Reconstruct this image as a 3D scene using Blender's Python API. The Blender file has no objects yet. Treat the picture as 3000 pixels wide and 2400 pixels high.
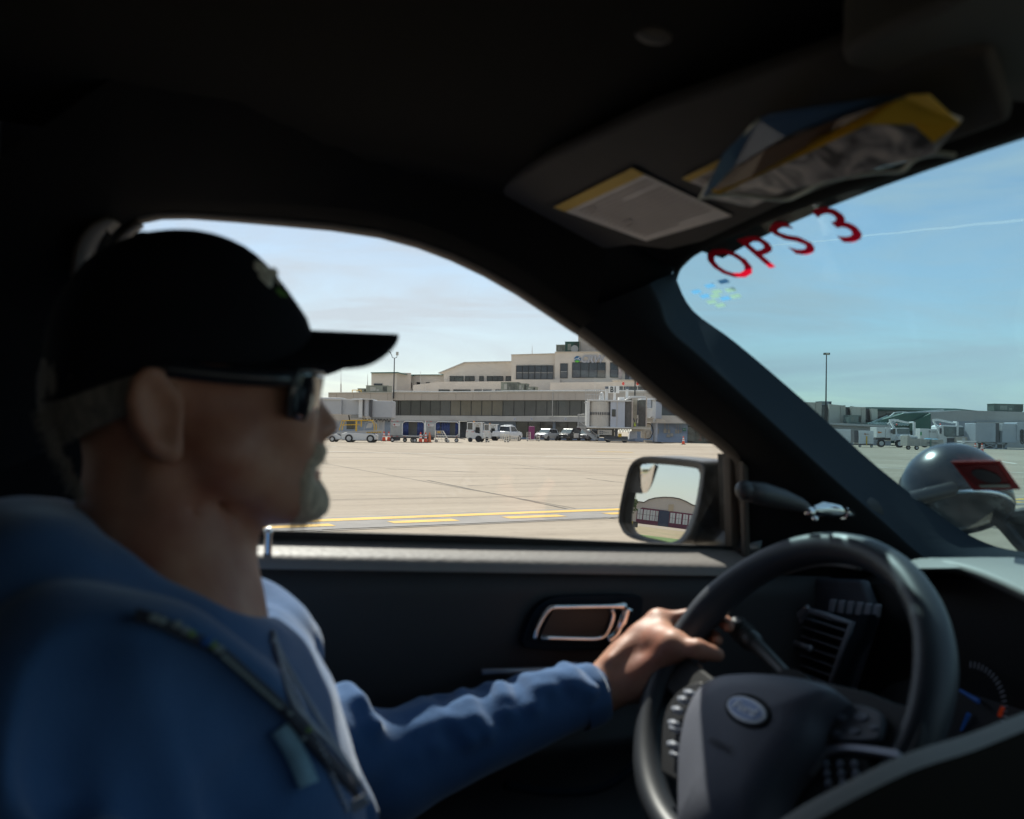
import bpy, bmesh, math, random
import numpy as np
from mathutils import Vector, Matrix
from mathutils.bvhtree import BVHTree
random.seed(7); np.random.seed(7)
D = bpy.data; SC = bpy.context.scene; COL = SC.collection
R_ = math.radians

# ---------------------------------------------------------------- camera
EYE = 1.45; FP = 2600.0
PITCH = math.atan(58/2600); ROLL = R_(1.1); YAW = R_(24)
_fw = np.array([0, math.cos(PITCH), math.sin(PITCH)]); _r0 = np.array([1., 0, 0]); _u0 = np.cross(_r0, _fw)
_R = math.cos(ROLL)*_r0+math.sin(ROLL)*_u0; _U = -math.sin(ROLL)*_r0+math.cos(ROLL)*_u0
cd = D.cameras.new('camera'); cam = D.objects.new('camera', cd); COL.objects.link(cam)
cam.matrix_world = Matrix(((_R[0], _U[0], -_fw[0], 0), (_R[1], _U[1], -_fw[1], 0), (_R[2], _U[2], -_fw[2], EYE), (0, 0, 0, 1)))
cd.sensor_width = 36; cd.lens = FP/3000*36; cd.clip_start = 0.02; cd.clip_end = 6000
cd.dof.use_dof = True; cd.dof.focus_distance = 95; cd.dof.aperture_fstop = 6.3; cd.dof.aperture_blades = 0
SC.camera = cam

# ---------------------------------------------------------------- light
SUN_AZ = Vector((-0.26, 0.966)).normalized(); SUN_EL = R_(48.5)
wd = D.worlds.new("World"); SC.world = wd; wd.use_nodes = True
nt = wd.node_tree; nt.nodes.clear()
wo = nt.nodes.new('ShaderNodeOutputWorld'); bg = nt.nodes.new('ShaderNodeBackground'); bg.inputs[1].default_value = 0.122
sky = nt.nodes.new('ShaderNodeTexSky'); sky.sky_type = 'NISHITA'; sky.sun_disc = False
sky.sun_elevation = SUN_EL; sky.sun_rotation = math.atan2(SUN_AZ.x, SUN_AZ.y); sky.air_density = 1.0; sky.dust_density = 0.6; sky.ozone_density = 1.6; sky.altitude = 300
# thin cirrus: stretched noise over the sky direction
tc = nt.nodes.new('ShaderNodeTexCoord'); mp = nt.nodes.new('ShaderNodeMapping'); mp.inputs['Scale'].default_value = (1.3, 2.0, 8.5); mp.inputs['Rotation'].default_value = (0, R_(14), 0)
nz = nt.nodes.new('ShaderNodeTexNoise'); nz.inputs['Scale'].default_value = 2.2; nz.inputs['Detail'].default_value = 9; nz.inputs['Roughness'].default_value = .58; nz.inputs['Distortion'].default_value = .6
cr = nt.nodes.new('ShaderNodeValToRGB'); cr.color_ramp.elements[0].position = .42; cr.color_ramp.elements[1].position = .66
cr.color_ramp.elements[0].color = (.16, .16, .16, 1); cr.color_ramp.elements[1].color = (.82, .82, .82, 1)
mx = nt.nodes.new('ShaderNodeMix'); mx.data_type = 'RGBA'; mx.inputs[7].default_value = (4.5, 4.7, 5.2, 1)
hz = nt.nodes.new('ShaderNodeHueSaturation'); hz.inputs['Saturation'].default_value = .88; hz.inputs['Value'].default_value = .82
for a, b in ((tc.outputs['Generated'], mp.inputs[0]), (mp.outputs[0], nz.inputs[0]), (nz.outputs[0], cr.inputs[0]), (cr.outputs[0], mx.inputs[0]),
             (sky.outputs[0], hz.inputs['Color']), (hz.outputs[0], mx.inputs[6]), (mx.outputs[2], bg.inputs[0]), (bg.outputs[0], wo.inputs[0])):
    nt.links.new(a, b)
sl = D.lights.new('sun', 'SUN'); so = D.objects.new('sun', sl); COL.objects.link(so)
sl.energy = 5.0; sl.angle = R_(.53); sl.color = (1, .95, .87)
sd = Vector((SUN_AZ.x*math.cos(SUN_EL), SUN_AZ.y*math.cos(SUN_EL), math.sin(SUN_EL)))
so.rotation_euler = sd.to_track_quat('Z', 'Y').to_euler(); so.location = (0, 0, 60)
SC.view_settings.view_transform = 'Standard'; SC.view_settings.look = 'None'; SC.view_settings.exposure = 0.47; SC.view_settings.gamma = 1
SC.cycles.max_bounces = 10; SC.cycles.transparent_max_bounces = 16; SC.cycles.sample_clamp_indirect = 6; SC.cycles.caustics_reflective = False

# ---------------------------------------------------------------- geometry helpers
def raydir(x, y): return _fw+(x-1500)/FP*_R+(1200-y)/FP*_U
_F = np.array([math.cos(YAW), math.sin(YAW), 0]); _L = np.array([-math.sin(YAW), math.cos(YAW), 0])
def cray(x, y): d = raydir(x, y); return np.array([d@_F, d@_L, d[2]])
UP = np.array([0, 0, EYE])
# points of the car (f forward, l to the driver's side, height above ground)
def onl(x, y, l): d = cray(x, y); return d*(l/d[1])+UP
def onf(x, y, f): d = cray(x, y); return d*(f/d[0])+UP
def onu(x, y, u): d = cray(x, y); return d*(u/d[2])+UP
def onp(x, y, n, c): d = cray(x, y); return d*(c/(np.array(n)@d))+UP
WN = np.array([.45, 0, .76]); WN /= np.linalg.norm(WN); WD = float(WN@np.array([.72, 0, .24]))
def onw(x, y, off=0.): return onp(x, y, WN, WD+off)           # windscreen plane
DN = np.array([0, 1, .28])
def ond(x, y, off=0.): return onp(x, y, DN, 1.125+off)        # driver's door glass plane
def C(f, l, u): return np.array([f, l, u+EYE])
def ground(x, y):
    d = raydir(x, y); return d*(-EYE/d[2])+np.array([0, 0, EYE])

class MB:
    def __init__(s): s.v = []; s.f = []; s.mi = []; s.m = 0
    def add(s, vs, fs):
        b = len(s.v); s.v += [tuple(map(float, p)) for p in vs]
        for f in fs: s.f.append(tuple(b+i for i in f)); s.mi.append(s.m)
        return s
    def box(s, x0, x1, y0, y1, z0, z1, rz=0, c=None):
        vs = [(x, y, z) for z in (z0, z1) for y in (y0, y1) for x in (x0, x1)]
        if rz:
            cx, cy = c if c else ((x0+x1)/2, (y0+y1)/2); k, q = math.cos(rz), math.sin(rz)
            vs = [(cx+(x-cx)*k-(y-cy)*q, cy+(x-cx)*q+(y-cy)*k, z) for x, y, z in vs]
        return s.add(vs, [(0, 2, 3, 1), (4, 5, 7, 6), (0, 1, 5, 4), (2, 6, 7, 3), (0, 4, 6, 2), (1, 3, 7, 5)])
    def prism(s, pts, off):                  # closed outline of 3d points pushed along a vector
        n = len(pts); off = np.array(off); vs = [np.array(p) for p in pts]+[np.array(p)+off for p in pts]
        return s.add(vs, [tuple(range(n)), tuple(range(2*n-1, n-1, -1))]+[(i, i+n, (i+1) % n+n, (i+1) % n) for i in range(n)])
    def xz(s, pts, y0, y1): return s.prism([(x, y0, z) for x, z in pts], (0, y1-y0, 0))
    def cyl(s, a, b, r, r2=None, n=14, cap=True):
        a, b = np.array(a, float), np.array(b, float); r2 = r if r2 is None else r2
        w = b-a; w /= np.linalg.norm(w)+1e-9; t = np.array([1, 0, 0]) if abs(w[0]) < .8 else np.array([0, 1, 0])
        p = np.cross(w, t); p /= np.linalg.norm(p); q = np.cross(w, p)
        vs = [c+rr*(math.cos(k*2*math.pi/n)*p+math.sin(k*2*math.pi/n)*q) for c, rr in ((a, r), (b, r2)) for k in range(n)]
        fs = [(k, (k+1) % n, n+(k+1) % n, n+k) for k in range(n)]
        if cap: fs += [tuple(range(n-1, -1, -1)), tuple(range(n, 2*n))]
        return s.add(vs, fs)
    def tube(s, pts, r, n=8, closed=False):
        pts = [np.array(p, float) for p in pts]; m = len(pts); rr = r if hasattr(r, '__len__') else [r]*m
        up = None; vs = []
        for i, p in enumerate(pts):
            a = pts[(i-1) % m] if (closed or i > 0) else p; b = pts[(i+1) % m] if (closed or i < m-1) else p
            t = b-a; t /= np.linalg.norm(t)+1e-9
            if up is None: up = np.cross(t, [0, 0, 1.]) if abs(t[2]) < .9 else np.cross(t, [1., 0, 0])
            up = up-t*(up@t); up /= np.linalg.norm(up)+1e-9; q = np.cross(t, up)
            vs += [p+rr[i]*(math.cos(k*2*math.pi/n)*up+math.sin(k*2*math.pi/n)*q) for k in range(n)]
        fs = [(i*n+k, i*n+(k+1) % n, ((i+1) % m)*n+(k+1) % n, ((i+1) % m)*n+k) for i in range(m if closed else m-1) for k in range(n)]
        if not closed: fs += [tuple(range(n-1, -1, -1)), tuple(range((m-1)*n, m*n))]
        return s.add(vs, fs)
    def loft(s, rows, closed=False, thick=None):
        m, n = len(rows), len(rows[0]); vs = [p for r in rows for p in r]
        k = n if closed else n-1
        fs = [(i*n+j, i*n+(j+1) % n, (i+1)*n+(j+1) % n, (i+1)*n+j) for i in range(m-1) for j in range(k)]
        return s.add(vs, fs)
    def ball(s, c, r, n=14, m=8, sc=(1, 1, 1)):
        vs = []; 
        for i in range(m+1):
            t = math.pi*i/m
            for j in range(n):
                a = 2*math.pi*j/n; vs.append((c[0]+r*sc[0]*math.sin(t)*math.cos(a), c[1]+r*sc[1]*math.sin(t)*math.sin(a), c[2]+r*sc[2]*math.cos(t)))
        return s.add(vs, [(i*n+j, (i+1)*n+j, (i+1)*n+(j+1) % n, i*n+(j+1) % n) for i in range(m) for j in range(n)])
    def build(s, name, mats, parent=None, smooth=False, bevel=0, solid=0, sub=0, seg=2, loc=None):
        me = D.meshes.new(name); me.from_pydata(s.v, [], s.f)
        mats = mats if isinstance(mats, (list, tuple)) else [mats]
        for m in mats: me.materials.append(m)
        if len(mats) > 1: me.polygons.foreach_set('material_index', s.mi)
        bm = bmesh.new(); bm.from_mesh(me); bmesh.ops.remove_doubles(bm, verts=bm.verts, dist=1e-5); bmesh.ops.recalc_face_normals(bm, faces=bm.faces); bm.to_mesh(me); bm.free()
        o = D.objects.new(name, me); COL.objects.link(o)
        if parent: o.parent = parent
        if loc is not None: o.location = loc
        if smooth is True: me.polygons.foreach_set('use_smooth', [True]*len(me.polygons))
        if solid: md = o.modifiers.new('solid', 'SOLIDIFY'); md.thickness = solid; md.offset = 0
        if bevel: md = o.modifiers.new('bevel', 'BEVEL'); md.width = bevel; md.segments = seg; md.limit_method = 'ANGLE'; md.angle_limit = R_(35)
        if sub: md = o.modifiers.new('sub', 'SUBSURF'); md.levels = sub; md.render_levels = sub
        if (bevel or smooth == 'auto'):
            me.polygons.foreach_set('use_smooth', [True]*len(me.polygons)); sh = me.attributes.get('x')
            md = o.modifiers.new('norm', 'WEIGHTED_NORMAL') if bevel else None
            if smooth == 'auto':
                try: me.set_sharp_from_angle(angle=R_(40))
                except Exception: pass
        return o

def tag(o, label=None, cat=None, group=None, kind=None):
    if label: o['label'] = label
    if cat: o['category'] = cat
    if group: o['group'] = group
    if kind: o['kind'] = kind
    return o
def empty(name, loc=(0, 0, 0), rz=0, label=None, cat=None, group=None):
    o = D.objects.new(name, None); COL.objects.link(o); o.empty_display_size = .3
    o.location = loc; o.rotation_euler = (0, 0, rz); return tag(o, label, cat, group)
def copy_tree(o, parent=None):
    c = o.copy(); COL.objects.link(c)
    if parent: c.parent = parent
    for ch in [x for x in D.objects if x.parent == o]: copy_tree(ch, c)
    return c

def text_mesh(mb, s, org, ax, ay, h, depth=.004, align='CENTER', bold=0., xs=1.):
    cu = D.curves.new('t', 'FONT'); cu.body = s; cu.size = 1.0; cu.align_x = align; cu.resolution_u = 3; cu.offset = bold; cu.extrude = 0
    o = D.objects.new('t', cu); COL.objects.link(o)
    dg = bpy.context.evaluated_depsgraph_get(); me = D.meshes.new_from_object(o.evaluated_get(dg))
    ax, ay, org = np.array(ax, float), np.array(ay, float), np.array(org, float); nn = np.cross(ax, ay); nn /= np.linalg.norm(nn)+1e-9
    k = h/.7
    vs = [org+ax*v.co.x*k*xs+ay*v.co.y*k for v in me.vertices]; fs = [tuple(p.vertices) for p in me.polygons]
    mb.add(vs, fs)
    if depth: mb.add([v+nn*depth for v in vs], fs)
    D.objects.remove(o); D.curves.remove(cu); D.meshes.remove(me)
    return mb

# ---------------------------------------------------------------- materials
MT = {}
def pm(name, col, rough=.6, metal=0., spec=.5, var=.12, vs=3., bump=0., bs=40., coat=0., sheen=0., stretch=None, dirt=None):
    if name in MT: return MT[name]
    m = D.materials.new(name); m.use_nodes = True; t = m.node_tree; b = t.nodes['Principled BSDF']
    b.inputs['Roughness'].default_value = rough; b.inputs['Metallic'].default_value = metal; b.inputs['Specular IOR Level'].default_value = spec
    b.inputs['Coat Weight'].default_value = coat
    if sheen: b.inputs['Sheen Weight'].default_value = sheen
    c = t.nodes.new('ShaderNodeTexCoord'); mpn = t.nodes.new('ShaderNodeMapping')
    if stretch: mpn.inputs['Scale'].default_value = stretch
    t.links.new(c.outputs['Object'], mpn.inputs[0])
    n = t.nodes.new('ShaderNodeTexNoise'); n.inputs['Scale'].default_value = vs; n.inputs['Detail'].default_value = 6; n.inputs['Roughness'].default_value = .6
    t.links.new(mpn.outputs[0], n.inputs[0])
    r = t.nodes.new('ShaderNodeMapRange'); r.inputs[1].default_value = .3; r.inputs[2].default_value = .7; r.inputs[3].default_value = 1-var; r.inputs[4].default_value = 1+var
    t.links.new(n.outputs[0], r.inputs[0])
    x = t.nodes.new('ShaderNodeMix'); x.data_type = 'RGBA'; x.blend_type = 'MULTIPLY'; x.inputs[0].default_value = 1; x.inputs[6].default_value = (*col, 1)
    t.links.new(r.outputs[0], x.inputs[7]); last = x.outputs[2]
    if dirt:
        n3 = t.nodes.new('ShaderNodeTexNoise'); n3.inputs['Scale'].default_value = dirt[1]; n3.inputs['Detail'].default_value = 8; t.links.new(mpn.outputs[0], n3.inputs[0])
        rr = t.nodes.new('ShaderNodeMapRange'); rr.inputs[1].default_value = .5; rr.inputs[2].default_value = .75; rr.inputs[4].default_value = dirt[2]; t.links.new(n3.outputs[0], rr.inputs[0])
        y = t.nodes.new('ShaderNodeMix'); y.data_type = 'RGBA'; y.inputs[7].default_value = (*dirt[0], 1); t.links.new(rr.outputs[0], y.inputs[0]); t.links.new(last, y.inputs[6]); last = y.outputs[2]
    t.links.new(last, b.inputs['Base Color'])
    if bump:
        n2 = t.nodes.new('ShaderNodeTexNoise'); n2.inputs['Scale'].default_value = bs; n2.inputs['Detail'].default_value = 4; t.links.new(mpn.outputs[0], n2.inputs[0])
        bp = t.nodes.new('ShaderNodeBump'); bp.inputs['Strength'].default_value = bump; bp.inputs['Distance'].default_value = .1/bs; t.links.new(n2.outputs[0], bp.inputs['Height']); t.links.new(bp.outputs[0], b.inputs['Normal'])
    MT[name] = m; return m
def glass(name, tint, refl=1.0, rough=0.0):
    if name in MT: return MT[name]
    m = D.materials.new(name); m.use_nodes = True; t = m.node_tree; t.nodes.clear()
    o = t.nodes.new('ShaderNodeOutputMaterial'); a = t.nodes.new('ShaderNodeBsdfTransparent'); a.inputs[0].default_value = (*tint, 1)
    g = t.nodes.new('ShaderNodeBsdfGlossy'); g.inputs['Roughness'].default_value = rough; g.inputs[0].default_value = (refl, refl, refl, 1)
    f = t.nodes.new('ShaderNodeLayerWeight'); f.inputs[0].default_value = .5; x = t.nodes.new('ShaderNodeMixShader')
    pw = t.nodes.new('ShaderNodeMath'); pw.operation = 'POWER'; pw.inputs[1].default_value = 5; t.links.new(f.outputs['Facing'], pw.inputs[0])
    ma = t.nodes.new('ShaderNodeMath'); ma.operation = 'MULTIPLY_ADD'; ma.inputs[1].default_value = .92; ma.inputs[2].default_value = .04; t.links.new(pw.outputs[0], ma.inputs[0])
    t.links.new(ma.outputs[0], x.inputs[0]); t.links.new(a.outputs[0], x.inputs[1]); t.links.new(g.outputs[0], x.inputs[2]); t.links.new(x.outputs[0], o.inputs[0])
    MT[name] = m; return m
def dusty(m, amt):      # thin film of dust on a pane
    t = m.node_tree; o = [n for n in t.nodes if n.type == 'OUTPUT_MATERIAL'][0]; l = o.inputs[0].links[0].from_socket
    c = t.nodes.new('ShaderNodeTexCoord'); n = t.nodes.new('ShaderNodeTexNoise'); n.inputs['Scale'].default_value = 9; n.inputs['Detail'].default_value = 10; n.inputs['Roughness'].default_value = .75
    r = t.nodes.new('ShaderNodeMapRange'); r.inputs[1].default_value = .42; r.inputs[2].default_value = .75; r.inputs[3].default_value = amt*.15; r.inputs[4].default_value = amt
    d = t.nodes.new('ShaderNodeBsdfTranslucent'); d.inputs[0].default_value = (.9, .9, .88, 1); x = t.nodes.new('ShaderNodeMixShader')
    for a, b in ((c.outputs['Object'], n.inputs[0]), (n.outputs[0], r.inputs[0]), (r.outputs[0], x.inputs[0]), (l, x.inputs[1]), (d.outputs[0], x.inputs[2]), (x.outputs[0], o.inputs[0])): t.links.new(a, b)
    return m
def thin(name, col, tr=.6):   # vinyl that lets daylight through
    m = pm(name, col, .5, var=.05); t = m.node_tree; o = [n for n in t.nodes if n.type == 'OUTPUT_MATERIAL'][0]; b = t.nodes['Principled BSDF']
    q = t.nodes.new('ShaderNodeBsdfTranslucent'); q.inputs[0].default_value = (*[min(1, c*1.3) for c in col], 1); x = t.nodes.new('ShaderNodeMixShader'); x.inputs[0].default_value = tr
    t.links.new(b.outputs[0], x.inputs[1]); t.links.new(q.outputs[0], x.inputs[2]); t.links.new(x.outputs[0], o.inputs[0]); return m
def darkglass(name, col, rough=.03, spec=.6): return pm(name, col, rough, 0, spec, .25, .35)
def emis(name, col, st):
    m = D.materials.new(name); m.use_nodes = True; b = m.node_tree.nodes['Principled BSDF']; b.inputs['Base Color'].default_value = (*col, 1)
    b.inputs['Emission Color'].default_value = (*col, 1); b.inputs['Emission Strength'].default_value = st; return m
# ---------------------------------------------------------------- ground
GA = R_(25.5)
def ground_mat():
    m = D.materials.new('concrete_apron'); m.use_nodes = True; t = m.node_tree; b = t.nodes['Principled BSDF']; b.inputs['Roughness'].default_value = .85; b.inputs['Specular IOR Level'].default_value = .25
    c = t.nodes.new('ShaderNodeTexCoord'); mp = t.nodes.new('ShaderNodeMapping'); mp.inputs['Rotation'].default_value = (0, 0, -GA)
    t.links.new(c.outputs['Object'], mp.inputs[0])
    def noise(sc, det, vec=None, rough=.6):
        n = t.nodes.new('ShaderNodeTexNoise'); n.inputs['Scale'].default_value = sc; n.inputs['Detail'].default_value = det; n.inputs['Roughness'].default_value = rough
        t.links.new(vec or mp.outputs[0], n.inputs[0]); return n.outputs[0]
    def rng(v, a, b_, lo, hi):
        r = t.nodes.new('ShaderNodeMapRange'); r.inputs[1].default_value = a; r.inputs[2].default_value = b_; r.inputs[3].default_value = lo; r.inputs[4].default_value = hi; t.links.new(v, r.inputs[0]); return r.outputs[0]
    def mixc(fac, a, b_, mode='MIX'):
        x = t.nodes.new('ShaderNodeMix'); x.data_type = 'RGBA'; x.blend_type = mode
        for s, v in ((0, fac), (6, a), (7, b_)):
            if isinstance(v, (tuple, float, int)): x.inputs[s].default_value = v
            else: t.links.new(v, x.inputs[s])
        return x.outputs[2]
    # slabs of slightly different cast: white noise per slab
    sn = t.nodes.new('ShaderNodeVectorMath'); sn.operation = 'DIVIDE'; sn.inputs[1].default_value = (7.62, 7.62, 1); t.links.new(mp.outputs[0], sn.inputs[0])
    fl = t.nodes.new('ShaderNodeVectorMath'); fl.operation = 'FLOOR'; t.links.new(sn.outputs[0], fl.inputs[0])
    wn = t.nodes.new('ShaderNodeTexWhiteNoise'); wn.noise_dimensions = '2D'; t.links.new(fl.outputs[0], wn.inputs[0])
    base = mixc(rng(noise(.05, 6), .35, .65, 0., 1.), (.345, .28, .212, 1), (.40, .335, .26, 1))
    base = mixc(rng(wn.outputs[0], 0, 1, 0., .8), base, (.30, .24, .178, 1))
    mp2 = t.nodes.new('ShaderNodeMapping'); mp2.inputs['Scale'].default_value = (.08, 1.4, 1); t.links.new(mp.outputs[0], mp2.inputs[0])
    streak = noise(.9, 7, mp2.outputs[0]); base = mixc(rng(streak, .46, .68, 0, .5), base, (.21, .165, .12, 1))
    base = mixc(rng(noise(3.5, 8), .52, .75, 0, .45), base, (.2, .16, .12, 1))
    base = mixc(rng(noise(.6, 3), .6, .68, 0, .32), base, (.25, .2, .16, 1))
    gr = noise(60, 4); base = mixc(1., base, rng(gr, .2, .8, .9, 1.08), 'MULTIPLY')
    t.links.new(base, b.inputs['Base Color'])
    bp = t.nodes.new('ShaderNodeBump'); bp.inputs['Strength'].default_value = .25; bp.inputs['Distance'].default_value = .01; t.links.new(gr, bp.inputs['Height']); t.links.new(bp.outputs[0], b.inputs['Normal'])
    return m
mb = MB(); n = 24
for i in range(n):
    for j in range(n):
        x0 = -2600+i*5200/n; y0 = -2600+j*5200/n; mb.add([(x0, y0, 0), (x0+5200/n, y0, 0), (x0+5200/n, y0+5200/n, 0), (x0, y0+5200/n, 0)], [(0, 1, 2, 3)])
tag(mb.build('apron', ground_mat()), kind='structure')

tar = pm('joint_sealant', (.09, .072, .055), .8, var=.35, vs=1.5)
yel = pm('yellow_paint', (.62, .36, .035), .75, var=.15, vs=2.5, dirt=((.30, .24, .17), 5, .5))
blk = pm('grey_border_paint', (.20, .18, .165), .8, var=.2, vs=2.)
wht = pm('white_paint_worn', (.72, .66, .58), .8, var=.2, vs=1., dirt=((.42, .35, .27), 2, .5))
def strip(mb, pts, w, z, wob=0.):
    pts = [np.array(p[:2], float) for p in pts]; L_ = []; R__ = []
    for i, p in enumerate(pts):
        a = pts[max(i-1, 0)]; b = pts[min(i+1, len(pts)-1)]; t = b-a; t /= np.linalg.norm(t)+1e-9; nn = np.array([-t[1], t[0]])
        ww = w*(1+wob*random.uniform(-1, 1)); L_.append((*(p+nn*ww/2), z)); R__.append((*(p-nn*ww/2), z))
    mb.loft([L_, R__])
ga = np.array([math.cos(GA), math.sin(GA)]); gb = np.array([-math.sin(GA), math.cos(GA)])
X0 = ground(1490, 1455)[:2]
def wobble(a, b, n, amp):
    return [a+(b-a)*k/n+np.array([random.uniform(-amp, amp), random.uniform(-amp, amp)]) for k in range(n+1)]
mb = MB()
for k in range(-3, 16):
    p = X0+gb*7.62*k; strip(mb, wobble(p-ga*70, p+ga*95, 160, .012+.0006*abs(k)), .03 if k < 3 else .06+.018*k, .004, .35)
for k in range(-12, 14):
    p = X0+ga*7.62*k; strip(mb, wobble(p-gb*22, p+gb*105, 130, .012), .035, .004, .35)
# cracks and patches traced from the concrete
for pts, w in (([(1250, 1407), (1400, 1438), (1490, 1455), (1640, 1487), (1800, 1521)], .05), ([(865, 1512), (900, 1530), (940, 1558)], .07), ([(880, 1519), (905, 1528), (925, 1545)], .05),
               ([(1350, 1425), (1500, 1418), (1660, 1413), (1690, 1414)], .035), ([(1718, 1402), (1835, 1416)], .05), ([(2840, 1541), (2960, 1552)], .05), ([(2640, 1346), (2990, 1352)], .12),
               ([(1130, 1374), (1400, 1384)], .10), ([(1500, 1372), (1640, 1377)], .09)):
    g = [ground(*p)[:2] for p in pts]; q = []
    for a, b in zip(g[:-1], g[1:]): q += wobble(a, b, 14, .012)
    strip(mb, q, w, .0065, .5)
tag(mb.build('apron_joints', tar), kind='structure')
A = ground(860, 1530)[:2]; B = ground(1810, 1494)[:2]; yd = (B-A)/np.linalg.norm(B-A); yn = np.array([-yd[1], yd[0]])
B2 = ground(2990, 1464)[:2]
def yline(t, off):
    p = A+yd*t+yn*off; q = A+(B2-A)/np.linalg.norm(B2-A)*t+yn*off; k = min(max((t-5)/12, 0), 1); return p*(1-k)+q*k
mb = MB(); strip(mb, [yline(t, -.35) for t in range(-30, 70, 2)], 1.55, .008, .03)
strip(mb, [yline(t, -1.25) for t in range(-30, 70, 2)], .05, .0095, .2)
tag(mb.build('marking_border', blk), kind='structure')
mb = MB(); strip(mb, [yline(t, .02) for t in np.arange(-30, 70, 1.)], .34, .012, .04)
for t in np.arange(-29.0, 60, 2.02):
    strip(mb, [yline(t+x, -.62) for x in (0, .6, 1.10)], .31, .012, .05)
mb2 = [(1750, 1324), (1800, 1324.5), (1855, 1326)]
strip(mb, [ground(*p)[:2] for p in mb2], .75, .012, .1)
tag(mb.build('taxi_lines', yel), kind='structure')
mb = MB()
strip(mb, [ground(*p)[:2] for p in [(700, 1317), (955, 1323), (1300, 1331), (1598, 1338), (1850, 1344), (2140, 1352), (2350, 1361), (2580, 1371), (2700, 1375), (3000, 1386), (3100, 1389)]], .32, .012, .15)
strip(mb, [ground(*p)[:2] for p in [(955, 1308), (985, 1309)]], .4, .012, .1); strip(mb, [ground(*p)[:2] for p in [(2935, 1353), (2975, 1359)]], .3, .012, .1)
tag(mb.build('white_line', wht), kind='structure')
# ================================================================ the car the camera sits in
M_head = pm('headliner_fabric', (.011, .0105, .010), .95, spec=.2, bump=.15, bs=400)
M_trim = pm('dark_trim_plastic', (.040, .040, .043), .6, spec=.35, bump=.2, bs=260)
M_pil = pm('pillar_trim', (.010, .018, .027), .8, spec=.14, bump=.15, bs=300)
M_soft = pm('soft_dash', (.055, .053, .052), .5, spec=.45, bump=.35, bs=140)
M_rub = pm('rubber_seal', (.02, .02, .02), .7, spec=.3)
M_frame = pm('door_frame_fabric', (.11, .095, .082), .8, spec=.25, bump=.1, bs=300)
M_leath = pm('black_leather', (.034, .039, .048), .46, spec=.5, bump=.12, bs=220)
M_chrome = pm('chrome', (.85, .85, .86), .12, 1., var=.03)
M_body = pm('car_paint_outside', (.03, .032, .036), .3, spec=.5, coat=.5)
M_mid = pm('grey_trim', (.16, .15, .145), .6, spec=.3)
M_silver = pm('silver_bezel', (.42, .44, .50), .38, .4)
M_black = pm('gloss_black', (.012, .012, .013), .5, spec=.5)
car = empty('car', (0, 0, 0), YAW, 'dark interior of the airport operations car seen from the passenger seat', 'car')
def nrm(px, k=22):   # push px outline points away from the middle of the side window
    out = []
    for x, y in px:
        dx, dy = x-1150, (y-1250)*1.25; q = math.hypot(dx, dy); out.append((x+dx/q*k, y+dy/q*k))
    return out
TOP = [(330, 1560), (318, 1300), (325, 1000), (340, 830), (365, 730), (383, 682), (417, 651), (473, 639), (557, 638), (696, 648), (835, 660), (974, 673), (1113, 694), (1225, 724), (1322, 761), (1419, 807), (1517, 863), (1600, 918), (1684, 974)]
RID = [(1684, 974), (1809, 1071), (1948, 1190), (2050, 1268), (2136, 1343)]
def roofz(f, l): return .335-.05*abs((l-.36)/.7)**3.5-.05*max(0, (f-.2)/.55)**2
# window surround
rows = [[], [], [], [], [], []]
o1 = nrm(TOP, 20); o2 = nrm(TOP, 70)
for (a, b, c) in zip(TOP, o1, o2):
    e = ond(*a, .004); e1 = ond(*b, -.018); e2 = ond(*c, -.05); out = ond(*a, .045)
    rows[1].append(out); rows[2].append(e); rows[3].append(e1); rows[4].append(e2)
    f = e2[0]
    if a[1] > 700 and a[0] < 400:
        rows[5].append(e2+np.array([-.16, -.02, .0])); rows[0].append(out+np.array([-.16, .0, .0]))
    else:
        kk = min(1, max(0, (a[0]-700)/600)); rows[5].append(C(f+.0, .88+.10*kk, roofz(f, .88)-.002+.022*kk)); rows[0].append(C(out[0], 1.0, .40))
mb = MB(); mb.loft(rows[3:]); 
mb.build('door_surround', M_head, car, smooth=True)
mb = MB(); mb.loft(rows[2:4]); mb.build('window_seal', M_frame, car, smooth=True, solid=.004)
mb = MB(); mb.loft(rows[:3]); mb.build('roof_rail', M_body, car, smooth=True, solid=.004)
# headliner
mb = MB(); gr = []
for i in range(30):
    f = -2.4+3.16*i/29; gr.append([C(f, -.36+1.36*j/20, roofz(f, -.36+1.36*j/20)) for j in range(21)])
mb.loft(gr); mb.build('headliner', M_head, car, smooth=True, solid=.01)
# A pillar: from window edge over a ridge to the windscreen edge
E1 = [(1640, 945), (1684, 974), (1809, 1071), (1948, 1190), (2050, 1268), (2136, 1343), (2150, 1400), (2160, 1500), (2175, 1610), (2200, 1690), (2210, 1790)]
E2 = [(1984, 795), (1983, 821), (2031, 911), (2157, 1005), (2365, 1183), (2574, 1371), (2783, 1531), (2894, 1593), (3000, 1618), (3160, 1640), (3200, 1660)]
RG = [(1905, 830), (1935, 890), (1965, 965), (2060, 1050), (2240, 1215), (2430, 1390), (2590, 1530), (2690, 1620), (2800, 1690), (3000, 1730), (3050, 1800)]
def spl(P, n=6):   # Catmull-Rom through px points
    P = [np.array(p, float) for p in P]; out = []
    for i in range(len(P)-1):
        p0, p1, p2, p3 = P[max(i-1, 0)], P[i], P[i+1], P[min(i+2, len(P)-1)]
        for k in range(n):
            t = k/n; out.append(.5*((2*p1)+(-p0+p2)*t+(2*p0-5*p1+4*p2-p3)*t*t+(-p0+3*p1-3*p2+p3)*t**3))
    out.append(P[-1]); return out
e1, e2, rg = spl(E1, 4), spl(E2, 4), spl(RG, 4)
rows = [[] for _ in range(11)]
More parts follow.
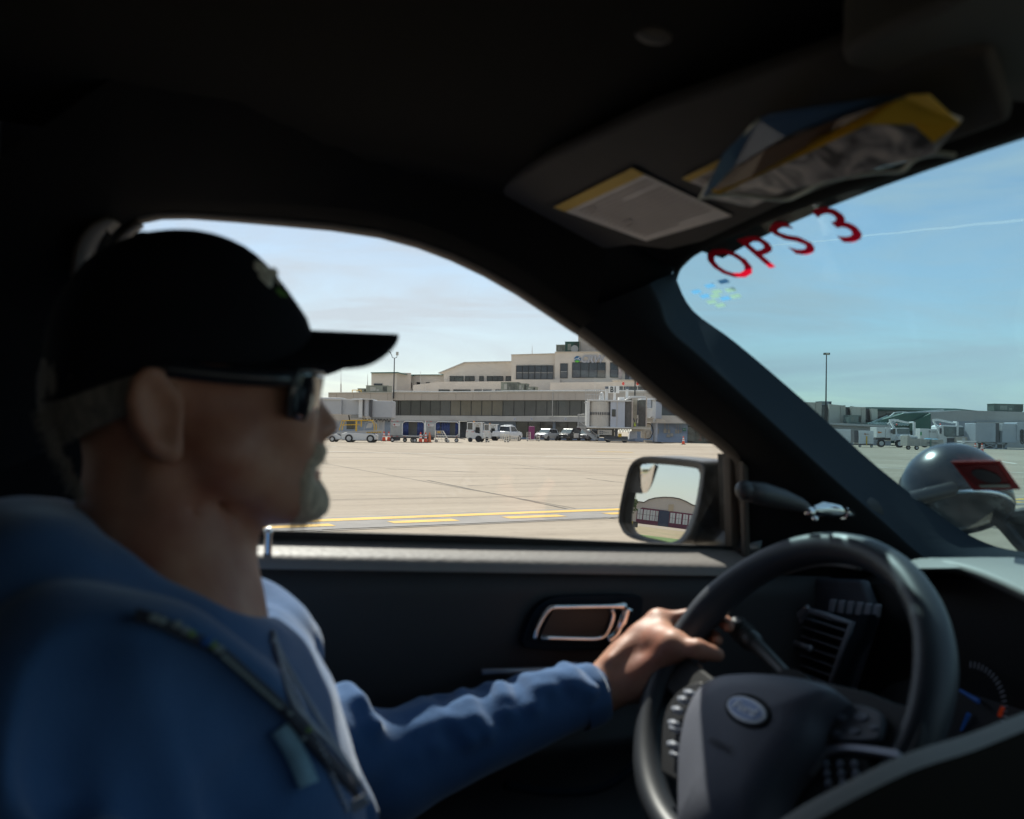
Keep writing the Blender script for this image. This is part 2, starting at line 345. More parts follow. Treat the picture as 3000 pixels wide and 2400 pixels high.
for a, b, r in zip(e1, e2, rg):
    A_ = ond(*a, .004); B_ = onw(*b, .0); Rg = onl(*r, 1.035); A1 = ond(a[0]+22, a[1]-20, -.02)
    rows[0].append(ond(*a, .05)); rows[1].append(A_); rows[2].append(A1)
    rows[3].append(A1*.55+Rg*.45+np.array([0, -.022, 0])); rows[4].append(A1*.12+Rg*.88+np.array([0, -.012, 0])); rows[5].append(Rg)
    rows[6].append(Rg*.78+B_*.22+np.array([.0, .004, .0])); rows[7].append(Rg*.4+B_*.6+np.array([0, .004, 0])); rows[8].append(B_)
    rows[9].append(onw(b[0]-6, b[1]+5, .012)); rows[10].append(onw(b[0]-75, b[1]+60, .05))
ap = empty('a_pillar'); ap.parent = car
MB().loft(rows[2:6]).build('pillar_shade_side', pm('pillar_shade_side', (.010, .0105, .012), .85, spec=.2, bump=.2, bs=300), ap, smooth=True)  # shaded side of the same trim, a blacker copy for the shade
MB().loft(rows[5:9]).build('pillar_cover', M_pil, ap, smooth=True)
MB().loft(rows[1:3]).build('door_seal', M_frame, ap, smooth=True, solid=.003)
MB().loft(rows[8:11]).build('glass_border', M_rub, ap, smooth=True)
MB().loft([rows[10], rows[0], rows[1]]).build('outer_pillar', M_rub, ap, smooth=True)
# header above the windscreen and black corner patch
HE = spl([(1983, 821), (1993, 793), (2011, 772), (2046, 744), (2143, 696), (2282, 637), (2505, 557), (2783, 473), (3000, 400), (3300, 290), (3700, 140)], 4)
rows = [[], [], [], [], []]; re_ = []
for x, y in HE:
    p = onw(x, y); rows[0].append(onw(x, y, .03)+np.array([-.1, 0, .1])); re_.append(onw(x-6, y-20, .012)); rows[1].append(onw(x, y, -.003)); rows[2].append(onw(x-4, y-14, -.02)); q = onw(x-8, y-36, -.022); rows[3].append(q); rows[4].append(C(.50, q[1]-.01, roofz(.50, q[1])+.02))
MB().loft(rows[1:]).build('header_trim', M_head, car, smooth=True)
MB().loft([rows[0], re_]).build('roof_front_edge', M_rub, car, smooth=True, solid=.004)
MB().prism([onl(x, y, 1.075) for x, y in [(1490, 826), (1600, 892), (1700, 962), (1800, 980), (1960, 860), (1972, 800), (1990, 760), (2060, 700), (2120, 640), (1900, 520), (1500, 560)]], (0, .02, 0)).build('corner_trim', M_head, car, bevel=.004)
# outer shell: roof, rear part, right side, floor, bonnet
mb = MB()
mb.box(-2.5, .55, -.42, 1.02, 1.80+.02, 1.84+.02)
mb.box(-2.55, -2.5, -.45, 1.2, .3, 1.24); mb.box(-2.5, 1.1, -.45, 1.2, .2, .24)          # tail, floor
for l0, l1 in ((-.46, -.42), (1.2, 1.24)): mb.box(-2.5, (.95 if l0 < 0 else -.10), l0, l1, .25, 1.27)
mb.box(-.28, -.12, 1.03, 1.12, 1.2, 1.86); mb.box(-1.35, -1.25, 1.05, 1.12, 1.2, 1.86); mb.box(-2.5, -2.3, 1.0, 1.1, 1.2, 1.86)
mb.box(-.5, -.3, -.45, -.36, 1.2, 1.86); mb.box(-1.5, -1.3, -.45, -.36, 1.2, 1.86); mb.box(-2.5, -2.0, -.45, -.36, 1.2, 1.86)
mb.box(-2.5, .6, -.42, -.36, 1.62, 1.86); mb.box(-2.5, -.12, 1.03, 1.07, 1.66, 1.86)
mb.box(-.1, 1.3, 1.2, 1.235, .25, 1.245)
mb.prism([C(.60, -.40, .22), C(.66, -.40, .25), C(1.5, -.46, -.2), C(1.44, -.46, -.22)], (0, .05, 0))
mb.box(-.12, 1.5, -.46, -.42, .25, 1.24)
mb.build('body_shell', M_body, car)
mb = MB()
M_priv = glass('privacy_glass', (.22, .24, .24)); M_rear = glass('rear_door_glass', (.8, .84, .86))
for f0, f1, l0, l1 in ((-1.25, -.28, 1.075, 1.08), (-2.3, -1.35, 1.06, 1.065)): mb = MB(); mb.box(f0, f1, l0, l1, 1.2, 1.7); mb.build('rear_side_window', M_rear, car)
mb = MB(); mb.box(-.3, .6, -.402, -.398, 1.2, 1.63); mb.build('passenger_window', glass('passenger_glass', (.62, .66, .66)), car)
mb = MB(); mb.box(-1.3, -.5, -.402, -.398, 1.2, 1.63); mb.build('rear_side_window', M_priv, car); mb = MB(); mb.box(-2.51, -2.505, -.4, 1.0, 1.22, 1.83); mb.build('rear_window', M_priv, car)
# bonnet with its rounded front edge
mb = MB(); rr = []
for f, z in ((1.5, 1.20), (1.8, 1.215), (2.2, 1.19), (2.6, 1.13), (2.85, 1.03), (2.95, .85), (2.95, .5)):
    rr.append([np.array([f-.10*abs((l-.37)/.86)**3, l, z-.07*abs((l-.37)/.86)**3]) for l in np.linspace(-.46, 1.2, 15)])
mb.loft(rr); mb.build('bonnet', M_body, car, smooth=True, solid=.01)
mb = MB(); mb.tube([onf(2905, 1512, 1.62), onf(2945, 1545, 1.62), onf(2985, 1592, 1.62), onf(3080, 1690, 1.6)], .012, 8); mb.tube([onf(2915, 1515, 1.62), onf(3000, 1512, 1.65), onf(3150, 1530, 1.7)], [.006, .018, .02], 8)
mb.prism([onf(2925, 1518, 1.66), onf(3050, 1512, 1.66), onf(3100, 1700, 1.66), onf(3000, 1640, 1.66)], (.02, 0, 0)); mb.build('wiper', M_trim, car, smooth='auto')
# glass
G_side = glass('side_glass', (.93, .95, .94)); G_ws = dusty(glass('windscreen_glass', (.69, .85, .88), .4), .012); dusty(G_side, .006)
MB().prism([ond(*p, .012) for p in [(300, 1640), (300, 620), (600, 560), (1200, 640), (1700, 900), (2170, 1330), (2180, 1660)]], (0, .003, 0)).build('side_window', G_side, car)
ws = MB(); q = [onw(*p, .008) for p in HE]; lo = [C(1.50, l, -.2) for l in (1.2, -.45)]
a0 = C(.66, 1.22, .276); a1 = C(.66, -.44, .276)
pts = [a0, a1, C(1.52, -.46, -.234), C(1.52, 1.2, -.234)]
ws_o = ws.prism(pts, tuple(WN*.004)).build('windscreen', G_ws, car)
# lettering on the windscreen
o = onw(2262, 795, -.001); slope = np.array([-WN[2], 0, WN[0]]); rt = np.array([0, -1, 0])
red = thin('red_vinyl', (.95, .004, .02), .85)
for ch, px, sc_, tl in (('O', (2181, 810), 1.0, 0), ('P', (2281, 778), 1., 0), ('S', (2368, 742), 1., 0), ('3', (2509, 704), 1.0, 0)):
    mb = MB(); text_mesh(mb, ch, onw(*px, -.0015), rt, slope, .060, 0, bold=.015, xs=1.04); mb.build('letter', red, ws_o)
stk = thin('sticker_blue', (.42, .62, .78), .8); stk2 = thin('sticker_yellow', (.62, .68, .58), .8)
mb = MB()
for (x, y), m in (((2040, 855), 0), ((2080, 838), 0), ((2120, 825), 0), ((2065, 868), 0), ((2100, 855), 1), ((2140, 850), 1), ((2085, 885), 1), ((2125, 875), 0), ((2155, 868), 1), ((2110, 895), 1), ((2095, 868), 1)):
    mb.m = m; c = onw(x, y, -.001); mb.prism([c-rt*.010-slope*.004, c+rt*.010-slope*.004, c+rt*.010+slope*.004, c-rt*.010+slope*.004], tuple(WN*.0003))
mb.build('inspection_sticker', [stk, stk2], ws_o)
M_dec = pm('red_permit', (.22, .012, .014), .6, var=.15); M_decb = pm('red_permit_border', (.42, .03, .03), .6); M_decg = pm('grey_oval', (.06, .045, .05), .6); M_decw = pm('permit_strip', (.5, .47, .42), .6)
mb = MB(); mb.m = 1; Pq = [(2786, 1353), (2930, 1350), (2990, 1434), (2852, 1438)]; Pi = [(2800, 1364), (2922, 1361), (2960, 1420), (2858, 1424)]
mb.prism([onw(*p, -.003) for p in Pq], tuple(WN*.0006)); mb.m = 0; mb.prism([onw(*p, -.0045) for p in Pi], tuple(WN*.0006))
mb.m = 2; c0 = np.array((2890, 1396)); mb.prism([onw(c0[0]+42*math.cos(a)+12*math.sin(a), c0[1]+20*math.sin(a)+6*math.cos(a), -.006) for a in np.linspace(0, 6.0, 20)], tuple(WN*.0005))
mb.m = 3; mb.prism([onw(*p, -.007) for p in [(2868, 1421), (2955, 1420), (2962, 1429), (2874, 1430)]], tuple(WN*.0005))
mb.build('permit_decal', [M_dec, M_decb, M_decg, M_decw], ws_o)
# sun visor
def onv(x, y, off=0.): n = np.array([.33, 0, 1.]); n /= np.linalg.norm(n); return onp(x, y, n, float(n@np.array([.5, 0, .262]))-off)
VN = np.array([.33, 0, 1.]); VN /= np.linalg.norm(VN)
vis = MB().prism([onv(*p) for p in [(1376, 640), (1400, 664), (1470, 692), (1560, 716), (1680, 736), (1780, 732), (1850, 722), (1960, 735), (2060, 712), (2300, 600), (2600, 490), (2960, 360), (2900, 160), (2560, 110), (1900, 330), (1600, 470), (1400, 590)]], tuple(VN*.018)).build('sun_visor', pm('visor_fabric', (.10, .094, .09), .9, spec=.2, bump=.2, bs=300), car, bevel=.006)
M_lab = pm('warning_label_paper', (.82, .77, .73), .8, var=.1, vs=20); M_laby = pm('label_yellow', (.75, .52, .14), .8); M_txt = pm('label_print', (.55, .5, .47), .8)
def lerp(a, b, t): return np.array(a)*(1-t)+np.array(b)*t
def label(Q, name, par, rows_=14):
    mb = MB(); mb.m = 0; mb.prism([onv(*p, .003) for p in Q], tuple(VN*.0008)); mb.m = 1
    A_, B_, Cc, Dd = [np.array(p, float) for p in Q]      # A-B is the yellow edge
    mb.prism([onv(*p, .0045) for p in (A_, B_, lerp(B_, Cc, .13), lerp(A_, Dd, .13))], tuple(VN*.0005)); mb.m = 2
    for k in range(rows_):
        t = .2+.74*k/rows_
        a = lerp(A_, Dd, t); b = lerp(B_, Cc, t); t2 = t+.018; a2 = lerp(A_, Dd, t2); b2 = lerp(B_, Cc, t2); e = .93 if random.random() < .75 else .5
        mb.prism([onv(*p, .0045) for p in (lerp(a, b, .08), lerp(a, b, e), lerp(a2, b2, e), lerp(a2, b2, .08))], tuple(VN*.0004))
    for uu, vv in ((.45, .25), (.5, .62)):
        c = lerp(lerp(A_, Dd, vv), lerp(B_, Cc, vv), uu*.4); mb.prism([onv(c[0]+14*math.cos(a), c[1]+9*math.sin(a), .005) for a in np.linspace(0, 5.5, 9)], tuple(VN*.0004))
    return mb.build(name, [M_lab, M_laby, M_txt], par)
label([(1621, 608), (1851, 494), (2143, 633), (1893, 707)], 'warning_label', vis)
label([(1998, 524), (2110, 468), (2270, 545), (2165, 590)], 'warning_label', vis)
# overhead console and clip
MB().prism([onu(x, y, .262) for x, y in [(2463, 178), (2500, 150), (2616, 83), (2727, 40), (2900, -60), (3200, -60), (3200, 380), (3000, 313), (2820, 280), (2644, 236), (2480, 200)]], (0, 0, .05)).build('overhead_console', pm('console_grey', (.10, .095, .085), .7, bump=.2, bs=200), car, bevel=.008, seg=3)
p = onu(1915, 105, .30); MB().ball(p, .012, sc=(1.3, .7, .5)).build('visor_clip', M_mid, car, smooth=True)
# B pillar trim strips and belt, window light put into their mid grey
mb = MB(); st1 = [[onl(*q, 1.0) for q in ((205, 905), (222, 740), (262, 668), (318, 640))], [onl(*q, 1.03) for q in ((262, 860), (270, 770), (305, 700), (350, 652))]]
mb.loft([spl(st1[0], 4), spl(st1[1], 4)]).build('pillar_trim', M_mid, car, smooth=True, solid=.006)
mb = MB(); st2 = [[onl(*q, 1.04) for q in ((285, 860), (310, 775), (345, 700), (400, 655))], [onl(*q, 1.06) for q in ((345, 860), (352, 770), (372, 705), (420, 660))]]
mb.loft([spl(st2[0], 4), spl(st2[1], 4)]).build('seat_belt', M_mid, car, smooth=True, solid=.004)
MB().prism([onl(*q, 1.08) for q in [(-300, 1700), (-300, 200), (200, 380), (420, 600), (350, 680), (335, 760), (318, 1000), (318, 1700)]], (0, .02, 0)).build('b_pillar', M_head, car, bevel=.004)
# driver's seat
def profile_seat():
    mb = MB(); sec = []
    for z, f, w, d in ((-.75, -.10, .24, .13), (-.6, -.13, .26, .14), (-.4, -.17, .27, .13), (-.2, -.215, .25, .11), (-.1, -.245, .20, .09), (-.07, -.26, .12, .06)):
        sec.append([C(f+d*math.copysign(abs(math.sin(a))**.7, math.sin(a)), .76+w*math.copysign(abs(math.cos(a))**.6, math.cos(a)), z) for a in np.linspace(0, 2*math.pi, 25)[:-1]])
    mb.loft(sec, closed=True); sec = []
    for z, w, d in ((-.06, .03, .03), (-.05, .10, .045), (.0, .13, .055), (.08, .13, .055), (.12, .11, .045), (.135, .04, .02)):
        sec.append([C(-.245+d*math.sin(a), .76+w*math.copysign(abs(math.cos(a))**.6, math.cos(a)), z) for a in np.linspace(0, 2*math.pi, 25)[:-1]])
    return mb, sec
mb, sec = profile_seat(); seat = mb.build('seat', pm('seat_fabric', (.02, .02, .022), .9, spec=.2, bump=.3, bs=200), car, smooth=True)
mb = MB(); mb.loft(sec, closed=True); mb.build('headrest', MT['seat_fabric'], seat, smooth=True)
mb = MB(); mb.box(-.15, .42, .52, 1.0, .62, .78); mb.build('seat_cushion', MT['seat_fabric'], seat, bevel=.05, seg=4)
# door
def beltu(f): return -.148-.062*(f-.17)
door = empty('door'); door.parent = car
sec = [(1.20, .006), (1.172, .006), (1.160, .0), (1.146, -.003), (1.128, -.006), (1.112, -.009), (1.104, -.013), (1.1005, -.019), (1.100, -.026)]
rows = []
for l, du in sec: rows.append([C(f, l, beltu(f)+du) for f in np.linspace(-.35, .945, 30)])
for k, r in enumerate(rows):                     # rounded front end of the sill cap
    e = .012*max(0, k-1); r[-1] = r[-1]+np.array([-e*.9+.01, 0, -.002]); 
MB().loft(rows).build('door_sill', pm('sill_vinyl', (.24, .22, .205), .5, spec=.35, bump=1., bs=110), door, smooth=True)
sec2 = [(1.100, -.025), (1.0995, -.06), (1.098, -.10), (1.102, -.2), (1.104, -.245), (1.085, -.262), (1.085, -.275), (1.10, -.29), (1.115, -.33), (1.11, -.40), (1.05, -.43), (1.02, -.45), (1.02, -.49), (1.06, -.52), (1.12, -.56), (1.12, -.8)]
rows = [[C(f, l+.012*math.sin((f+.3)*2), (beltu(f) if k < 4 else -.16)+du-(0 if k < 4 else .01)) for f in np.linspace(-.35, 1.06, 40)] for k, (l, du) in enumerate(sec2)]
MB().loft(rows).build('door_panel', M_trim, door, smooth=True, solid=.003)
mb = MB(); mb.tube([onl(x, y, 1.085) for x, y in [(1412, 1969), (1500, 1967), (1600, 1964), (1800, 1960)]], .0045, 8); mb.build('trim_strip', M_silver, door, smooth=True)
mb = MB(); mb.tube([onl(x, y, 1.02) for x, y in spl([(1480, 2300), (1600, 2320), (1720, 2318), (1800, 2290), (1860, 2240)], 4)], .006, 8); mb.build('door_pocket', M_pil, door, smooth=True)
# handle
dh = MB().prism([onl(x, y, 1.094) for x, y in spl([(1530, 1880), (1560, 1800), (1610, 1755), (1700, 1745), (1860, 1745), (1885, 1770), (1860, 1860), (1800, 1900), (1650, 1905), (1540, 1900)], 3)], (0, .012, 0)).build('handle_surround', M_pil, door, bevel=.003)
MB().prism([onl(x, y, 1.090) for x, y in [(1580, 1868), (1622, 1784), (1795, 1782), (1795, 1800), (1768, 1866)]], (0, .003, 0)).build('handle_recess', M_black, dh)
mb = MB(); mb.tube([onl(x, y, 1.086) for x, y in spl([(1566, 1872), (1574, 1842), (1596, 1800), (1618, 1781), (1660, 1779), (1790, 1777), (1832, 1776)], 4)], [.0036]*20+[.004, .005, .0065, .007, .0065], 10)
mb.tube([onl(x, y, 1.086) for x, y in spl([(1790, 1786), (1797, 1804), (1780, 1850), (1757, 1871), (1700, 1873), (1585, 1869)], 4)], .0036, 10)
mb.tube([onl(x, y, 1.088) for x, y in spl([(1838, 1780), (1826, 1820), (1805, 1860), (1780, 1880)], 4)], [.010]*6+[.008]*7, 10); mb.build('door_handle', M_chrome, door, smooth=True)
mb = MB(); p = onl(785, 1612, 1.115); mb.cyl(p-np.array([0, 0, .01]), p+np.array([0, 0, .02]), .0045, .0055, 10); mb.ball(p+np.array([0, 0, .022]), .0058); mb.build('lock_pin', M_chrome, door, smooth='auto')
mb = MB(); mb.prism([ond(*q, -.002) for q in [(2138, 1335), (2156, 1345), (2166, 1500), (2170, 1640), (2146, 1640), (2142, 1500)]], (0, .02, 0)); mb.prism([ond(*q, -.03) for q in [(2178, 1350), (2194, 1368), (2200, 1640), (2184, 1640)]], (0, .012, 0)); mb.build('window_divider', M_frame, door, bevel=.003)
MB().prism([ond(*q, .02) for q in [(2125, 1330), (2260, 1450), (2330, 1800), (2138, 1800)]], (0, .02, 0)).build('sail_panel', M_rub, door)
MB().prism([ond(*q, -.004) for q in [(500, 1545), (835, 1556), (1391, 1570), (1948, 1594), (2146, 1602), (2146, 1616), (1948, 1612), (1391, 1592), (835, 1578), (500, 1572)]], (0, .01, 0)).build('window_sweep', M_rub, door)
# door mirror
MN = np.array([-.968, -.249, .067]); MN /= np.linalg.norm(MN); P0 = onl(1940, 1470, 1.31)-UP; MC = float(MN@P0)
def onm(x, y, off=0.): return onp(x, y, MN, MC+off)
GL = spl([(1824, 1530), (1824, 1500), (1834, 1446), (1846, 1398), (1854, 1376), (1864, 1364), (1884, 1358), (1966, 1363), (2036, 1372), (2047, 1381), (2050, 1400), (2036, 1483), (2014, 1543), (1999, 1569), (1984, 1583), (1958, 1589), (1928, 1583), (1873, 1570), (1836, 1555), (1824, 1530)], 3)[:-1]
HS = spl([(1812, 1530), (1813, 1500), (1824, 1441), (1839, 1380), (1852, 1356), (1872, 1342), (1900, 1337), (1965, 1341), (2040, 1349), (2062, 1358), (2066, 1385), (2052, 1480), (2035, 1540), (2018, 1575), (1995, 1594), (1950, 1600), (1910, 1592), (1858, 1580), (1828, 1562), (1812, 1530)], 3)[:-1]
mir = empty('door_mirror'); mir.parent = car
h0 = [onm(*p, .004) for p in GL]; h1 = [onm(*p, .018) for p in HS]; h2 = [onm(*p, .0) for p in HS]
cc = sum(h2)/len(h2); fwd = np.array([1, -.10, 0])
h3 = [cc+(p-cc)*1.02+fwd*.05 for p in h2]; h4 = [cc+(p-cc)*.86+fwd*.10+np.array([0, -.005, -.0]) for p in h2]; h5 = [cc+(p-cc)*.45+fwd*.135+np.array([0, -.01, 0]) for p in h2]
h6 = [cc+fwd*.14+np.array([0, -.01, 0]) for p in h2]
MB().loft([h0, [onm(*p, .018)*.5+onm(*q, .012)*.5 for p, q in zip(GL, HS)], h1, h2, h3, h4, h5, h6], closed=True).build('mirror_housing', pm('mirror_housing_plastic', (.055, .058, .065), .45, spec=.5, bump=.15, bs=300), mir, smooth=True)
MB().prism([onm(*p, -.004) for p in HS], tuple(-MN*.004)).build('mirror_backing', M_black, mir)
mb = MB(); mb.tube([cc+fwd*.06+np.array([0, -.05, -.055]), C(.95, 1.22, -.18), C(.98, 1.17, -.20)], [.035, .04, .05], 12); mb.build('mirror_arm', M_body, mir, smooth=True)
M_mirror = D.materials.new('mirror_glass'); M_mirror.use_nodes = True; b = M_mirror.node_tree.nodes['Principled BSDF']; b.inputs['Metallic'].default_value = 1; b.inputs['Roughness'].default_value = 0.0; b.inputs['Base Color'].default_value = (.86, .87, .88, 1)
MB().add([onm(*p, .0) for p in GL], [tuple(range(len(GL)))]).build('mirror_glass', M_mirror, mir)
# grey mask and the small convex mirror
MB().add([onm(*p, .0015) for p in [(1862, 1365), (1880, 1361), (1877, 1400), (1880, 1446), (1872, 1446), (1838, 1440), (1847, 1398), (1854, 1377)]], [tuple(range(8))]).build('mirror_mask', pm('mask_grey', (.09, .09, .09), .7), mir)
BS = spl([(1877, 1362), (1900, 1361), (1923, 1361), (1918, 1386), (1910, 1416), (1899, 1439), (1888, 1446), (1880, 1442), (1876, 1420), (1875, 1390), (1877, 1362)], 3)[:-1]
bc = np.mean([onm(*p) for p in BS], axis=0); rows = []
side = np.cross(MN, [0, 0, 1.]); side /= np.linalg.norm(side)
for k in range(8):
    s_ = 1-k/7; rows.append([bc+(onm(*p)-bc)*s_+MN*(.0025+.0016*(1-s_*s_)+.0) for p in BS])
rows = [[p+MN*(.10*float((p-bc)[2])) for p in r] for r in rows]
MB().loft(rows, closed=True).build('blind_spot_mirror', M_mirror, mir, smooth=True)
# spotlight on the pillar and its grip inside
sp = empty('spotlight'); sp.parent = car
lc = onl(2795, 1452, 1.27); ax = np.array([-.235, -.464, -.85]); ax /= np.linalg.norm(ax)
t1 = np.cross(ax, [1, 0, 0]); t1 /= np.linalg.norm(t1); t2 = np.cross(ax, t1); RS = .104
def ring(h, r): return [lc+ax*h+r*(math.cos(a)*t1+math.sin(a)*t2) for a in np.linspace(0, 2*math.pi, 33)[:-1]]
prof = [(-.105, .004), (-.102, .03), (-.09, .056), (-.07, .078), (-.04, .097), (-.01, .104), (.02, .105), (.035, .104), (.04, .098)]
MB().loft([ring(h, r) for h, r in prof], closed=True).build('lamp_shell', pm('spotlight_black', (.012, .018, .028), .25, spec=.4, coat=.25), sp, smooth=True)
MB().loft([ring(.036, .1), ring(.044, .1), ring(.046, .094), ring(.03, .09)], closed=True).build('lamp_bezel', M_chrome, sp, smooth=True)
MB().loft([ring(.035, .094), ring(.010, .075), ring(-.02, .05), ring(-.04, .02), ring(-.042, .001)], closed=True).build('reflector', pm('reflector_metal', (.9, .9, .88), .18, 1., bump=.6, bs=30), sp, smooth=True)
MB().loft([ring(.040, .094), ring(.046, .06), ring(.048, .001)], closed=True).build('lens', glass('lens_glass', (.93, .94, .92)), sp, smooth=True)
mb = MB(); mb.cyl(lc-ax*.03+np.array([0, -.05, 0]), onl(2560, 1490, 1.13), .014, .014, 12); mb.build('spotlight_arm', M_black, sp, smooth='auto')
mb = MB(); gp = [onl(2183, 1437, 1.02), onl(2230, 1446, 1.022), onl(2290, 1462, 1.028), onl(2345, 1480, 1.03), onl(2375, 1495, 1.03)]
mb.tube(gp, [.0145, .0168, .0155, .011, .006], 14); mb.ball(gp[0], .0148); mb.build('grip', pm('grip_black', (.05, .05, .055), .4, spec=.5), sp, smooth=True)
mb = MB(); mb.ball(onl(2372, 1500, 1.025), .009); mb.tube([onl(2380, 1492, 1.03), onl(2400, 1490, 1.035), onl(2440, 1494, 1.04), onl(2470, 1500, 1.05)], [.006, .013, .014, .009], 12); mb.cyl(onl(2470, 1500, 1.05), onl(2505, 1502, 1.06), .011, .011)
for r, x in ((.018, 2510), (.013, 2490)): mb.cyl(onl(x, 1502, 1.06), onl(x+8, 1503, 1.064), r, r)
mb.ball(onl(2388, 1520, 1.028), .005); mb.build('joint', M_chrome, sp, smooth='auto')
mb = MB(); mb.cyl(onl(2512, 1503, 1.058), onl(2535, 1505, 1.075), .022, .028, 20); mb.build('spotlight_boot', M_rub, sp, smooth='auto')
# dashboard
dash = empty('dashboard'); dash.parent = car
def dtop(l): return .010*max(0, 1-((l-.75)/.26)**2)
prof = [(1.52, -.232), (1.4, -.205), (1.25, -.20), (1.15, -.207), (1.10, -.222), (1.08, -.24), (1.075, -.27), (1.05, -.36), (1.03, -.45), (1.05, -.6), (1.12, -.8), (1.15, -1.2)]
rows = [[C(f+.10*max(0, (l-.9)/.3)**2*(1 if f < 1.2 else 0), l, u+(dtop(l) if f < 1.3 and u > -.25 else 0)) for l in np.linspace(-.42, 1.14, 40)] for f, u in prof]
MB().loft(rows).build('dash_pad', pm('dash_plastic', (.05, .052, .056), .6, spec=.4, bump=.3, bs=150), dash, smooth=True)
lip = spl([(2625, 1690), (2680, 1663), (2760, 1660), (2850, 1681), (2930, 1712), (3000, 1745), (3120, 1800)], 5); 
mb = MB(); rws = [[], [], [], [], []]
for x, y in lip:
    a = onu(x, y-24, -.172); b = onu(x, y, -.180); rws[0].append(a+np.array([.16, 0, -.006])); rws[1].append(a); rws[2].append(b+np.array([-.004, 0, 0.002])); rws[3].append(onu(x, y+16, -.192)); rws[4].append(onu(x+10, y+70, -.26)+np.array([.10, 0, 0]))
mb.loft(rws[:4]).build('binnacle_hood', pm('hood_vinyl_sunlit', (.22, .215, .20), .55, spec=.45, bump=.3, bs=170), dash, smooth=True)  # lip paler than the dash, sunlight put into its colour
MB().loft(rws[3:]).build('binnacle_recess', M_rub, dash, smooth=True)
mb = MB(); mb.prism([onf(x, y, 1.055) for x, y in [(2500, 1720), (2650, 1700), (2850, 1700), (3200, 1820), (3200, 2500), (2450, 2500), (2450, 2030), (2520, 1900)]], (.02, 0, 0)); mb.build('binnacle_back', M_black, dash)
# instruments
mb = MB()
def gp_(x, y): return onf(x, y, 1.04)
mb.m = 0
for k in range(26):
    a = R_(-60+k*6.4); c = (2838+math.sin(a+1.1)*132*.85, 2078-math.cos(a+1.1)*140); d = (2838+math.sin(a+1.1)*116*.85, 2078-math.cos(a+1.1)*122)
    mb.tube([gp_(*c), gp_(*d)], .0009, 4)
mb.m = 1
for a, b in (((2812, 2022), (2868, 2056)), ((2816, 2140), (2838, 2092))): mb.tube([gp_(*a), gp_(*b)], [.002, .0035], 6)
mb.m = 2; mb.tube([gp_(2928, 2098), gp_(2938, 2072)], .003, 6); mb.build('gauge', [pm('gauge_marks', (.45, .45, .5), .6), emis('gauge_blue', (.02, .10, .40), .03), emis('gauge_red', (.8, .08, .02), .04)], dash)
# air vent
M_vent = pm('vent_plastic', (.26, .28, .33), .4, spec=.5)
V4 = [np.array(p, float) for p in ((2362, 1786), (2496, 1826), (2432, 2010), (2268, 1948))]   # tl tr br bl
def vp(u, v, f=1.0): p = lerp(lerp(V4[0], V4[1], u), lerp(V4[3], V4[2], u), v); return onf(p[0], p[1], f)
vt = MB().tube([vp(*q) for q in ((0, 0), (.5, 0), (1, 0), (1, .5), (1, 1), (.5, 1), (0, 1), (0, .5))], .0055, 8, closed=True).build('air_vent', M_vent, dash, smooth=True)
MB().prism([vp(0, 0, 1.03), vp(1, 0, 1.03), vp(1, 1, 1.03), vp(0, 1, 1.03)], (.01, 0, 0)).build('vent_back', M_rub, vt)
for k in range(1, 7):
    v = k/7; mb = MB(); mb.prism([vp(.03, v-.012), vp(.97, v-.012), vp(.97, v+.012), vp(.03, v+.012)], (.02, 0, -.004)); mb.build('slat', M_vent, vt, bevel=.001)
mb = MB(); a, b = vp(.12, .56, .99), vp(.42, .56, .99); mb.tube([a, b], .0045, 8); mb.ball(a, .0055); mb.ball(b, .0055); mb.build('vent_knob', M_silver, vt, smooth=True)
# dash end trim around the vent
mb = MB(); mb.tube([onf(x, y, .995) for x, y in spl([(2240, 1985), (2262, 1900), (2305, 1835), (2345, 1795), (2368, 1778)], 4)], .004, 8); mb.tube([onf(x, y, .99) for x, y in spl([(2222, 1965), (2245, 1890), (2285, 1830), (2320, 1795)], 4)], .004, 8); mb.build('vent_trim', M_silver, dash, smooth=True)
mb = MB(); mb.loft([[onf(x, y, 1.0) for x, y in spl([(2520, 1800), (2500, 1850), (2460, 1930), (2440, 2030)], 4)], [onf(x, y, .985) for x, y in spl([(2560, 1800), (2545, 1860), (2500, 1940), (2475, 2040)], 4)], [onf(x, y, 1.05) for x, y in spl([(2575, 1805), (2560, 1865), (2520, 1945), (2490, 2050)], 4)]]); mb.build('dash_rib', M_pil, dash, smooth=True)
MB().prism([onf(x, y, 1.01) for x, y in [(2222, 1768), (2244, 1762), (2300, 1832), (2262, 1880), (2236, 1900), (2222, 1850)]], (.012, 0, 0)).build('sun_patch', pm('sun_patch_beige', (.24, .22, .20), .7), dash, bevel=.003)  # sunlit patch on the dash end, painted as a pale piece
MB().prism([onf(x, y, 1.03) for x, y in [(2190, 1700), (2300, 1690), (2520, 1700), (2560, 1800), (2480, 2050), (2200, 2080), (2120, 1900), (2150, 1780)]], (.02, 0, 0)).build('dash_face', pm('dash_face_dark', (.05, .056, .075), .6), dash, bevel=.006)
mb = MB(); mb.tube([onf(x, y, .98) for x, y in spl([(2165, 1800), (2190, 1755), (2240, 1712), (2320, 1672), (2420, 1652), (2520, 1664)], 5)], .004, 8); mb.build('dash_edge_bead', M_mid, dash, smooth=True)
mb = MB()
for k in range(6): mb.prism([onf(2430+k*26+dx, 1755+k*3+dy, 1.02) for dx, dy in ((0, 0), (18, 2), (12, 40), (-6, 38))], (.006, 0, 0))
mb.build('switch_row', M_vent, dash, bevel=.002)
mb = MB(); rr = []
for f, u in ((.96, -.5), (.86, -.6), (.84, -.75), (.9, -.9)): rr.append([C(f, l, u) for l in np.linspace(-.4, 1.12, 12)])
mb.loft(rr).build('knee_panel', M_trim, dash, smooth=True, solid=.01)
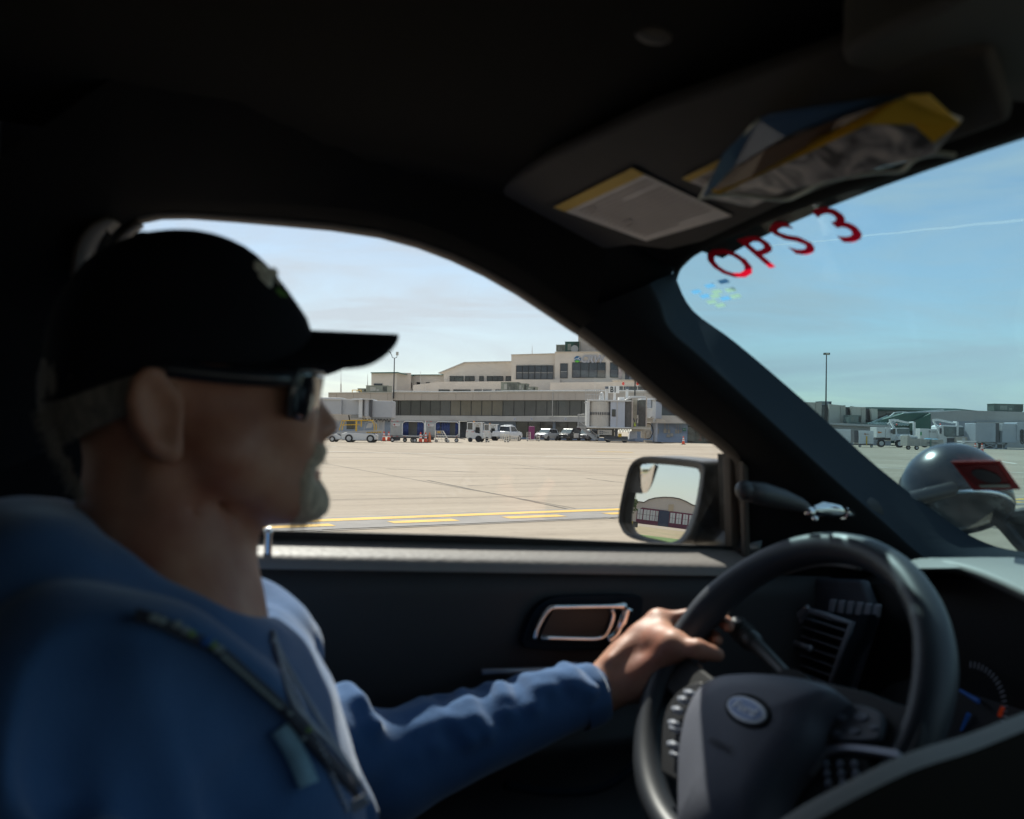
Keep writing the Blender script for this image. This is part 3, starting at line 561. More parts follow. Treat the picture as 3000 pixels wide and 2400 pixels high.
# steering wheel, in its own tilted plane
CW = np.array([.6506, .7551, -.2758]); tw = R_(35.26)
EX = np.array([0, -1., 0]); EY = np.array([math.sin(tw), 0, math.cos(tw)]); EN = np.array([-math.cos(tw), 0, math.sin(tw)])
def whl(x, y, h): return onp(x, y, EN, float(EN@CW)+h)
def wl(x, y, h): return CW+UP+EX*x+EY*y+EN*h
sw = empty('steering_wheel'); sw.parent = car
RR = .1815
def rimpt(a): return wl(RR*math.cos(a), RR*math.sin(a), 0)
mb = MB(); vs = []; N = 96; M = 16
for i in range(N):
    a = 2*math.pi*i/N; c = rimpt(a); rad = EX*math.cos(a)+EY*math.sin(a)
    grip = 1+.10*math.exp(-((a-math.pi*.86)/.25)**2)+.10*math.exp(-((a-math.pi*.14)/.25)**2)
    vs.append([c+(rad*.0170*math.cos(b)+EN*.0205*math.sin(b))*grip for b in np.linspace(0, 2*math.pi, M+1)[:-1]])
vs.append(vs[0]); mb.loft(vs, closed=True); rim_o = mb.build('rim', M_leath, sw, smooth=True)
for a0 in (.27, 2.87):
    mb = MB(); mb.loft([[rimpt(a)+(math.cos(b)*(EX*math.cos(a)+EY*math.sin(a))*.0176+math.sin(b)*EN*.0212) for b in np.linspace(0, 2*math.pi, 13)[:-1]] for a in (a0, a0+.010)], closed=True); mb.build('rim_seam', M_rub, rim_o, smooth=True)
HB = [(1989, 2480), (1989, 2259), (2002, 2150), (2020, 2085), (2050, 2030), (2090, 1998), (2145, 1980), (2265, 1977), (2390, 1998), (2450, 2025), (2446, 2050), (2400, 2105), (2372, 2180), (2291, 2290), (2236, 2400), (2190, 2480)]
hb = [whl(*p, .045) for p in spl(HB, 3)]; hc = sum(hb)/len(hb); hb2 = [hc+(p-hc)*.90+EN*.012 for p in hb]; hb3 = [hc+(p-hc)*.6+EN*.018 for p in hb]; hb0 = [hc+(p-hc)*1.0-EN*.05 for p in hb]
mb = MB(); mb.loft([hb0, hb, hb2, hb3, [hc+EN*.020]*len(hb)], closed=True); hub = mb.build('airbag_cover', pm('airbag_vinyl', (.14, .148, .18), .5, spec=.45, bump=.25, bs=220), sw, smooth=True)
c = whl(2190, 2082, .0645); ex = (whl(2254, 2082, .0645)-whl(2126, 2082, .0645))/2; exl = np.linalg.norm(ex); ea = exl*.98; eb = ea*.42
mb = MB(); mb.m = 0; mb.prism([c+EX*ea*math.cos(t)+EY*eb*math.sin(t) for t in np.linspace(0, 2*math.pi, 41)[:-1]], tuple(EN*.003))
mb.m = 1; c2 = c+EN*.0032; mb.prism([c2+EX*ea*.86*math.cos(t)+EY*eb*.78*math.sin(t) for t in np.linspace(0, 2*math.pi, 41)[:-1]], tuple(EN*.0012))
mb.m = 0; text_mesh(mb, 'Ford', c+EN*.0048-EY*eb*.32+EX*0, EX, EY+EX*.3, eb*.74, .0008, bold=.02, xs=1.45)
mb.build('emblem', [pm('emblem_light', (.85, .88, .92), .3, .1), pm('emblem_blue', (.32, .42, .64), .35, .1)], hub, smooth=False)
mb = MB(); mb.tube([c+EX*(ea+.003)*math.cos(t)+EY*(eb+.003)*math.sin(t)-EN*.0005 for t in np.linspace(0, 2*math.pi, 41)[:-1]], .002, 6, closed=True); mb.build('emblem_groove', M_rub, hub, smooth=True)
mb = MB(); text_mesh(mb, 'AIRBAG', whl(2105, 2192, .066), EX, EY, .007, .0003); mb.build('embossing', pm('emboss', (.05, .05, .06), .6), hub)
# spokes
SP = spl([(2380, 1990), (2526, 2022), (2620, 2058), (2700, 2085), (2690, 2180), (2640, 2222), (2480, 2225), (2400, 2260), (2300, 2420), (2220, 2420)], 3)
spk = MB().prism([whl(*p, .018) for p in SP], tuple(-EN*.025)).build('spoke', M_trim, sw, bevel=.003)
MB().prism([wl(-.05, -.02, .02), wl(-.165, .0, .005), wl(-.17, -.045, .005), wl(-.05, -.07, .02)], tuple(-EN*.02)).build('spoke', M_rub, sw, bevel=.004)
MB().prism([wl(-.03, -.06, .02), wl(.03, -.06, .02), wl(.02, -.175, .0), wl(-.02, -.175, .0)], tuple(-EN*.02)).build('spoke', M_silver, sw, bevel=.004)
mb = MB(); bz = spl([(2228, 2420), (2290, 2330), (2360, 2240), (2395, 2195), (2450, 2178), (2540, 2182), (2630, 2196)], 4); bo = spl([(2250, 2420), (2312, 2330), (2380, 2252), (2415, 2212), (2460, 2198), (2540, 2204), (2640, 2222)], 4)
mb.prism([whl(*p, .026) for p in bz]+[whl(*p, .026) for p in reversed(bo)], tuple(-EN*.008))
mb.build('bezel', M_silver, spk, bevel=.001)
pad = MB().prism([whl(*p, .028) for p in spl([(2412, 2150), (2440, 2090), (2480, 2062), (2530, 2066), (2580, 2092), (2578, 2150), (2550, 2168), (2440, 2168)], 3)], tuple(-EN*.008)).build('button_pad', pm('pad_grey', (.12, .13, .15), .35, spec=.5), spk, bevel=.002)
mb = MB()
for x, y, r in ((2462, 2100, 14), (2520, 2098, 20), (2555, 2130, 12), (2500, 2140, 16), (2450, 2145, 10)):
    mb.prism([whl(x+r*math.cos(t), y+r*.6*math.sin(t), .0305) for t in np.linspace(0, 5.9, 12)], tuple(-EN*.004))
mb.build('button', M_vent, spk, bevel=.001)
MB().prism([whl(*p, .026) for p in spl([(2395, 2280), (2420, 2225), (2530, 2222), (2545, 2260), (2520, 2320), (2400, 2350)], 3)], tuple(-EN*.006)).build('button_pad', M_rub, spk, bevel=.002)
mb = MB()
for i in range(3):
    for j in range(3): mb.ball(whl(2420+j*42+i*4, 2240+i*28, .028), .0042, sc=(.6, 1, 1))
mb.build('button', M_vent, spk, smooth=True)
mb = MB()                                       # left-hand switch cluster seen edge on
for x, y, a, b in ((2002, 2050, 18, 8), (2020, 2030, 16, 7), (1985, 2080, 20, 8), (1974, 2120, 18, 8), (1978, 2135, 14, 6), (1972, 2182, 14, 8), (1980, 2210, 10, 6)):
    p = whl(x, y, .03); mb.box(p[0]-.004, p[0]+.004, p[1]-.008, p[1]+.006, p[2]-.0004*b, p[2]+.0003*b)
mb.build('button', M_vent, sw, smooth=True)
mb = MB(); mb.prism([whl(*p, .022) for p in spl([(1935, 2260), (1940, 2120), (1965, 2050), (2010, 2010), (2060, 2000), (2020, 2080), (1995, 2160), (1990, 2290)], 3)], tuple(-EN*.02)); mb.build('button_pad', M_black, sw, bevel=.002)
mb = MB(); cs = CW+UP; mb.cyl(cs-EN*.01+EX*0, cs-EN*.30-EY*.02, .035, .05, 20); mb.build('steering_column', M_rub, car, smooth='auto')
# stalk
mb = MB(); s0 = onl(2302, 1978, .80); s1 = onl(2215, 1890, .87); s2 = onl(2150, 1828, .92)
mb.tube([s0, lerp(s0, s1, .5), s1], [.008, .009, .010], 12); mb.tube([lerp(s1, s2, .02), lerp(s1, s2, .1), lerp(s1, s2, .9), lerp(s1, s2, 1)], [.010, .0125, .0135, .010], 14)
for t in (.3, .45, .6): mb.tube([lerp(s1, s2, t), lerp(s1, s2, t+.05)], .0145, 14)
mb.build('indicator_stalk', pm('stalk_black', (.05, .05, .048), .35, spec=.5, bump=.4, bs=120), car, smooth='auto')
# console screen hood close to the camera
mb = MB(); ed = spl([(2200, 2480), (2291, 2400), (2422, 2322), (2646, 2212), (2839, 2150), (3000, 2088), (3150, 2040)], 5)
rows = [[], [], [], [], [], []]
for i, (x, y) in enumerate(ed):
    z = .44; a = onl(x, y, z); k = (i/len(ed))
    rows[0].append(a+np.array([.05, .05, -.10])); rows[1].append(a+np.array([.012, .012, -.006])); rows[2].append(a); w = 58-14*k
    rows[3].append(onl(x+8, y+w*.6, z-.012)); rows[4].append(onl(x+16, y+w, z-.02)); rows[5].append(onl(x+150, y+420, z-.05))
mb.loft(rows[:5]).build('console_screen_hood', pm('screen_hood_lit_edge', (.26, .235, .21), .65, spec=.4, bump=.5, bs=90), car, smooth=True)  # edge band painted pale for the light along it
MB().loft(rows[4:]).build('console_screen_back', pm('screen_back', (.014, .0115, .008), .9, spec=.15, bump=.3, bs=90), car, smooth=True)

# papers tucked behind the visor (a thing of its own)
doc = empty('document_pouch', (0, 0, 0), YAW, 'clear pouch of blue, yellow and grey papers tucked behind the sun visor', 'pouch')
def sheet(px, off, name, mat, curl=.02):
    P = [onv(*p, off+curl*(i % 2)*.5) for i, p in enumerate(px)]; mb = MB(); mb.prism(P, tuple(VN*.001)); return mb.build(name, mat, doc, sub=0)
M_print = D.materials.new('printed_page'); M_print.use_nodes = True; t = M_print.node_tree; b = t.nodes['Principled BSDF']; b.inputs['Roughness'].default_value = .35
c_ = t.nodes.new('ShaderNodeTexCoord'); n_ = t.nodes.new('ShaderNodeTexNoise'); n_.inputs['Scale'].default_value = 26; n_.inputs['Detail'].default_value = 3; n_.inputs['Distortion'].default_value = 1.5
r_ = t.nodes.new('ShaderNodeValToRGB'); r_.color_ramp.elements[0].position = .36; r_.color_ramp.elements[0].color = (.06, .06, .065, 1); r_.color_ramp.elements[1].position = .66; r_.color_ramp.elements[1].color = (.85, .78, .72, 1)
e_ = r_.color_ramp.elements.new(.5); e_.color = (.42, .40, .40, 1); t.links.new(c_.outputs['Object'], n_.inputs[0]); t.links.new(n_.outputs[0], r_.inputs[0]); t.links.new(r_.outputs[0], b.inputs['Base Color'])
sheet([(2050, 575), (2060, 545), (2350, 380), (2700, 300), (2820, 350), (2740, 450), (2560, 500), (2300, 560), (2200, 608)], .012, 'printed_page', M_print)
sheet([(2240, 480), (2420, 400), (2640, 282), (2720, 278), (2812, 364), (2735, 420), (2660, 350), (2540, 365), (2300, 470), (2110, 570), (2080, 560)], .022, 'yellow_page', pm('yellow_card', (.90, .58, .04), .5))
sheet([(2085, 545), (2240, 440), (2460, 345), (2590, 300), (2420, 400), (2200, 520), (2100, 560)], .026, 'brown_page', pm('brown_card', (.16, .085, .045), .5))
sheet([(2052, 580), (2120, 450), (2222, 352), (2260, 335), (2590, 285), (2660, 282), (2480, 335), (2300, 400), (2150, 490), (2070, 575)], .034, 'blue_page', pm('blue_card', (.045, .13, .26), .45))
mb = MB(); mb.tube([onv(x, y, .02) for x, y in spl([(2050, 578), (2160, 570), (2290, 585), (2350, 565), (2420, 530), (2560, 505), (2640, 500), (2680, 465), (2740, 450), (2800, 455)], 4)], .0022, 6); mb.tube([onv(x, y, .036) for x, y in spl([(2048, 585), (2080, 530), (2140, 440), (2222, 350)], 4)], .0016, 6); mb.build('pouch_edge', pm('clear_plastic_edge', (.55, .60, .52), .25), doc, smooth=True)
# ================================================================ signed-distance modelling for the driver
class SDF:
    def __init__(s, lo, hi, h):
        s.lo = np.array(lo, float); s.h = h; s.n = np.ceil((np.array(hi)-s.lo)/h).astype(int)+1
        s.g = np.full(s.n, 1., np.float32); s.ax = [s.lo[i]+h*np.arange(s.n[i]) for i in range(3)]
    def _win(s, lo, hi, pad):
        a = np.clip(np.floor((np.array(lo)-pad-s.lo)/s.h).astype(int), 0, s.n); b = np.clip(np.ceil((np.array(hi)+pad-s.lo)/s.h).astype(int)+1, 0, s.n)
        sl = tuple(slice(a[i], b[i]) for i in range(3)); P = np.stack(np.meshgrid(*[s.ax[i][sl[i]] for i in range(3)], indexing='ij'), -1).astype(np.float32); return sl, P
    def _put(s, sl, d, k, sub=False):
        a = s.g[sl]
        if sub: d = -d; h = np.clip(.5-.5*(a-d)/k, 0, 1); s.g[sl] = a*(1-h)+d*h+k*h*(1-h) if k > 0 else np.maximum(a, d); return
        h = np.clip(.5+.5*(a-d)/k, 0, 1); s.g[sl] = a*(1-h)+d*h-k*h*(1-h)
    def cap(s, a, b, ra, rb=None, k=.01, sub=False, sq=None):
        a, b = np.array(a, float), np.array(b, float); rb = ra if rb is None else rb; r = max(ra, rb)
        sl, P = s._win(np.minimum(a, b), np.maximum(a, b), r+3*k+3*s.h)
        if P.size == 0: return
        w = (b-a); t = np.clip(((P-a)@w)/max(w@w, 1e-12), 0, 1)[..., None]; q = P-(a+t*w)
        if sq is not None:    # flatten along a direction
            q = q+(q@np.array(sq[0]))[..., None]*np.array(sq[0])*(sq[1]-1)
        s._put(sl, np.sqrt((q*q).sum(-1))-(ra+(rb-ra)*t[..., 0]), k, sub)
    def ell(s, c, r, k=.01, rot=0., sub=False):
        c, r = np.array(c, float), np.array(r, float); sl, P = s._win(c-r.max(), c+r.max(), 3*k+3*s.h)
        if P.size == 0: return
        q = P-c
        if rot: cs, sn = math.cos(rot), math.sin(rot); q = np.stack((q[..., 0]*cs+q[..., 2]*sn, q[..., 1], -q[..., 0]*sn+q[..., 2]*cs), -1)
        k0 = np.sqrt(((q/r)**2).sum(-1)); k1 = np.sqrt(((q/(r*r))**2).sum(-1))+1e-9
        s._put(sl, k0*(k0-1)/k1, k, sub)
    def mesh(s):
        g = s.g; n = g.shape; ins = g < 0
        cnt = np.zeros(tuple(i-1 for i in n), np.int8)
        for dx in (0, 1):
            for dy in (0, 1):
                for dz in (0, 1): cnt += ins[dx:n[0]-1+dx, dy:n[1]-1+dy, dz:n[2]-1+dz]
        act = np.argwhere((cnt > 0) & (cnt < 8)); idm = -np.ones(cnt.shape, np.int32); idm[tuple(act.T)] = np.arange(len(act))
        acc = np.zeros((len(act), 3)); w = np.zeros(len(act)); cs = [(a, b, c) for a in (0, 1) for b in (0, 1) for c in (0, 1)]
        val = {c: g[act[:, 0]+c[0], act[:, 1]+c[1], act[:, 2]+c[2]] for c in cs}
        for c in cs:
            for ax in range(3):
                if c[ax] == 0:
                    d = list(c); d[ax] = 1; d = tuple(d); a, b = val[c], val[d]; m = (a < 0) != (b < 0); t = np.where(m, a/np.where(a-b == 0, 1, a-b), 0)
                    p = np.tile(np.array(c, float), (len(act), 1)); p[:, ax] = t; acc += p*m[:, None]; w += m
        V = s.lo+s.h*(act+acc/w[:, None]); F = []
        for ax in range(3):
            o1_, o2_ = (ax+1) % 3, (ax+2) % 3; a = [slice(None)]*3; b = [slice(None)]*3; a[ax] = slice(0, -1); b[ax] = slice(1, None)
            A_, B_ = ins[tuple(a)], ins[tuple(b)]; e = np.argwhere(A_ != B_); e = e[(e[:, o1_] > 0) & (e[:, o2_] > 0) & (e[:, o1_] < n[o1_]-1) & (e[:, o2_] < n[o2_]-1)]
            fl = A_[tuple(e.T)]; q = []
            for da, db in ((0, 0), (1, 0), (1, 1), (0, 1)):
                c = e.copy(); c[:, o1_] -= da; c[:, o2_] -= db; q.append(idm[tuple(c.T)])
            q = np.stack(q, 1); q[~fl] = q[~fl][:, ::-1]; F.append(q)
        return V, np.concatenate(F)
def np_mesh(name, V, F, mat, parent=None, rz=None, smooth_it=0):
    if smooth_it:
        nb = np.concatenate([F[:, [0, 1]], F[:, [1, 2]], F[:, [2, 3]], F[:, [3, 0]]]); nb = np.concatenate([nb, nb[:, ::-1]])
        for _ in range(smooth_it):
            s_ = np.zeros_like(V); c_ = np.bincount(nb[:, 0], minlength=len(V))[:, None]
            for a in range(3): s_[:, a] = np.bincount(nb[:, 0], V[nb[:, 1], a], minlength=len(V))
            V = V*.4+.6*s_/np.maximum(c_, 1)
    me = D.meshes.new(name); me.from_pydata(V.tolist(), [], F.tolist()); me.materials.append(mat); me.polygons.foreach_set('use_smooth', [True]*len(me.polygons)); me.update()
    o = D.objects.new(name, me); COL.objects.link(o)
    if parent: o.parent = parent
    if rz is not None: o.rotation_euler = (0, 0, rz)
    return o, V, F
def Q(x, y, l=.76): return onl(x, y, l)

# ---- skin: face, neck, torso core, far arm and the hand on the wheel, one surface
def skin_mat():
    m = D.materials.new('skin'); m.use_nodes = True; t = m.node_tree; b = t.nodes['Principled BSDF']; b.inputs['Roughness'].default_value = .5; b.inputs['Specular IOR Level'].default_value = .4
    b.inputs['Subsurface Weight'].default_value = .12; b.inputs['Subsurface Radius'].default_value = (1, .35, .2); b.inputs['Subsurface Scale'].default_value = .01
    c = t.nodes.new('ShaderNodeTexCoord'); n = t.nodes.new('ShaderNodeTexNoise'); n.inputs['Scale'].default_value = 22; n.inputs['Detail'].default_value = 5
    r = t.nodes.new('ShaderNodeValToRGB'); r.color_ramp.elements[0].color = (.40, .155, .10, 1); r.color_ramp.elements[0].position = .3; r.color_ramp.elements[1].color = (.56, .29, .195, 1); r.color_ramp.elements[1].position = .65
    t.links.new(c.outputs['Object'], n.inputs[0]); t.links.new(n.outputs[0], r.inputs[0]); t.links.new(r.outputs[0], b.inputs['Base Color'])
    n2 = t.nodes.new('ShaderNodeTexNoise'); n2.inputs['Scale'].default_value = 240; n2.inputs['Detail'].default_value = 3; bp = t.nodes.new('ShaderNodeBump'); bp.inputs['Strength'].default_value = .25; bp.inputs['Distance'].default_value = .001
    t.links.new(c.outputs['Object'], n2.inputs[0]); t.links.new(n2.outputs[0], bp.inputs['Height']); t.links.new(bp.outputs[0], b.inputs['Normal']); return m
S = SDF((-.30, .50, .62), (.84, 1.14, 1.72), .0034)
e = S.ell; c = S.cap; LM = .76
e(Q(510, 1050), (.090, .076, .084), .01)                    # cranium
e(Q(600, 1180), (.085, .068, .085), .02)
e(Q(768, 1170), (.034, .051, .060), .03)                    # face front
c(Q(770, 1060, .738), Q(770, 1060, .782), .034, k=.02)      # brow
c(Q(858, 1095, .745), Q(858, 1095, .775), .013, k=.012)
for l in (.722, .798):
    e(Q(855, 1160, l), (.013, .015, .011), .012, sub=True)  # eye sockets
    e(Q(842, 1160, l), (.013, .012, .012), .004)            # eyeball, lid
    e(Q(800, 1235, l-.002*(1 if l > .76 else -1)), (.030, .020, .024), .02)   # cheek bone
    c(Q(640, 1330, .76+(l-.76)*1.35), Q(830, 1455, .76+(l-.76)*.45), .030, .020, k=.02)  # jaw line
c(Q(880, 1130), Q(950, 1245), .0075, .0105, k=.009)         # nose ridge
e(Q(948, 1252), (.0118, .0105, .0095), .005)
for l in (.7485, .7715): e(Q(930, 1262, l), (.011, .007, .008), .006); e(Q(937, 1281, l), (.005, .0032, .003), .003, sub=True)
e(Q(818, 1370), (.033, .034, .038), .018)                    # muzzle
e(Q(893, 1322), (.0135, .024, .010), .008)
e(Q(906, 1352), (.0122, .020, .0052), .004); e(Q(900, 1384), (.0120, .018, .0058), .004)     # lips
c(Q(930, 1368, .742), Q(930, 1368, .778), .0034, k=.002, sub=True); c(Q(925, 1412, .748), Q(925, 1412, .772), .005, k=.006, sub=True)
e(Q(866, 1457), (.0225, .023, .021), .010)                   # chin
e(Q(740, 1445), (.040, .036, .023), .014)                    # under the jaw
c(Q(480, 1330), Q(455, 1790), .058, .061, k=.015)            # neck
c(Q(630, 1450), Q(535, 1780), .037, .030, k=.014)
c(Q(470, 1400, .70), Q(640, 1720, .745), .014, .012, k=.02) # neck tendon
c(Q(700, 1520), Q(640, 1660), .013, .011, k=.012)
for sg in (-1, 1):                                          # ears
    l = .76+sg*.079
    for q in ((430, 1130), (455, 1190)): pass
    E_ = [(468, 1098), (432, 1095), (398, 1125), (392, 1175), (405, 1230), (440, 1290), (478, 1335), (505, 1340)]
    pts = [Q(x+(25 if sg > 0 else 0), y, .76-.079)*np.array([1, 0, 1])+np.array([0, l+sg*(.012 if 0 < i < 6 else .003), 0]) for i, (x, y) in enumerate(E_)]
    for a, b in zip(pts[:-1], pts[1:]): c(a, b, .0050, .0050, k=.003)
    m_ = sum(pts)/len(pts)+np.array([.004, -sg*.006, 0]); e(m_, (.020, .007, .030), .008); e(m_+np.array([.006, sg*.008, -.002]), (.012, .0075, .018), .004, sub=True); c(m_+np.array([-.010, sg*.004, .012]), m_+np.array([-.004, sg*.005, -.016]), .0035, k=.003)
    c(pts[-1]+np.array([0, 0, .004]), pts[-1]+np.array([.003, 0, .012]), .007, .005, k=.006)
for l, sg in ((.712, -1), (.808, 1)):
    c(Q(600, 1430, l-sg*-.0), Q(700, 1560, .76+(l-.76)*.7), .0045, .003, k=.012, sub=True); c(Q(560, 1500, .76+(l-.76)*1.2), Q(640, 1680, .76+(l-.76)*.8), .005, .004, k=.014, sub=True)
# torso core and arms
tc_ = Q(430, 1800)
c(Q(400, 2060, .64), Q(420, 2010, .90), .045, k=.04); e(Q(430, 2150), (.10, .15, .17), .05); e(Q(470, 2500), (.11, .15, .16), .05)
c(Q(320, 2140, .62), Q(260, 2620, .60), .030, .028, k=.03)
SH = Q(590, 2050, .93); EL = Q(1130, 2250, 1.00); WR = Q(1745, 2030, .985)
c(SH, EL, .045, .036, k=.03); c(EL, WR, .036, .0255, k=.02, sq=None)
# hand
HK = Q(1925, 1850, .995)
c(WR, lerp(WR, HK, .5), .0255, .030, k=.012, sq=((0, 1, 0), 1.15)); 
K = [Q(1950, 1828, .992), Q(1950, 1880, 1.012), Q(1935, 1935, 1.02), Q(1905, 1985, 1.016)]          # knuckles index..little
K = [k+d_ for k, d_ in zip(K, (np.array([-.012, 0, .004]), np.array([-.010, 0, .0]), np.array([-.008, 0, -.002]), np.array([-.01, 0, -.002])))]
for kk, r in zip(K, (.0135, .0135, .0125, .0115)): c(lerp(WR, kk, .15), kk, .017, r, k=.016)
e(lerp(WR, K[1], .62)+np.array([0, -.01, -.005]), (.036, .021, .027), .016)
def around(ang, a, off, fwd_):   # point beside the rim tube: a = angle about the wheel, off outward, fwd_ away from the driver
    rad = EX*math.cos(a)+EY*math.sin(a); return wl(0, 0, 0)+rad*(RR+off)-EN*fwd_
for i, (kk, aa, r) in enumerate(zip(K, (2.78, 2.92, 3.06, 3.19), (.0088, .0092, .0086, .0075))):
    p1 = around(0, aa, .020, .022); p2 = around(0, aa-.01, -.004, .033); p3 = around(0, aa-.02, -.026, .020)
    c(kk, p1, r*1.22, r*1.1, k=.008); c(p1, p2, r*1.1, r, k=.005); c(p2, p3, r, r*.85, k=.004)
T0 = lerp(WR, K[0], .42)+np.array([.004, -.028, -.018]); T1 = Q(1975, 1892, .925); T2 = Q(2045, 1902, .890); T3 = Q(2100, 1918, .878)
c(lerp(WR, K[0], .2)+np.array([0, -.012, -.012]), T0, .020, .019, k=.015); c(T0, T1, .019, .0135, k=.014); c(T1, T2, .0125, .0118, k=.006); c(T2, T3, .0115, .0098, k=.005)
c(T1, K[0], .012, .012, k=.018); c(T1, lerp(WR, K[0], .8), .014, .014, k=.016); e(lerp(T1, lerp(WR, K[0], .75), .5), (.018, .016, .016), .014)
c(T0, lerp(WR, K[0], .72), .019, .016, k=.02); c(Q(1790, 1935, .975), Q(1900, 1850, .985), .006, .005, k=.01)
V, Fq = S.mesh()
M_skin = skin_mat()
person, V, Fq = np_mesh('person', V, Fq, M_skin, None, YAW, 3)
tag(person, 'man in a dark cap, sunglasses and blue hoodie driving with one hand on the wheel', 'person')
me = person.data
# ---- hoodie
M_hood = D.materials.new('hoodie_fleece'); M_hood.use_nodes = True; t = M_hood.node_tree; b = t.nodes['Principled BSDF']; b.inputs['Roughness'].default_value = .95; b.inputs['Specular IOR Level'].default_value = .15; b.inputs['Sheen Weight'].default_value = .5; b.inputs['Sheen Roughness'].default_value = .45; b.inputs['Sheen Tint'].default_value = (.85, .9, 1, 1)
c_ = t.nodes.new('ShaderNodeTexCoord'); n_ = t.nodes.new('ShaderNodeTexNoise'); n_.inputs['Scale'].default_value = 14; n_.inputs['Detail'].default_value = 6
r_ = t.nodes.new('ShaderNodeValToRGB'); r_.color_ramp.elements[0].position = .3; r_.color_ramp.elements[0].color = (.052, .125, .275, 1); r_.color_ramp.elements[1].position = .7; r_.color_ramp.elements[1].color = (.078, .165, .345, 1)
n2 = t.nodes.new('ShaderNodeTexNoise'); n2.inputs['Scale'].default_value = 420; n2.inputs['Detail'].default_value = 2
bp = t.nodes.new('ShaderNodeBump'); bp.inputs['Strength'].default_value = .5; bp.inputs['Distance'].default_value = .0012
for a, b_ in ((c_.outputs['Object'], n_.inputs[0]), (n_.outputs[0], r_.inputs[0]), (r_.outputs[0], b.inputs['Base Color']), (c_.outputs['Object'], n2.inputs[0]), (n2.outputs[0], bp.inputs['Height']), (bp.outputs[0], b.inputs['Normal'])): t.links.new(a, b_)
S = SDF((-.36, .42, .60), (.66, 1.16, 1.48), .0042)
e = S.ell; c = S.cap
c(Q(270, 2120, .60), Q(400, 2020, .92), .070, k=.05); e(Q(380, 2200), (.120, .185, .138), .06); e(Q(450, 2480), (.15, .20, .17), .06)
e(Q(640, 2350, .76), (.10, .15, .13), .06)                  # belly
c(Q(260, 2130, .585), Q(200, 2620, .54), .074, .062, k=.04); c(Q(200, 2620, .54), Q(700, 2800, .58), .055, .045, k=.03)
c(SH+np.array([-.01, 0, .0]), EL, .074, .056, k=.035); c(EL, lerp(EL, WR, .9), .056, .040, k=.025); c(lerp(EL, WR, .86), lerp(EL, WR, .98), .0385, .037, k=.008)
# gathers of cloth across the sleeve
ad = WR-EL; ad /= np.linalg.norm(ad); up_ = np.array([0, 0, 1.]); sd_ = np.cross(ad, up_); sd_ /= np.linalg.norm(sd_); uu_ = np.cross(sd_, ad)
rg_ = random.Random(5)
for tt in (.0, .07, .15, .24, .33, .44, .56, .66, .74, .83, .89):
    ctr = lerp(EL, WR, tt); R0 = .058-.018*tt; ph = rg_.uniform(-.3, .3); tw_ = rg_.uniform(-.03, .03); n_seg = 7; pr = None
    for k_ in range(n_seg):
        an = 2.5-2.9*k_/n_seg+ph; p = ctr+R0*.93*(uu_*math.sin(an)-sd_*math.cos(an)*(1))+ad*(tw_*k_*.35+.010*math.sin(k_*1.3+tt*9))
        if pr is not None: c(pr, p, .0125*(1-.09*k_), .011*(1-.09*k_), k=.009)
        pr = p
for tt in (-.3, -.62, -.9):
    ctr = lerp(EL, SH, -tt); pr = None
    for k_ in range(6):
        an = 2.4-2.6*k_/6; dd = SH-EL; dd /= np.linalg.norm(dd); s2 = np.cross(dd, up_); s2 /= np.linalg.norm(s2); u2 = np.cross(s2, dd)
        p = ctr+.062*(u2*math.sin(an)+s2*math.cos(an))+dd*.02*math.sin(k_)
        if pr is not None: c(pr, p, .012, .010, k=.016)
        pr = p
# long soft folds on the near chest and shoulder
for P_, r0 in ((((300, 1950), (480, 2050), (640, 2180), (760, 2380)), .020), (((200, 2000), (330, 2150), (460, 2300), (560, 2480)), .018), (((420, 1880), (620, 2000), (780, 2150), (900, 2350)), .016), (((160, 1860), (150, 2050), (170, 2300)), .016), (((240, 2150), (330, 2300), (400, 2450)), .016)):
    prv = None
    for (x, y) in spl(P_, 4):
        p = Q(x, y, .60-.0*(x-300)/800+.06*max(0, (x-500)/400)); 
        if prv is not None: c(prv, p, r0, r0, k=.03)
        prv = p
for P_, r0 in ((((300, 1930), (250, 2100), (215, 2350)), .010), (((470, 1980), (620, 2150), (740, 2400)), .012), (((340, 2080), (460, 2260), (540, 2450)), .012), (((560, 1960), (720, 2080), (850, 2260)), .010)):
    prv = None
    for (x, y) in spl(P_, 5):
        h_ = .525+.08*max(0, (x-500)/400)
        if prv is not None: c(prv, Q(x, y, h_), r0, r0, k=.03, sub=True)
        prv = Q(x, y, h_)
# hood lying round the neck
def rope(P_, L0, r, k=.02, sq=1.):
    prv = None; P2 = spl([(x, y, l) for (x, y), l in zip(P_, L0)], 5)
    for i, q in enumerate(P2):
        p = Q(q[0], q[1], q[2])
        if prv is not None: c(prv, p, r[0]+(r[1]-r[0])*i/len(P2), r[0]+(r[1]-r[0])*(i+1)/len(P2), k=k)
        prv = p
rope([(150, 1610), (230, 1690), (360, 1760), (500, 1812), (650, 1858), (762, 1895)], [.74, .670, .655, .665, .69, .725], (.036, .020), .007)
rope([(30, 1660), (90, 1720), (200, 1800), (380, 1850), (580, 1900), (740, 1930)], [.72, .66, .645, .65, .68, .72], (.044, .018), .02)
rope([(150, 1600), (240, 1620), (450, 1690), (640, 1760), (750, 1810), (815, 1870)], [.76, .84, .855, .85, .84, .80], (.032, .022), .015)
rope([(20, 1680), (100, 1660), (260, 1700), (500, 1770), (720, 1850), (840, 1920)], [.74, .84, .90, .91, .89, .85], (.044, .024), .02)
e(Q(90, 1680, .76), (.050, .09, .050), .03)
rope([(770, 1850), (830, 1960), (900, 2080), (980, 2240), (1040, 2400)], [.775, .78, .78, .775, .77], (.016, .014), .012)     # zip placket
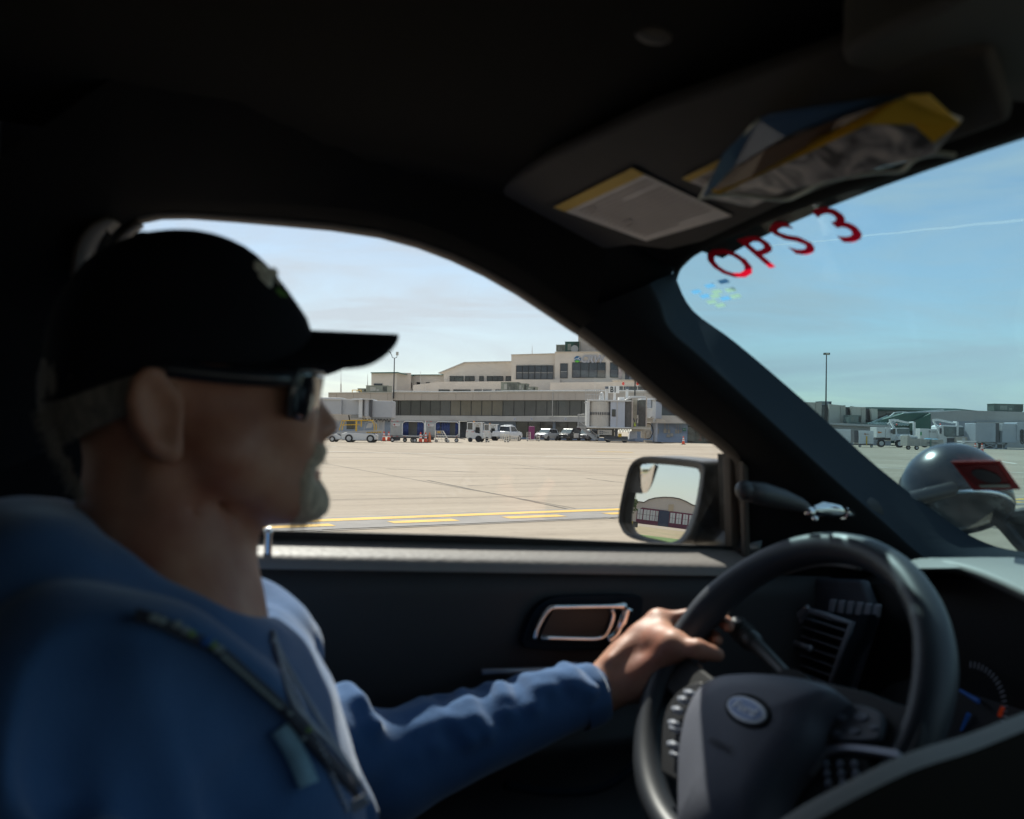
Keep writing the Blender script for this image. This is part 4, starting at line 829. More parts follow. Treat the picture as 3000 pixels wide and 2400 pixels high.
# neck opening
c(Q(500, 1500), Q(520, 1745), .066, .060, k=.012, sub=True); c(Q(650, 1600), Q(700, 1790), .040, .022, k=.01, sub=True)
V2, F2 = S.mesh()
nzv = np.zeros(len(V2)); 
for fr, am in ((23, .0032), (57, .0013), (11, .0055)):
    ph = np.random.rand(9)*6; nzv += am*(np.sin(V2@np.array([fr, .3*fr, -.6*fr])+ph[0]+1.3*np.sin(V2[:, 2]*fr*.7+ph[1]))*np.sin(V2@np.array([-.4*fr, .8*fr, .7*fr])+ph[2]))
hood, V2, F2 = np_mesh('hoodie', V2, F2, M_hood, person, None, 3)
hood.data.update(); nrmv = np.array([v.normal[:] for v in hood.data.vertices]); V2 = V2+nrmv*nzv[:, None]; hood.data.vertices.foreach_set('co', V2.ravel()); hood.data.update()
BV = BVHTree.FromPolygons([Vector(v) for v in V2], F2.tolist()); BVs = BVHTree.FromPolygons([Vector(v) for v in V], Fq.tolist())
O_ = Vector((0, 0, EYE))
def hit(x, y, off=.004, bv=None):
    d = Vector(cray(x, y)).normalized(); h_ = (bv or BV).ray_cast(O_, d)
    if h_[0] is None: return np.array(Q(x, y, .62))
    return np.array(h_[0]-d*off)
# cuff
mb = MB(); cp = lerp(EL, WR, .985); 
rws = []
for t_, r in ((.90, .0385), (.93, .0400), (.97, .0395), (1.01, .0375), (1.02, .034), (1.0, .030)):
    ctr = lerp(EL, WR, t_); rws.append([ctr+r*(math.cos(a)*uu_+math.sin(a)*sd_)*(1+.02*math.sin(a*9)) for a in np.linspace(0, 2*math.pi, 33)[:-1]])
mb.loft(rws, closed=True).build('cuff', M_hood, hood, smooth=True)
# drawstrings, lanyard, badge, zip
M_cord = pm('drawstring', (.42, .45, .52), .8, bump=.3, bs=500); M_lan = pm('lanyard_webbing', (.035, .038, .055), .7, var=.3, vs=40)
for P_ in ([(798, 1850), (830, 1930), (905, 2060), (975, 2170), (1040, 2270), (1070, 2330)], [(800, 1855), (825, 1960), (860, 2060), (905, 2115), (975, 2190), (1050, 2290)]):
    mb = MB(); mb.tube([hit(x, y, .005) for x, y in spl(P_, 6)], .0022, 6); mb.build('drawstring', M_cord, hood, smooth=True)
lan = empty('lanyard'); lan.parent = person
def band(P_, w, off, name, mat, parent):
    P2 = spl(P_, 7); a_, b_ = [], []
    for i, q in enumerate(P2):
        t_ = P2[min(i+1, len(P2)-1)]-P2[max(i-1, 0)]; n2_ = np.array([-t_[1], t_[0]]); n2_ = n2_/np.linalg.norm(n2_); a_.append(q+n2_*w/2); b_.append(q-n2_*w/2)
    pa = [hit(*q, off) for q in a_]; pb = [hit(*q, off) for q in b_]
    for arr in (pa, pb):
        for _ in range(4): arr[1:-1] = [(arr[k-1]+2*arr[k]+arr[k+1])/4 for k in range(1, len(arr)-1)]
    return MB().loft([pa, pb]).build(name, mat, parent, smooth=True, solid=.0016)
band([(395, 1800), (470, 1822), (560, 1868), (640, 1905), (735, 1990), (830, 2075), (905, 2160), (985, 2250), (1060, 2330)], 34, .008, 'strap', M_lan, lan)
M_p1 = pm('print_grey', (.30, .36, .36), .7); M_p2 = pm('print_blue', (.03, .13, .42), .7); M_p3 = pm('print_green', (.22, .38, .08), .7)
mb = MB()
for (x, y, r), m in (((450, 1810, 13), 0), ((475, 1818, 12), 0), ((520, 1830, 13), 0), ((545, 1846, 12), 0), ((562, 1856, 10), 2), ((605, 1880, 16), 1), ((622, 1888, 12), 2), ((640, 1902, 14), 0), ((905, 2138, 9), 2), ((850, 2090, 8), 0), ((890, 2165, 8), 0)):
    mb.m = m; cc_ = hit(x, y, .013); mb.ball(cc_, r*.00023, sc=(1, .3, .8))
mb.build('print', [M_p1, M_p2, M_p3], lan, smooth=True)
mb = MB()
for k in range(16):
    x, y = lerp((655, 1925), (830, 2080), k/16)[:2]; mb.ball(hit(x, y, .012), .0016, sc=(1, .3, 1))
mb.build('print', M_p1, lan, smooth=True)
mb = MB(); q = [(1010, 2355), (1065, 2325), (1085, 2350), (1030, 2385)]; mb.prism([hit(1045, 2350, .022)+(onl(*p, .66)-onl(1045, 2350, .66)) for p in q], (0, -.002, 0)); mb.build('clip', M_silver, lan, bevel=.001)
band([(820, 2135), (850, 2180), (880, 2240), (905, 2300)], 60, .006, 'chest_print', pm('chest_print', (.25, .42, .52), .8, var=.3, vs=30), hood)
mb = MB()
for k in range(26):
    x, y = lerp((805, 1880), (1030, 2390), k/26)[:2]; mb.ball(hit(x-6, y, .004), .0022)
mb.build('zip', M_silver, hood, smooth=True)
# ---- cap
M_cap = pm('cap_cotton', (.010, .011, .016), .9, spec=.2, bump=.3, bs=400)
back = spl([(118, 1195), (128, 1090), (136, 1000), (160, 930), (190, 878), (250, 800), (300, 762), (337, 742), (400, 712), (470, 694), (517, 689)], 6)
front = spl([(905, 1078), (905, 1030), (905, 985), (895, 930), (850, 860), (815, 812), (783, 773), (750, 742), (717, 720), (675, 702), (630, 691), (560, 688)], 6)
def xat(P_, y):
    P_ = sorted(P_, key=lambda p: p[1])
    for a, b in zip(P_[:-1], P_[1:]):
        if a[1] <= y <= b[1]: return a[0]+(b[0]-a[0])*(y-a[1])/max(b[1]-a[1], 1e-6)
    return P_[0][0] if y < P_[0][1] else P_[-1][0]
rws = []; ys = [1190, 1150, 1110, 1078, 1040, 1000, 960, 920, 880, 840, 800, 770, 745, 722, 705, 695, 690]
for y in ys:
    xb, xf = xat(back, y), xat(front, y); A_, B_ = Q(xb, y), Q(xf, y); c0 = (A_+B_)/2; hf = np.linalg.norm(B_-A_)/2
    w_ = .0865*math.sqrt(max(0, 1-((1085-y)/402)**2.3)) if y < 1085 else .0865
    w_ = max(w_, .004); row = []
    for a in np.linspace(0, 2*math.pi, 49)[:-1]:
        ca, sa = math.cos(a), math.sin(a); p = c0+np.array([hf*math.copysign(abs(ca)**.92, ca), w_*math.copysign(abs(sa)**.92, sa), 0])
        if y > 1078:      # lower edge: only the back comes down
            fcut = max(0, min(1, (p[0]-Q(180, 1100)[0])/.075)); p[2] += fcut*(Q(500, 1078)[2]-Q(500, y)[2])*-1*-1 if False else fcut*(Q(500, 1075)[2]-p[2])
        row.append(p)
    rws.append(row)
tp = (rws[-1][0]+rws[-1][24])/2; rws.append([tp+np.array([0, 0, .0006])]*48)
cap = MB().loft(rws, closed=True).build('cap', M_cap, person, smooth=True, solid=.0025)
MB().ball(Q(425, 705)+np.array([0, 0, .002]), .0085, sc=(1.15, 1.15, .6)).build('cap_button', M_cap, cap, smooth=True)
# peak
rws = []
for k in range(25):
    s_ = -1+2*k/24; a = s_*math.pi/2; l = .76+.078*math.sin(a); row = []
    for t_ in np.linspace(0, 1, 12):
        base = Q(900, 972)+np.array([-.085*(1-math.cos(a)), 0, 0]); tip = Q(1163, 980)+np.array([-.060*(1-math.cos(a))**.8, 0, 0])
        p = base*(1-t_)+tip*t_; p[1] = .76+.080*math.sin(a)*(1-.10*t_*t_); p[2] += -.039*(abs(math.sin(a))**1.6)*(1-.1*t_)-.001*t_
        row.append(p)
    rws.append(row)
MB().loft(rws).build('cap_peak', M_cap, cap, smooth=True, solid=.003)
M_lw = pm('embroidery_grey', (.75, .76, .68), .8, var=.4, vs=300); M_lg = pm('embroidery_green', (.12, .28, .06), .8)
BVc = BVHTree.FromPolygons([Vector(v.co) for v in cap.data.vertices], [tuple(p.vertices) for p in cap.data.polygons])
mb = MB(); mg_ = MB()
for (x, y, r), m in (((762, 800, 24), 0), ((775, 825, 22), 0), ((800, 800, 12), 0), ((812, 828, 10), 0), ((755, 782, 16), 0), ((815, 860, 14), 1), ((830, 866, 10), 1)):
    (mg_ if m else mb).ball(hit(x, y, .0022, BVc), r*.00033, sc=(.9, .22, 1))
mb.build('embroidery', M_lw, cap, smooth=True); mg_.build('embroidery', M_lg, cap, smooth=True)
# ---- sunglasses
sg = empty('sunglasses'); sg.parent = person
M_fr = pm('glasses_frame', (.02, .022, .03), .3, spec=.6)
for l in (.672, .848):
    mb = MB(); dl = .678
    P_ = [Q(430, 1075, dl), Q(500, 1078, dl), Q(600, 1092, dl), Q(700, 1102, dl), Q(800, 1106, dl), Q(880, 1104, dl)]
    P_ = [np.array([p[0], .76+(l-.76)*k_, p[2]]) for p, k_ in zip(P_, (.93, .97, 1, 1, .95, .86))]
    mb.loft([[p+np.array([0, 0, .0055]) for i, p in enumerate(P_)], [p-np.array([0, 0, .0070]) for p in P_]]).build('temple_arm', M_fr, sg, smooth=True, solid=.003)
fx = Q(905, 1100)[0]; zt, zb = Q(905, 1100)[2], Q(905, 1240)[2]
M_lens = pm('sunglass_lens', (.012, .014, .02), .06, spec=.8)
for sgn in (-1, 1):
    g_ = []
    for v_ in np.linspace(0, 1, 9):
        row = []
        for u_ in np.linspace(0, 1, 12):
            y_ = .008+.070*u_; inset = .010*abs(v_-.45)**2.2*(1 if v_ < .45 else 2.2); y2 = .008+(.070-inset)*u_+inset*.3*(1-u_)
            row.append(np.array([fx+.012-.034*(y2/.078)**2.2-.010*v_*(.5+.5*u_)-.002, .76+sgn*y2, zt+(zb-zt)*v_*(.86+.14*math.sin(math.pi*min(1, u_*.75+.18)))]))
        g_.append(row)
    MB().loft(g_).build('lens', M_lens, sg, smooth=True, solid=.002)
    ed_ = [g_[0][i] for i in range(12)]+[g_[i][11] for i in range(1, 9)]; MB().tube(ed_, .0018, 6).build('lens_frame', M_fr, sg, smooth=True)
MB().tube([np.array([fx+.002, .752, zt-.004]), np.array([fx+.006, .76, zt-.001]), np.array([fx+.002, .768, zt-.004])], .002, 6).build('bridge', M_fr, sg, smooth=True)
# ---- hair and beard
def hair_mat(name, a, b2):
    m = pm(name, a, .8, spec=.3, var=.35, vs=90, bump=.5, bs=300, stretch=(3, 3, .5)); return m
M_hair = hair_mat('grey_hair', (.22, .195, .17), None); M_brd = hair_mat('white_beard', (.62, .51, .39), None)
S = SDF((-.16, .66, 1.25), (.20, .86, 1.60), .0026)
src = [(Q(410, 1110), (.070, .0765, .06)), (Q(348, 1215), (.052, .062, .050)), (Q(345, 1310), (.036, .052, .040)), (Q(365, 1390), (.026, .044, .028))]
for c0, r0 in src: S.ell(c0, r0, .02)
S.cap(Q(480, 1330), Q(520, 1800), .075, .075, k=.01, sub=True); S.cap(Q(640, 1000), Q(680, 1400), .075, .07, k=.01, sub=True)
Vh, Fh = S.mesh(); Vh = Vh+np.random.normal(0, .0007, Vh.shape); np_mesh('hair', Vh, Fh, M_hair, person, None, 1)
S = SDF((.10, .69, 1.28), (.24, .83, 1.48), .0019); e = S.ell; c = S.cap
c(Q(917, 1322, .742), Q(917, 1322, .778), .0088, k=.005); c(Q(917, 1318), Q(930, 1324, .76), .0078, k=.005)
for sg_ in (-1, 1):
    P_ = [(925, 1322, .006), (908, 1338, .0165), (880, 1362, .0245), (864, 1400, .0275), (862, 1445, .0265)]
    for a, b in zip(P_[:-1], P_[1:]): c(Q(a[0], a[1], .76)+np.array([0, sg_*a[2]*1.12, 0]), Q(b[0], b[1])+np.array([0, sg_*b[2]*1.12, 0]), .0062, .0064, k=.006)
c(Q(890, 1440, .738), Q(890, 1440, .782), .012, k=.01); e(Q(870, 1458), (.0235, .030, .0165), .01); e(Q(882, 1466), (.0195, .026, .0160), .010); e(Q(868, 1484), (.024, .026, .0125), .01); e(Q(918, 1412), (.005, .008, .006), .004)
Vh, Fh = S.mesh(); Vh = Vh+np.random.normal(0, .0006, Vh.shape); np_mesh('beard', Vh, Fh, M_brd, person, None, 1)
# strands breaking the outline
def strands(name, mat, specs, parent):
    mb = MB()
    for (x0, y0, x1, y1), ll, dirv, n_, ln in specs:
        for _ in range(n_):
            t_ = random.random(); p = Q(x0+(x1-x0)*t_+random.gauss(0, 5), y0+(y1-y0)*t_+random.gauss(0, 5), random.uniform(*ll)); d_ = np.array(dirv)+np.random.normal(0, .35, 3); d_ = d_/np.linalg.norm(d_)*ln*random.uniform(.5, 1.2)
            mb.tube([p, p+d_*.5, p+d_+np.array([0, 0, -.0008])], [.0005, .0004, .0002], 3)
    return mb.build(name, mat, parent)
strands('hair_strands', M_hair, [((135, 1190, 180, 1320), (.70, .80), (-.6, -.2, -.8), 160, .012), ((180, 1320, 250, 1450), (.71, .78), (-.4, -.2, -1), 120, .012)], person)
strands('beard_strands', M_brd, [((935, 1430, 915, 1500), (.74, .775), (.5, 0, -.8), 140, .010), ((925, 1500, 850, 1515), (.735, .78), (.1, -.2, -1), 140, .010), ((935, 1318, 922, 1345), (.735, .775), (.5, -.3, -.7), 70, .008)], person)
# trousers: seated legs running forward under the wheel
mb = MB()
for l in (.66, .86): mb.tube([C(.0, l, -.78), C(.25, l, -.74), C(.48, l, -.72), C(.56, l, -.78), C(.60, l, -1.15)], [.09, .085, .07, .065, .05], 16)
mb.build('trousers', pm('dark_denim', (.02, .025, .04), .9), person, smooth=True)
# ================================================================ the airport outside
BETA = R_(-14.6); OB = np.array([-2.2, 136.]); SD = np.array([math.cos(BETA), math.sin(BETA)]); TD = np.array([-math.sin(BETA), math.cos(BETA)])
class Plane:      # vertical plane; traced outlines become solids standing on it
    def __init__(s, org, ang): s.o = np.array(org, float); s.s = np.array([math.cos(ang), math.sin(ang)]); s.t = np.array([-math.sin(ang), math.cos(ang)]); s.a = ang
    def at(s, x, y, t=0.):
        d = raydir(x, y); k = (s.o@s.t+t)/(d[:2]@s.t); p = d*k; return (p[:2]-s.o)@s.s, p[2]+EYE
    def P(s, a, z, t): q = s.o+s.s*a+s.t*t; return np.array([q[0], q[1], z])
    def rect(s, mb, x0, y0, x1, y1, t, th, ground_=False):
        ym, xm = (y0+y1)/2, (x0+x1)/2; a0, a1 = s.at(x0, ym, t)[0], s.at(x1, ym, t)[0]; z1, z0 = s.at(xm, y0, t)[1], s.at(xm, y1, t)[1]
        if ground_: z0 = -.02
        mb.prism([s.P(a0, z0, t), s.P(a1, z0, t), s.P(a1, z1, t), s.P(a0, z1, t)], (*(s.t*th), 0)); return a0, a1, z0, z1
    def poly(s, mb, pts, t, th, ground_=False):
        q = [s.at(x, y, t) for x, y in pts]; q = [(a, max(z, .0)) for a, z in q]
        if ground_:
            zm = min(z for a, z in q); q = [(a, -.02 if z < zm+.8 else z) for a, z in q]
        mb.prism([s.P(a, z, t) for a, z in q], (*(s.t*th), 0))
TB = Plane(OB, BETA)
c_wall = pm('beige_stucco', (.72, .645, .56), .85, spec=.2, var=.05, vs=.5, dirt=((.44, .39, .34), .5, .35), bump=.2, bs=5)
c_fas = pm('fascia_panels', (.56, .49, .42), .8, var=.06, vs=.6, stretch=(1, 1, .2), dirt=((.34, .29, .25), .6, .4))
c_low = pm('lower_band_grey', (.58, .55, .51), .8, var=.05, vs=.8, dirt=((.36, .33, .30), .5, .4))
c_blue = pm('pale_blue_wall', (.37, .46, .62), .7, var=.04, dirt=((.28, .34, .44), 1., .3))
c_grey = pm('bluegrey_wall', (.36, .40, .46), .7, var=.05)
c_green = pm('green_metal', (.02, .10, .075), .5, var=.1); c_greenl = pm('green_metal_pale', (.15, .26, .22), .5, var=.1)
c_frame = pm('black_window_frame', (.015, .015, .017), .5); c_pipe = pm('white_pipe', (.85, .84, .80), .4)
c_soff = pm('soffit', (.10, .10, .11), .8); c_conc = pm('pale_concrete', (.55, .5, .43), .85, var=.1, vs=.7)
g_dark = darkglass('window_glass_dark', (.035, .034, .033)); g_navy = darkglass('window_glass_navy', (.022, .028, .04)); g_tan = darkglass('window_glass_tan', (.17, .14, .10), .08); g_gry = darkglass('window_glass_grey', (.075, .072, .07), .05)
g_low = pm('window_lower_blind', (.10, .105, .115), .3, var=.2, vs=2)
def win(parent, pl, x0, y0, x1, y1, t, gl, split=0, low=None, fw_=1.2, extra=None):
    """one window: frame proud of the wall, glass set in it"""
    mb = MB(); mb.m = 0
    pl.rect(mb, x0, y0, x1, y1, t+.02, .05)
    mb.m = 1; f = fw_
    pl.rect(mb, x0, y0, x1, y0+f, t-.05, .07); pl.rect(mb, x0, y1-f, x1, y1, t-.05, .07); pl.rect(mb, x0, y0+f, x0+f*.7, y1-f, t-.05, .07); pl.rect(mb, x1-f*.7, y0+f, x1, y1-f, t-.05, .07)
    for k in range(1, split): xx = x0+(x1-x0)*k/split; pl.rect(mb, xx-f*.35, y0+f, xx+f*.35, y1-f, t-.05, .07)
    mats = [gl, c_frame]
    if low:
        mats.append(low[1]); mb.m = 2; pl.rect(mb, x0+f*.7, low[0], x1-f*.7, y1-f, t+.012, .006)
    if extra:
        mats.append(extra[1]); mb.m = 3 if low else 2; pl.rect(mb, x0+f*.7, extra[0][0], x1-f*.7, extra[0][1], t+.008, .003)
    return mb.build('window', mats, parent)
# --- long two-storey wing in front
wing = empty('terminal_wing', (OB[0], OB[1], 0), 0, 'long low beige airport wing with a ribbon of dark windows over parked service carts', 'airport building'); 
def W0(o): o.location = (-OB[0], -OB[1], 0); return o        # parts are built in world coordinates
def part(mb, name, mats, par, **k):
    o = mb.build(name, mats, par, **k); r = par
    while r.parent: r = r.parent
    if par.parent is None: o.location = tuple(-Vector(r.location))
    return o
mb = MB(); TB.poly(mb, [(962, 1153), (1700, 1149), (2050, 1150), (2300, 1160), (2300, 1173), (2050, 1172), (1155, 1173), (1130, 1173), (962, 1172)], -1.2, 30); mb.m = 1
for k in range(24): x = 985+k*50; TB.rect(mb, x, 1153, x+.8, 1172, -1.215, .03)
part(mb, 'roof_fascia', [c_fas, pm('joint_brown', (.30, .26, .22), .8)], wing)
mb = MB(); TB.poly(mb, [(962, 1150), (1700, 1146.5), (2300, 1157), (2300, 1160), (1700, 1149.5), (962, 1153.2)], -1.3, .5); part(mb, 'roof_coping', c_conc, wing)
mb = MB(); pts = [TB.P(*TB.at(x, y, -1.0), -1.0) for x, y in ((1150, 1146), (1250, 1147.5), (1330, 1148), (1400, 1147), (1500, 1145.5), (1700, 1144.5), (1900, 1144.5), (2050, 1146))]; mb.tube(pts, .09, 6); mb.tube([p+np.array([0, .6, -.15]) for p in pts[1:5]], .08, 6); part(mb, 'roof_pipe', c_pipe, wing)
mb = MB(); TB.poly(mb, [(1151, 1173), (2300, 1173), (2300, 1219), (1151, 1219)], .1, .3); part(mb, 'upper_wall', c_soff, wing)
mb = MB(); TB.poly(mb, [(962, 1172), (1151, 1172), (1151, 1232), (962, 1232)], -.25, .4); part(mb, 'corrugated_end_wall', c_fas, wing)
mb = MB(); TB.poly(mb, [(1149, 1217.5), (1700, 1220), (2300, 1222), (2300, 1237), (1700, 1236), (1149, 1232)], -.8, 4); part(mb, 'lower_band', c_low, wing)
mb = MB(); TB.rect(mb, 1147, 1150, 1149.5, 1232, -1.4, .2); part(mb, 'downpipe', c_low, wing); mb = MB(); TB.rect(mb, 1617.5, 1150, 1619.2, 1232, -1.4, .15); part(mb, 'downpipe', c_low, wing)
edges = [1152, 1173, 1203, 1231, 1260, 1289, 1319, 1349, 1380, 1411, 1441, 1473, 1505, 1537, 1570, 1602, 1636, 1669, 1703, 1738, 1775, 1812, 1850]
cols = [g_dark, g_dark, g_dark, g_dark, g_dark, g_gry, g_tan, g_tan, g_tan, g_tan, g_tan, g_gry, g_gry, g_gry, g_gry, g_gry, g_gry, g_gry, g_gry, g_dark, g_dark, g_dark]
for a, b, g in zip(edges[:-1], edges[1:], cols): o = win(wing, TB, a, 1173, b, 1218.5, .0, g, fw_=1.1); o.location = tuple(-Vector(wing.location))
o = win(wing, TB, 1990, 1203, 2140, 1221, -.3, g_navy, 5); o.location = tuple(-Vector(wing.location))
# ground floor, set back
mb = MB(); TB.rect(mb, 1149, 1232, 1340, 1290, 3.0, .3, True); part(mb, 'ground_floor_wall', c_grey, wing)
mb = MB(); TB.rect(mb, 962, 1230, 1149, 1292, .6, .3, True); part(mb, 'ground_floor_wall', c_grey, wing)
mb = MB()
for k in range(16): x = 1340+k*1.9; TB.rect(mb, x, 1235, x+1.1, 1290, 2.2+.12*(k % 2), .2, True)
part(mb, 'hanging_curtain', pm('curtain_grey', (.10, .105, .12), .7), wing)
mb = MB(); TB.rect(mb, 1368, 1234, 1511, 1290, 2.4, .3, True); part(mb, 'blue_wall', c_blue, wing)
mb = MB(); TB.rect(mb, 1511, 1281, 1860, 1290, 2.35, .3, True); part(mb, 'blue_base', c_blue, wing)
for x0, x1, g in ((1511, 1547, g_gry), (1547, 1583, g_gry), (1583, 1620, g_gry), (1627, 1662, g_gry), (1662, 1690, g_gry), (1690, 1740, g_dark), (1740, 1800, g_dark)): o = win(wing, TB, x0, 1235, x1, 1281, 2.3, g, fw_=1.3); o.location = tuple(-Vector(wing.location))
mb = MB(); TB.rect(mb, 1619, 1235, 1627, 1290, 2.1, .5, True); part(mb, 'blue_column', c_blue, wing)
mb = MB(); TB.rect(mb, 1860, 1239, 2014, 1296, 1.2, .3, True); TB.rect(mb, 2014, 1239, 2300, 1249, 1.2, .3); part(mb, 'blue_wall', c_blue, wing)
mb = MB(); TB.poly(mb, [(1840, 1216), (2300, 1222), (2300, 1242), (1840, 1240)], -.9, .2); part(mb, 'band_panel', c_wall, wing)
mb = MB(); TB.rect(mb, 2014, 1249, 2300, 1298, 1.9, .3, True); part(mb, 'entrance_back', g_dark, wing)
for x0, x1, g in ((2014, 2036, g_gry), (2036, 2062, g_dark), (2062, 2090, g_gry), (2090, 2130, g_gry)): o = win(wing, TB, x0, 1250, x1, 1293, 1.5, g, fw_=1.2); o.location = tuple(-Vector(wing.location))
c_box = pm('service_box_cream', (.55, .50, .43), .6)
for x0, y0, x1, y1 in ((1922, 1256, 1930, 1271), (1944, 1257, 1953, 1269), (1956, 1259, 1963, 1270), (1978, 1259, 1983, 1270), (1985, 1259, 1990, 1270), (1993, 1259, 1997, 1268), (1953, 1273, 1962, 1281), (1964, 1270, 1972, 1279)): mb = MB(); TB.rect(mb, x0, y0, x1, y1, 1.0, .18); part(mb, 'meter_box', c_box, wing)
for x in (1946, 1949, 1958, 1981, 1987, 1995): mb = MB(); TB.rect(mb, x, 1238, x+.9, 1258, 1.05, .08); part(mb, 'conduit', c_box, wing)
mb = MB(); mb.m = 0; a0, a1, z0, z1 = TB.rect(mb, 2000, 1254.5, 2010, 1263, 1.1, .05); mb.m = 1; text_mesh(mb, 'A1', TB.P((a0+a1)/2, z0+.1, 1.07), (*SD, 0), (0, 0, 1), .27, .01, bold=.01); part(mb, 'gate_sign', [pm('sign_green', (.02, .28, .16), .6), pm('sign_white', (.8, .8, .8), .6)], wing)
for x in (1508, 1557, 1657):
    mb = MB(); mb.m = 0; TB.rect(mb, x-3, 1224, x+3, 1232, -.85, .03); mb.m = 1
    for y in (1225.5, 1227.5, 1229.5): TB.rect(mb, x-2, y, x+2, y+.8, -.87, .01)
    part(mb, 'bay_notice', [pm('notice_white', (.7, .7, .72), .6), pm('notice_ink', (.12, .13, .3), .6)], wing)
# --- upper terminal
term = empty('terminal_building', (OB[0], OB[1], 0), 0, 'tall stepped beige terminal block with the lettering CRW beside a blue and green disc', 'airport building')
def tpart(pts, t, th, name='wall', m=None): mb = MB(); TB.poly(mb, pts, t, th); return part(mb, name, m or c_wall, term)
def twin(*a, **k): o = win(term, TB, *a, **k); o.location = tuple(-Vector(term.location)); return o
tpart([(1088, 1092), (1163, 1091), (1163, 1200), (1088, 1200)], 14, 7)
mb = MB(); a = TB.at(1163, 1092, 14); b = TB.at(1163, 1200, 14); mb.prism([TB.P(a[0], b[1], 14), TB.P(a[0], a[1], 14), TB.P(a[0]+.05, a[1], 14), TB.P(a[0]+.05, b[1], 14)], (*(SD*2.3+TD*.8), 0)); part(mb, 'side_wall', c_fas, term)  # side face given the darker fascia colour for its shade
mb = MB(); TB.poly(mb, [(1086, 1091), (1165, 1090), (1187, 1096), (1187, 1098), (1165, 1093), (1086, 1093.5)], 13.5, 8); part(mb, 'roof_edge', c_green, term)
tpart([(1185, 1099), (1302, 1098), (1302, 1200), (1185, 1200)], 18, 6); mb = MB(); TB.poly(mb, [(1185, 1097.5), (1302, 1097), (1302, 1099), (1185, 1099.5)], 17.6, 7); part(mb, 'roof_edge', c_green, term)
for r in ((1194, 1121, 1206, 1138, 1), (1221, 1120, 1232, 1128.5, 1), (1248, 1120, 1259, 1128, 1)): twin(r[0], r[1], r[2], r[3], 17.95, g_dark, r[4])
twin(1095, 1124, 1120, 1132, 13.9, g_navy, 2)
tpart([(1285, 1092), (1360, 1062), (1500, 1059), (1500, 1200), (1300, 1200), (1300, 1097)], 16, 12); mb = MB(); TB.poly(mb, [(1283, 1092), (1360, 1060.5), (1500, 1057.8), (1500, 1059.5), (1360, 1063), (1285, 1094.5)], 15.6, 13); part(mb, 'roof_edge', c_low, term)
for x0, x1, n_ in ((1317, 1358, 3), (1362, 1390, 2), (1404, 1417, 1), (1426, 1474, 3), (1481, 1498, 1)): twin(x0, 1102, x1, 1117, 15.9, g_dark, n_)
tpart([(1210, 1128.5), (1285, 1119), (1500, 1117), (1500, 1200), (1210, 1200)], 12, 3, 'parapet')
for x0, x1 in ((1285, 1317), (1328, 1378), (1389, 1440), (1451, 1478), (1579, 1610)): twin(x0, 1141.5, x1, 1150, 11.9, g_dark, 2)
tpart([(1498, 1040), (1626, 1036.5), (1626, 1200), (1498, 1200)], 12.5, 16); tpart([(1626, 1032), (1700, 1031), (1880, 1030), (1880, 1200), (1626, 1200)], 11.5, 18)
tpart([(1497, 1038.5), (1627, 1035), (1627, 1037), (1497, 1040.5)], 12.3, 16, 'roof_edge', c_conc); tpart([(1625, 1030.5), (1882, 1028.5), (1882, 1030.5), (1625, 1032.5)], 11.3, 18, 'roof_edge', c_conc)
tpart([(1498, 1112), (1640, 1112), (1640, 1200), (1498, 1200)], 10.5, 2)
for k in range(6): twin(1512+k*18.15, 1071-(k*.1), 1512+(k+1)*18.15, 1112-.0, 12.4 if False else 10.4 if False else 12.35, g_navy, 1, low=(1094, g_low), extra=((1090.5, 1093.5), pm('ceiling_strip', (.28, .26, .24), .5)))
twin(1641, 1065, 1663, 1108, 11.4, g_navy, 1, low=(1091, g_low), extra=((1088.5, 1089.8), c_low))
for k in range(4): twin(1676+k*24.5, 1062, 1676+(k+1)*24.5, 1107, 11.4, g_navy, 1, low=(1085, g_low if k < 3 else pm('curtain_tan', (.17, .15, .125), .5)))
twin(1787, 1062, 1811, 1106, 11.4, g_navy, 1, low=(1084, g_low))
tpart([(1612, 1121), (1797, 1119), (1797, 1200), (1612, 1200)], 6, 5, 'annex'); tpart([(1795, 1115), (1990, 1114), (1990, 1200), (1795, 1200)], 5.5, 5, 'annex')
tpart([(1793, 1112.5), (1992, 1111.5), (1992, 1114.5), (1793, 1115.5)], 5.2, 5, 'roof_edge', c_conc)
for k in range(6): twin(1812+k*19, 1132.5, 1812+(k+1)*19, 1143, 5.4, g_gry, 1, fw_=.7)
tpart([(1694, 960), (1900, 960), (1900, 1060), (1694, 1060)], 15, 10, 'tower', pm('tower_stucco', (.52, .46, .40), .8, var=.06, dirt=((.4, .35, .3), .4, .3))); 
mb = MB(); TB.rect(mb, 1703, 965, 1704, 1031, 14.9, .1); TB.rect(mb, 1725, 1007, 1730, 1011, 14.8, .2); part(mb, 'tower_joint', c_low, term)
mb = MB(); TB.rect(mb, 1812, 1075, 1822, 1110, 11.35, .1); part(mb, 'louvre', pm('pinkish_louvre', (.55, .45, .41), .8), term)
mb = MB(); TB.rect(mb, 1831, 1082, 1860, 1112, 11.2, .1); part(mb, 'roof_doorway', c_soff, term)
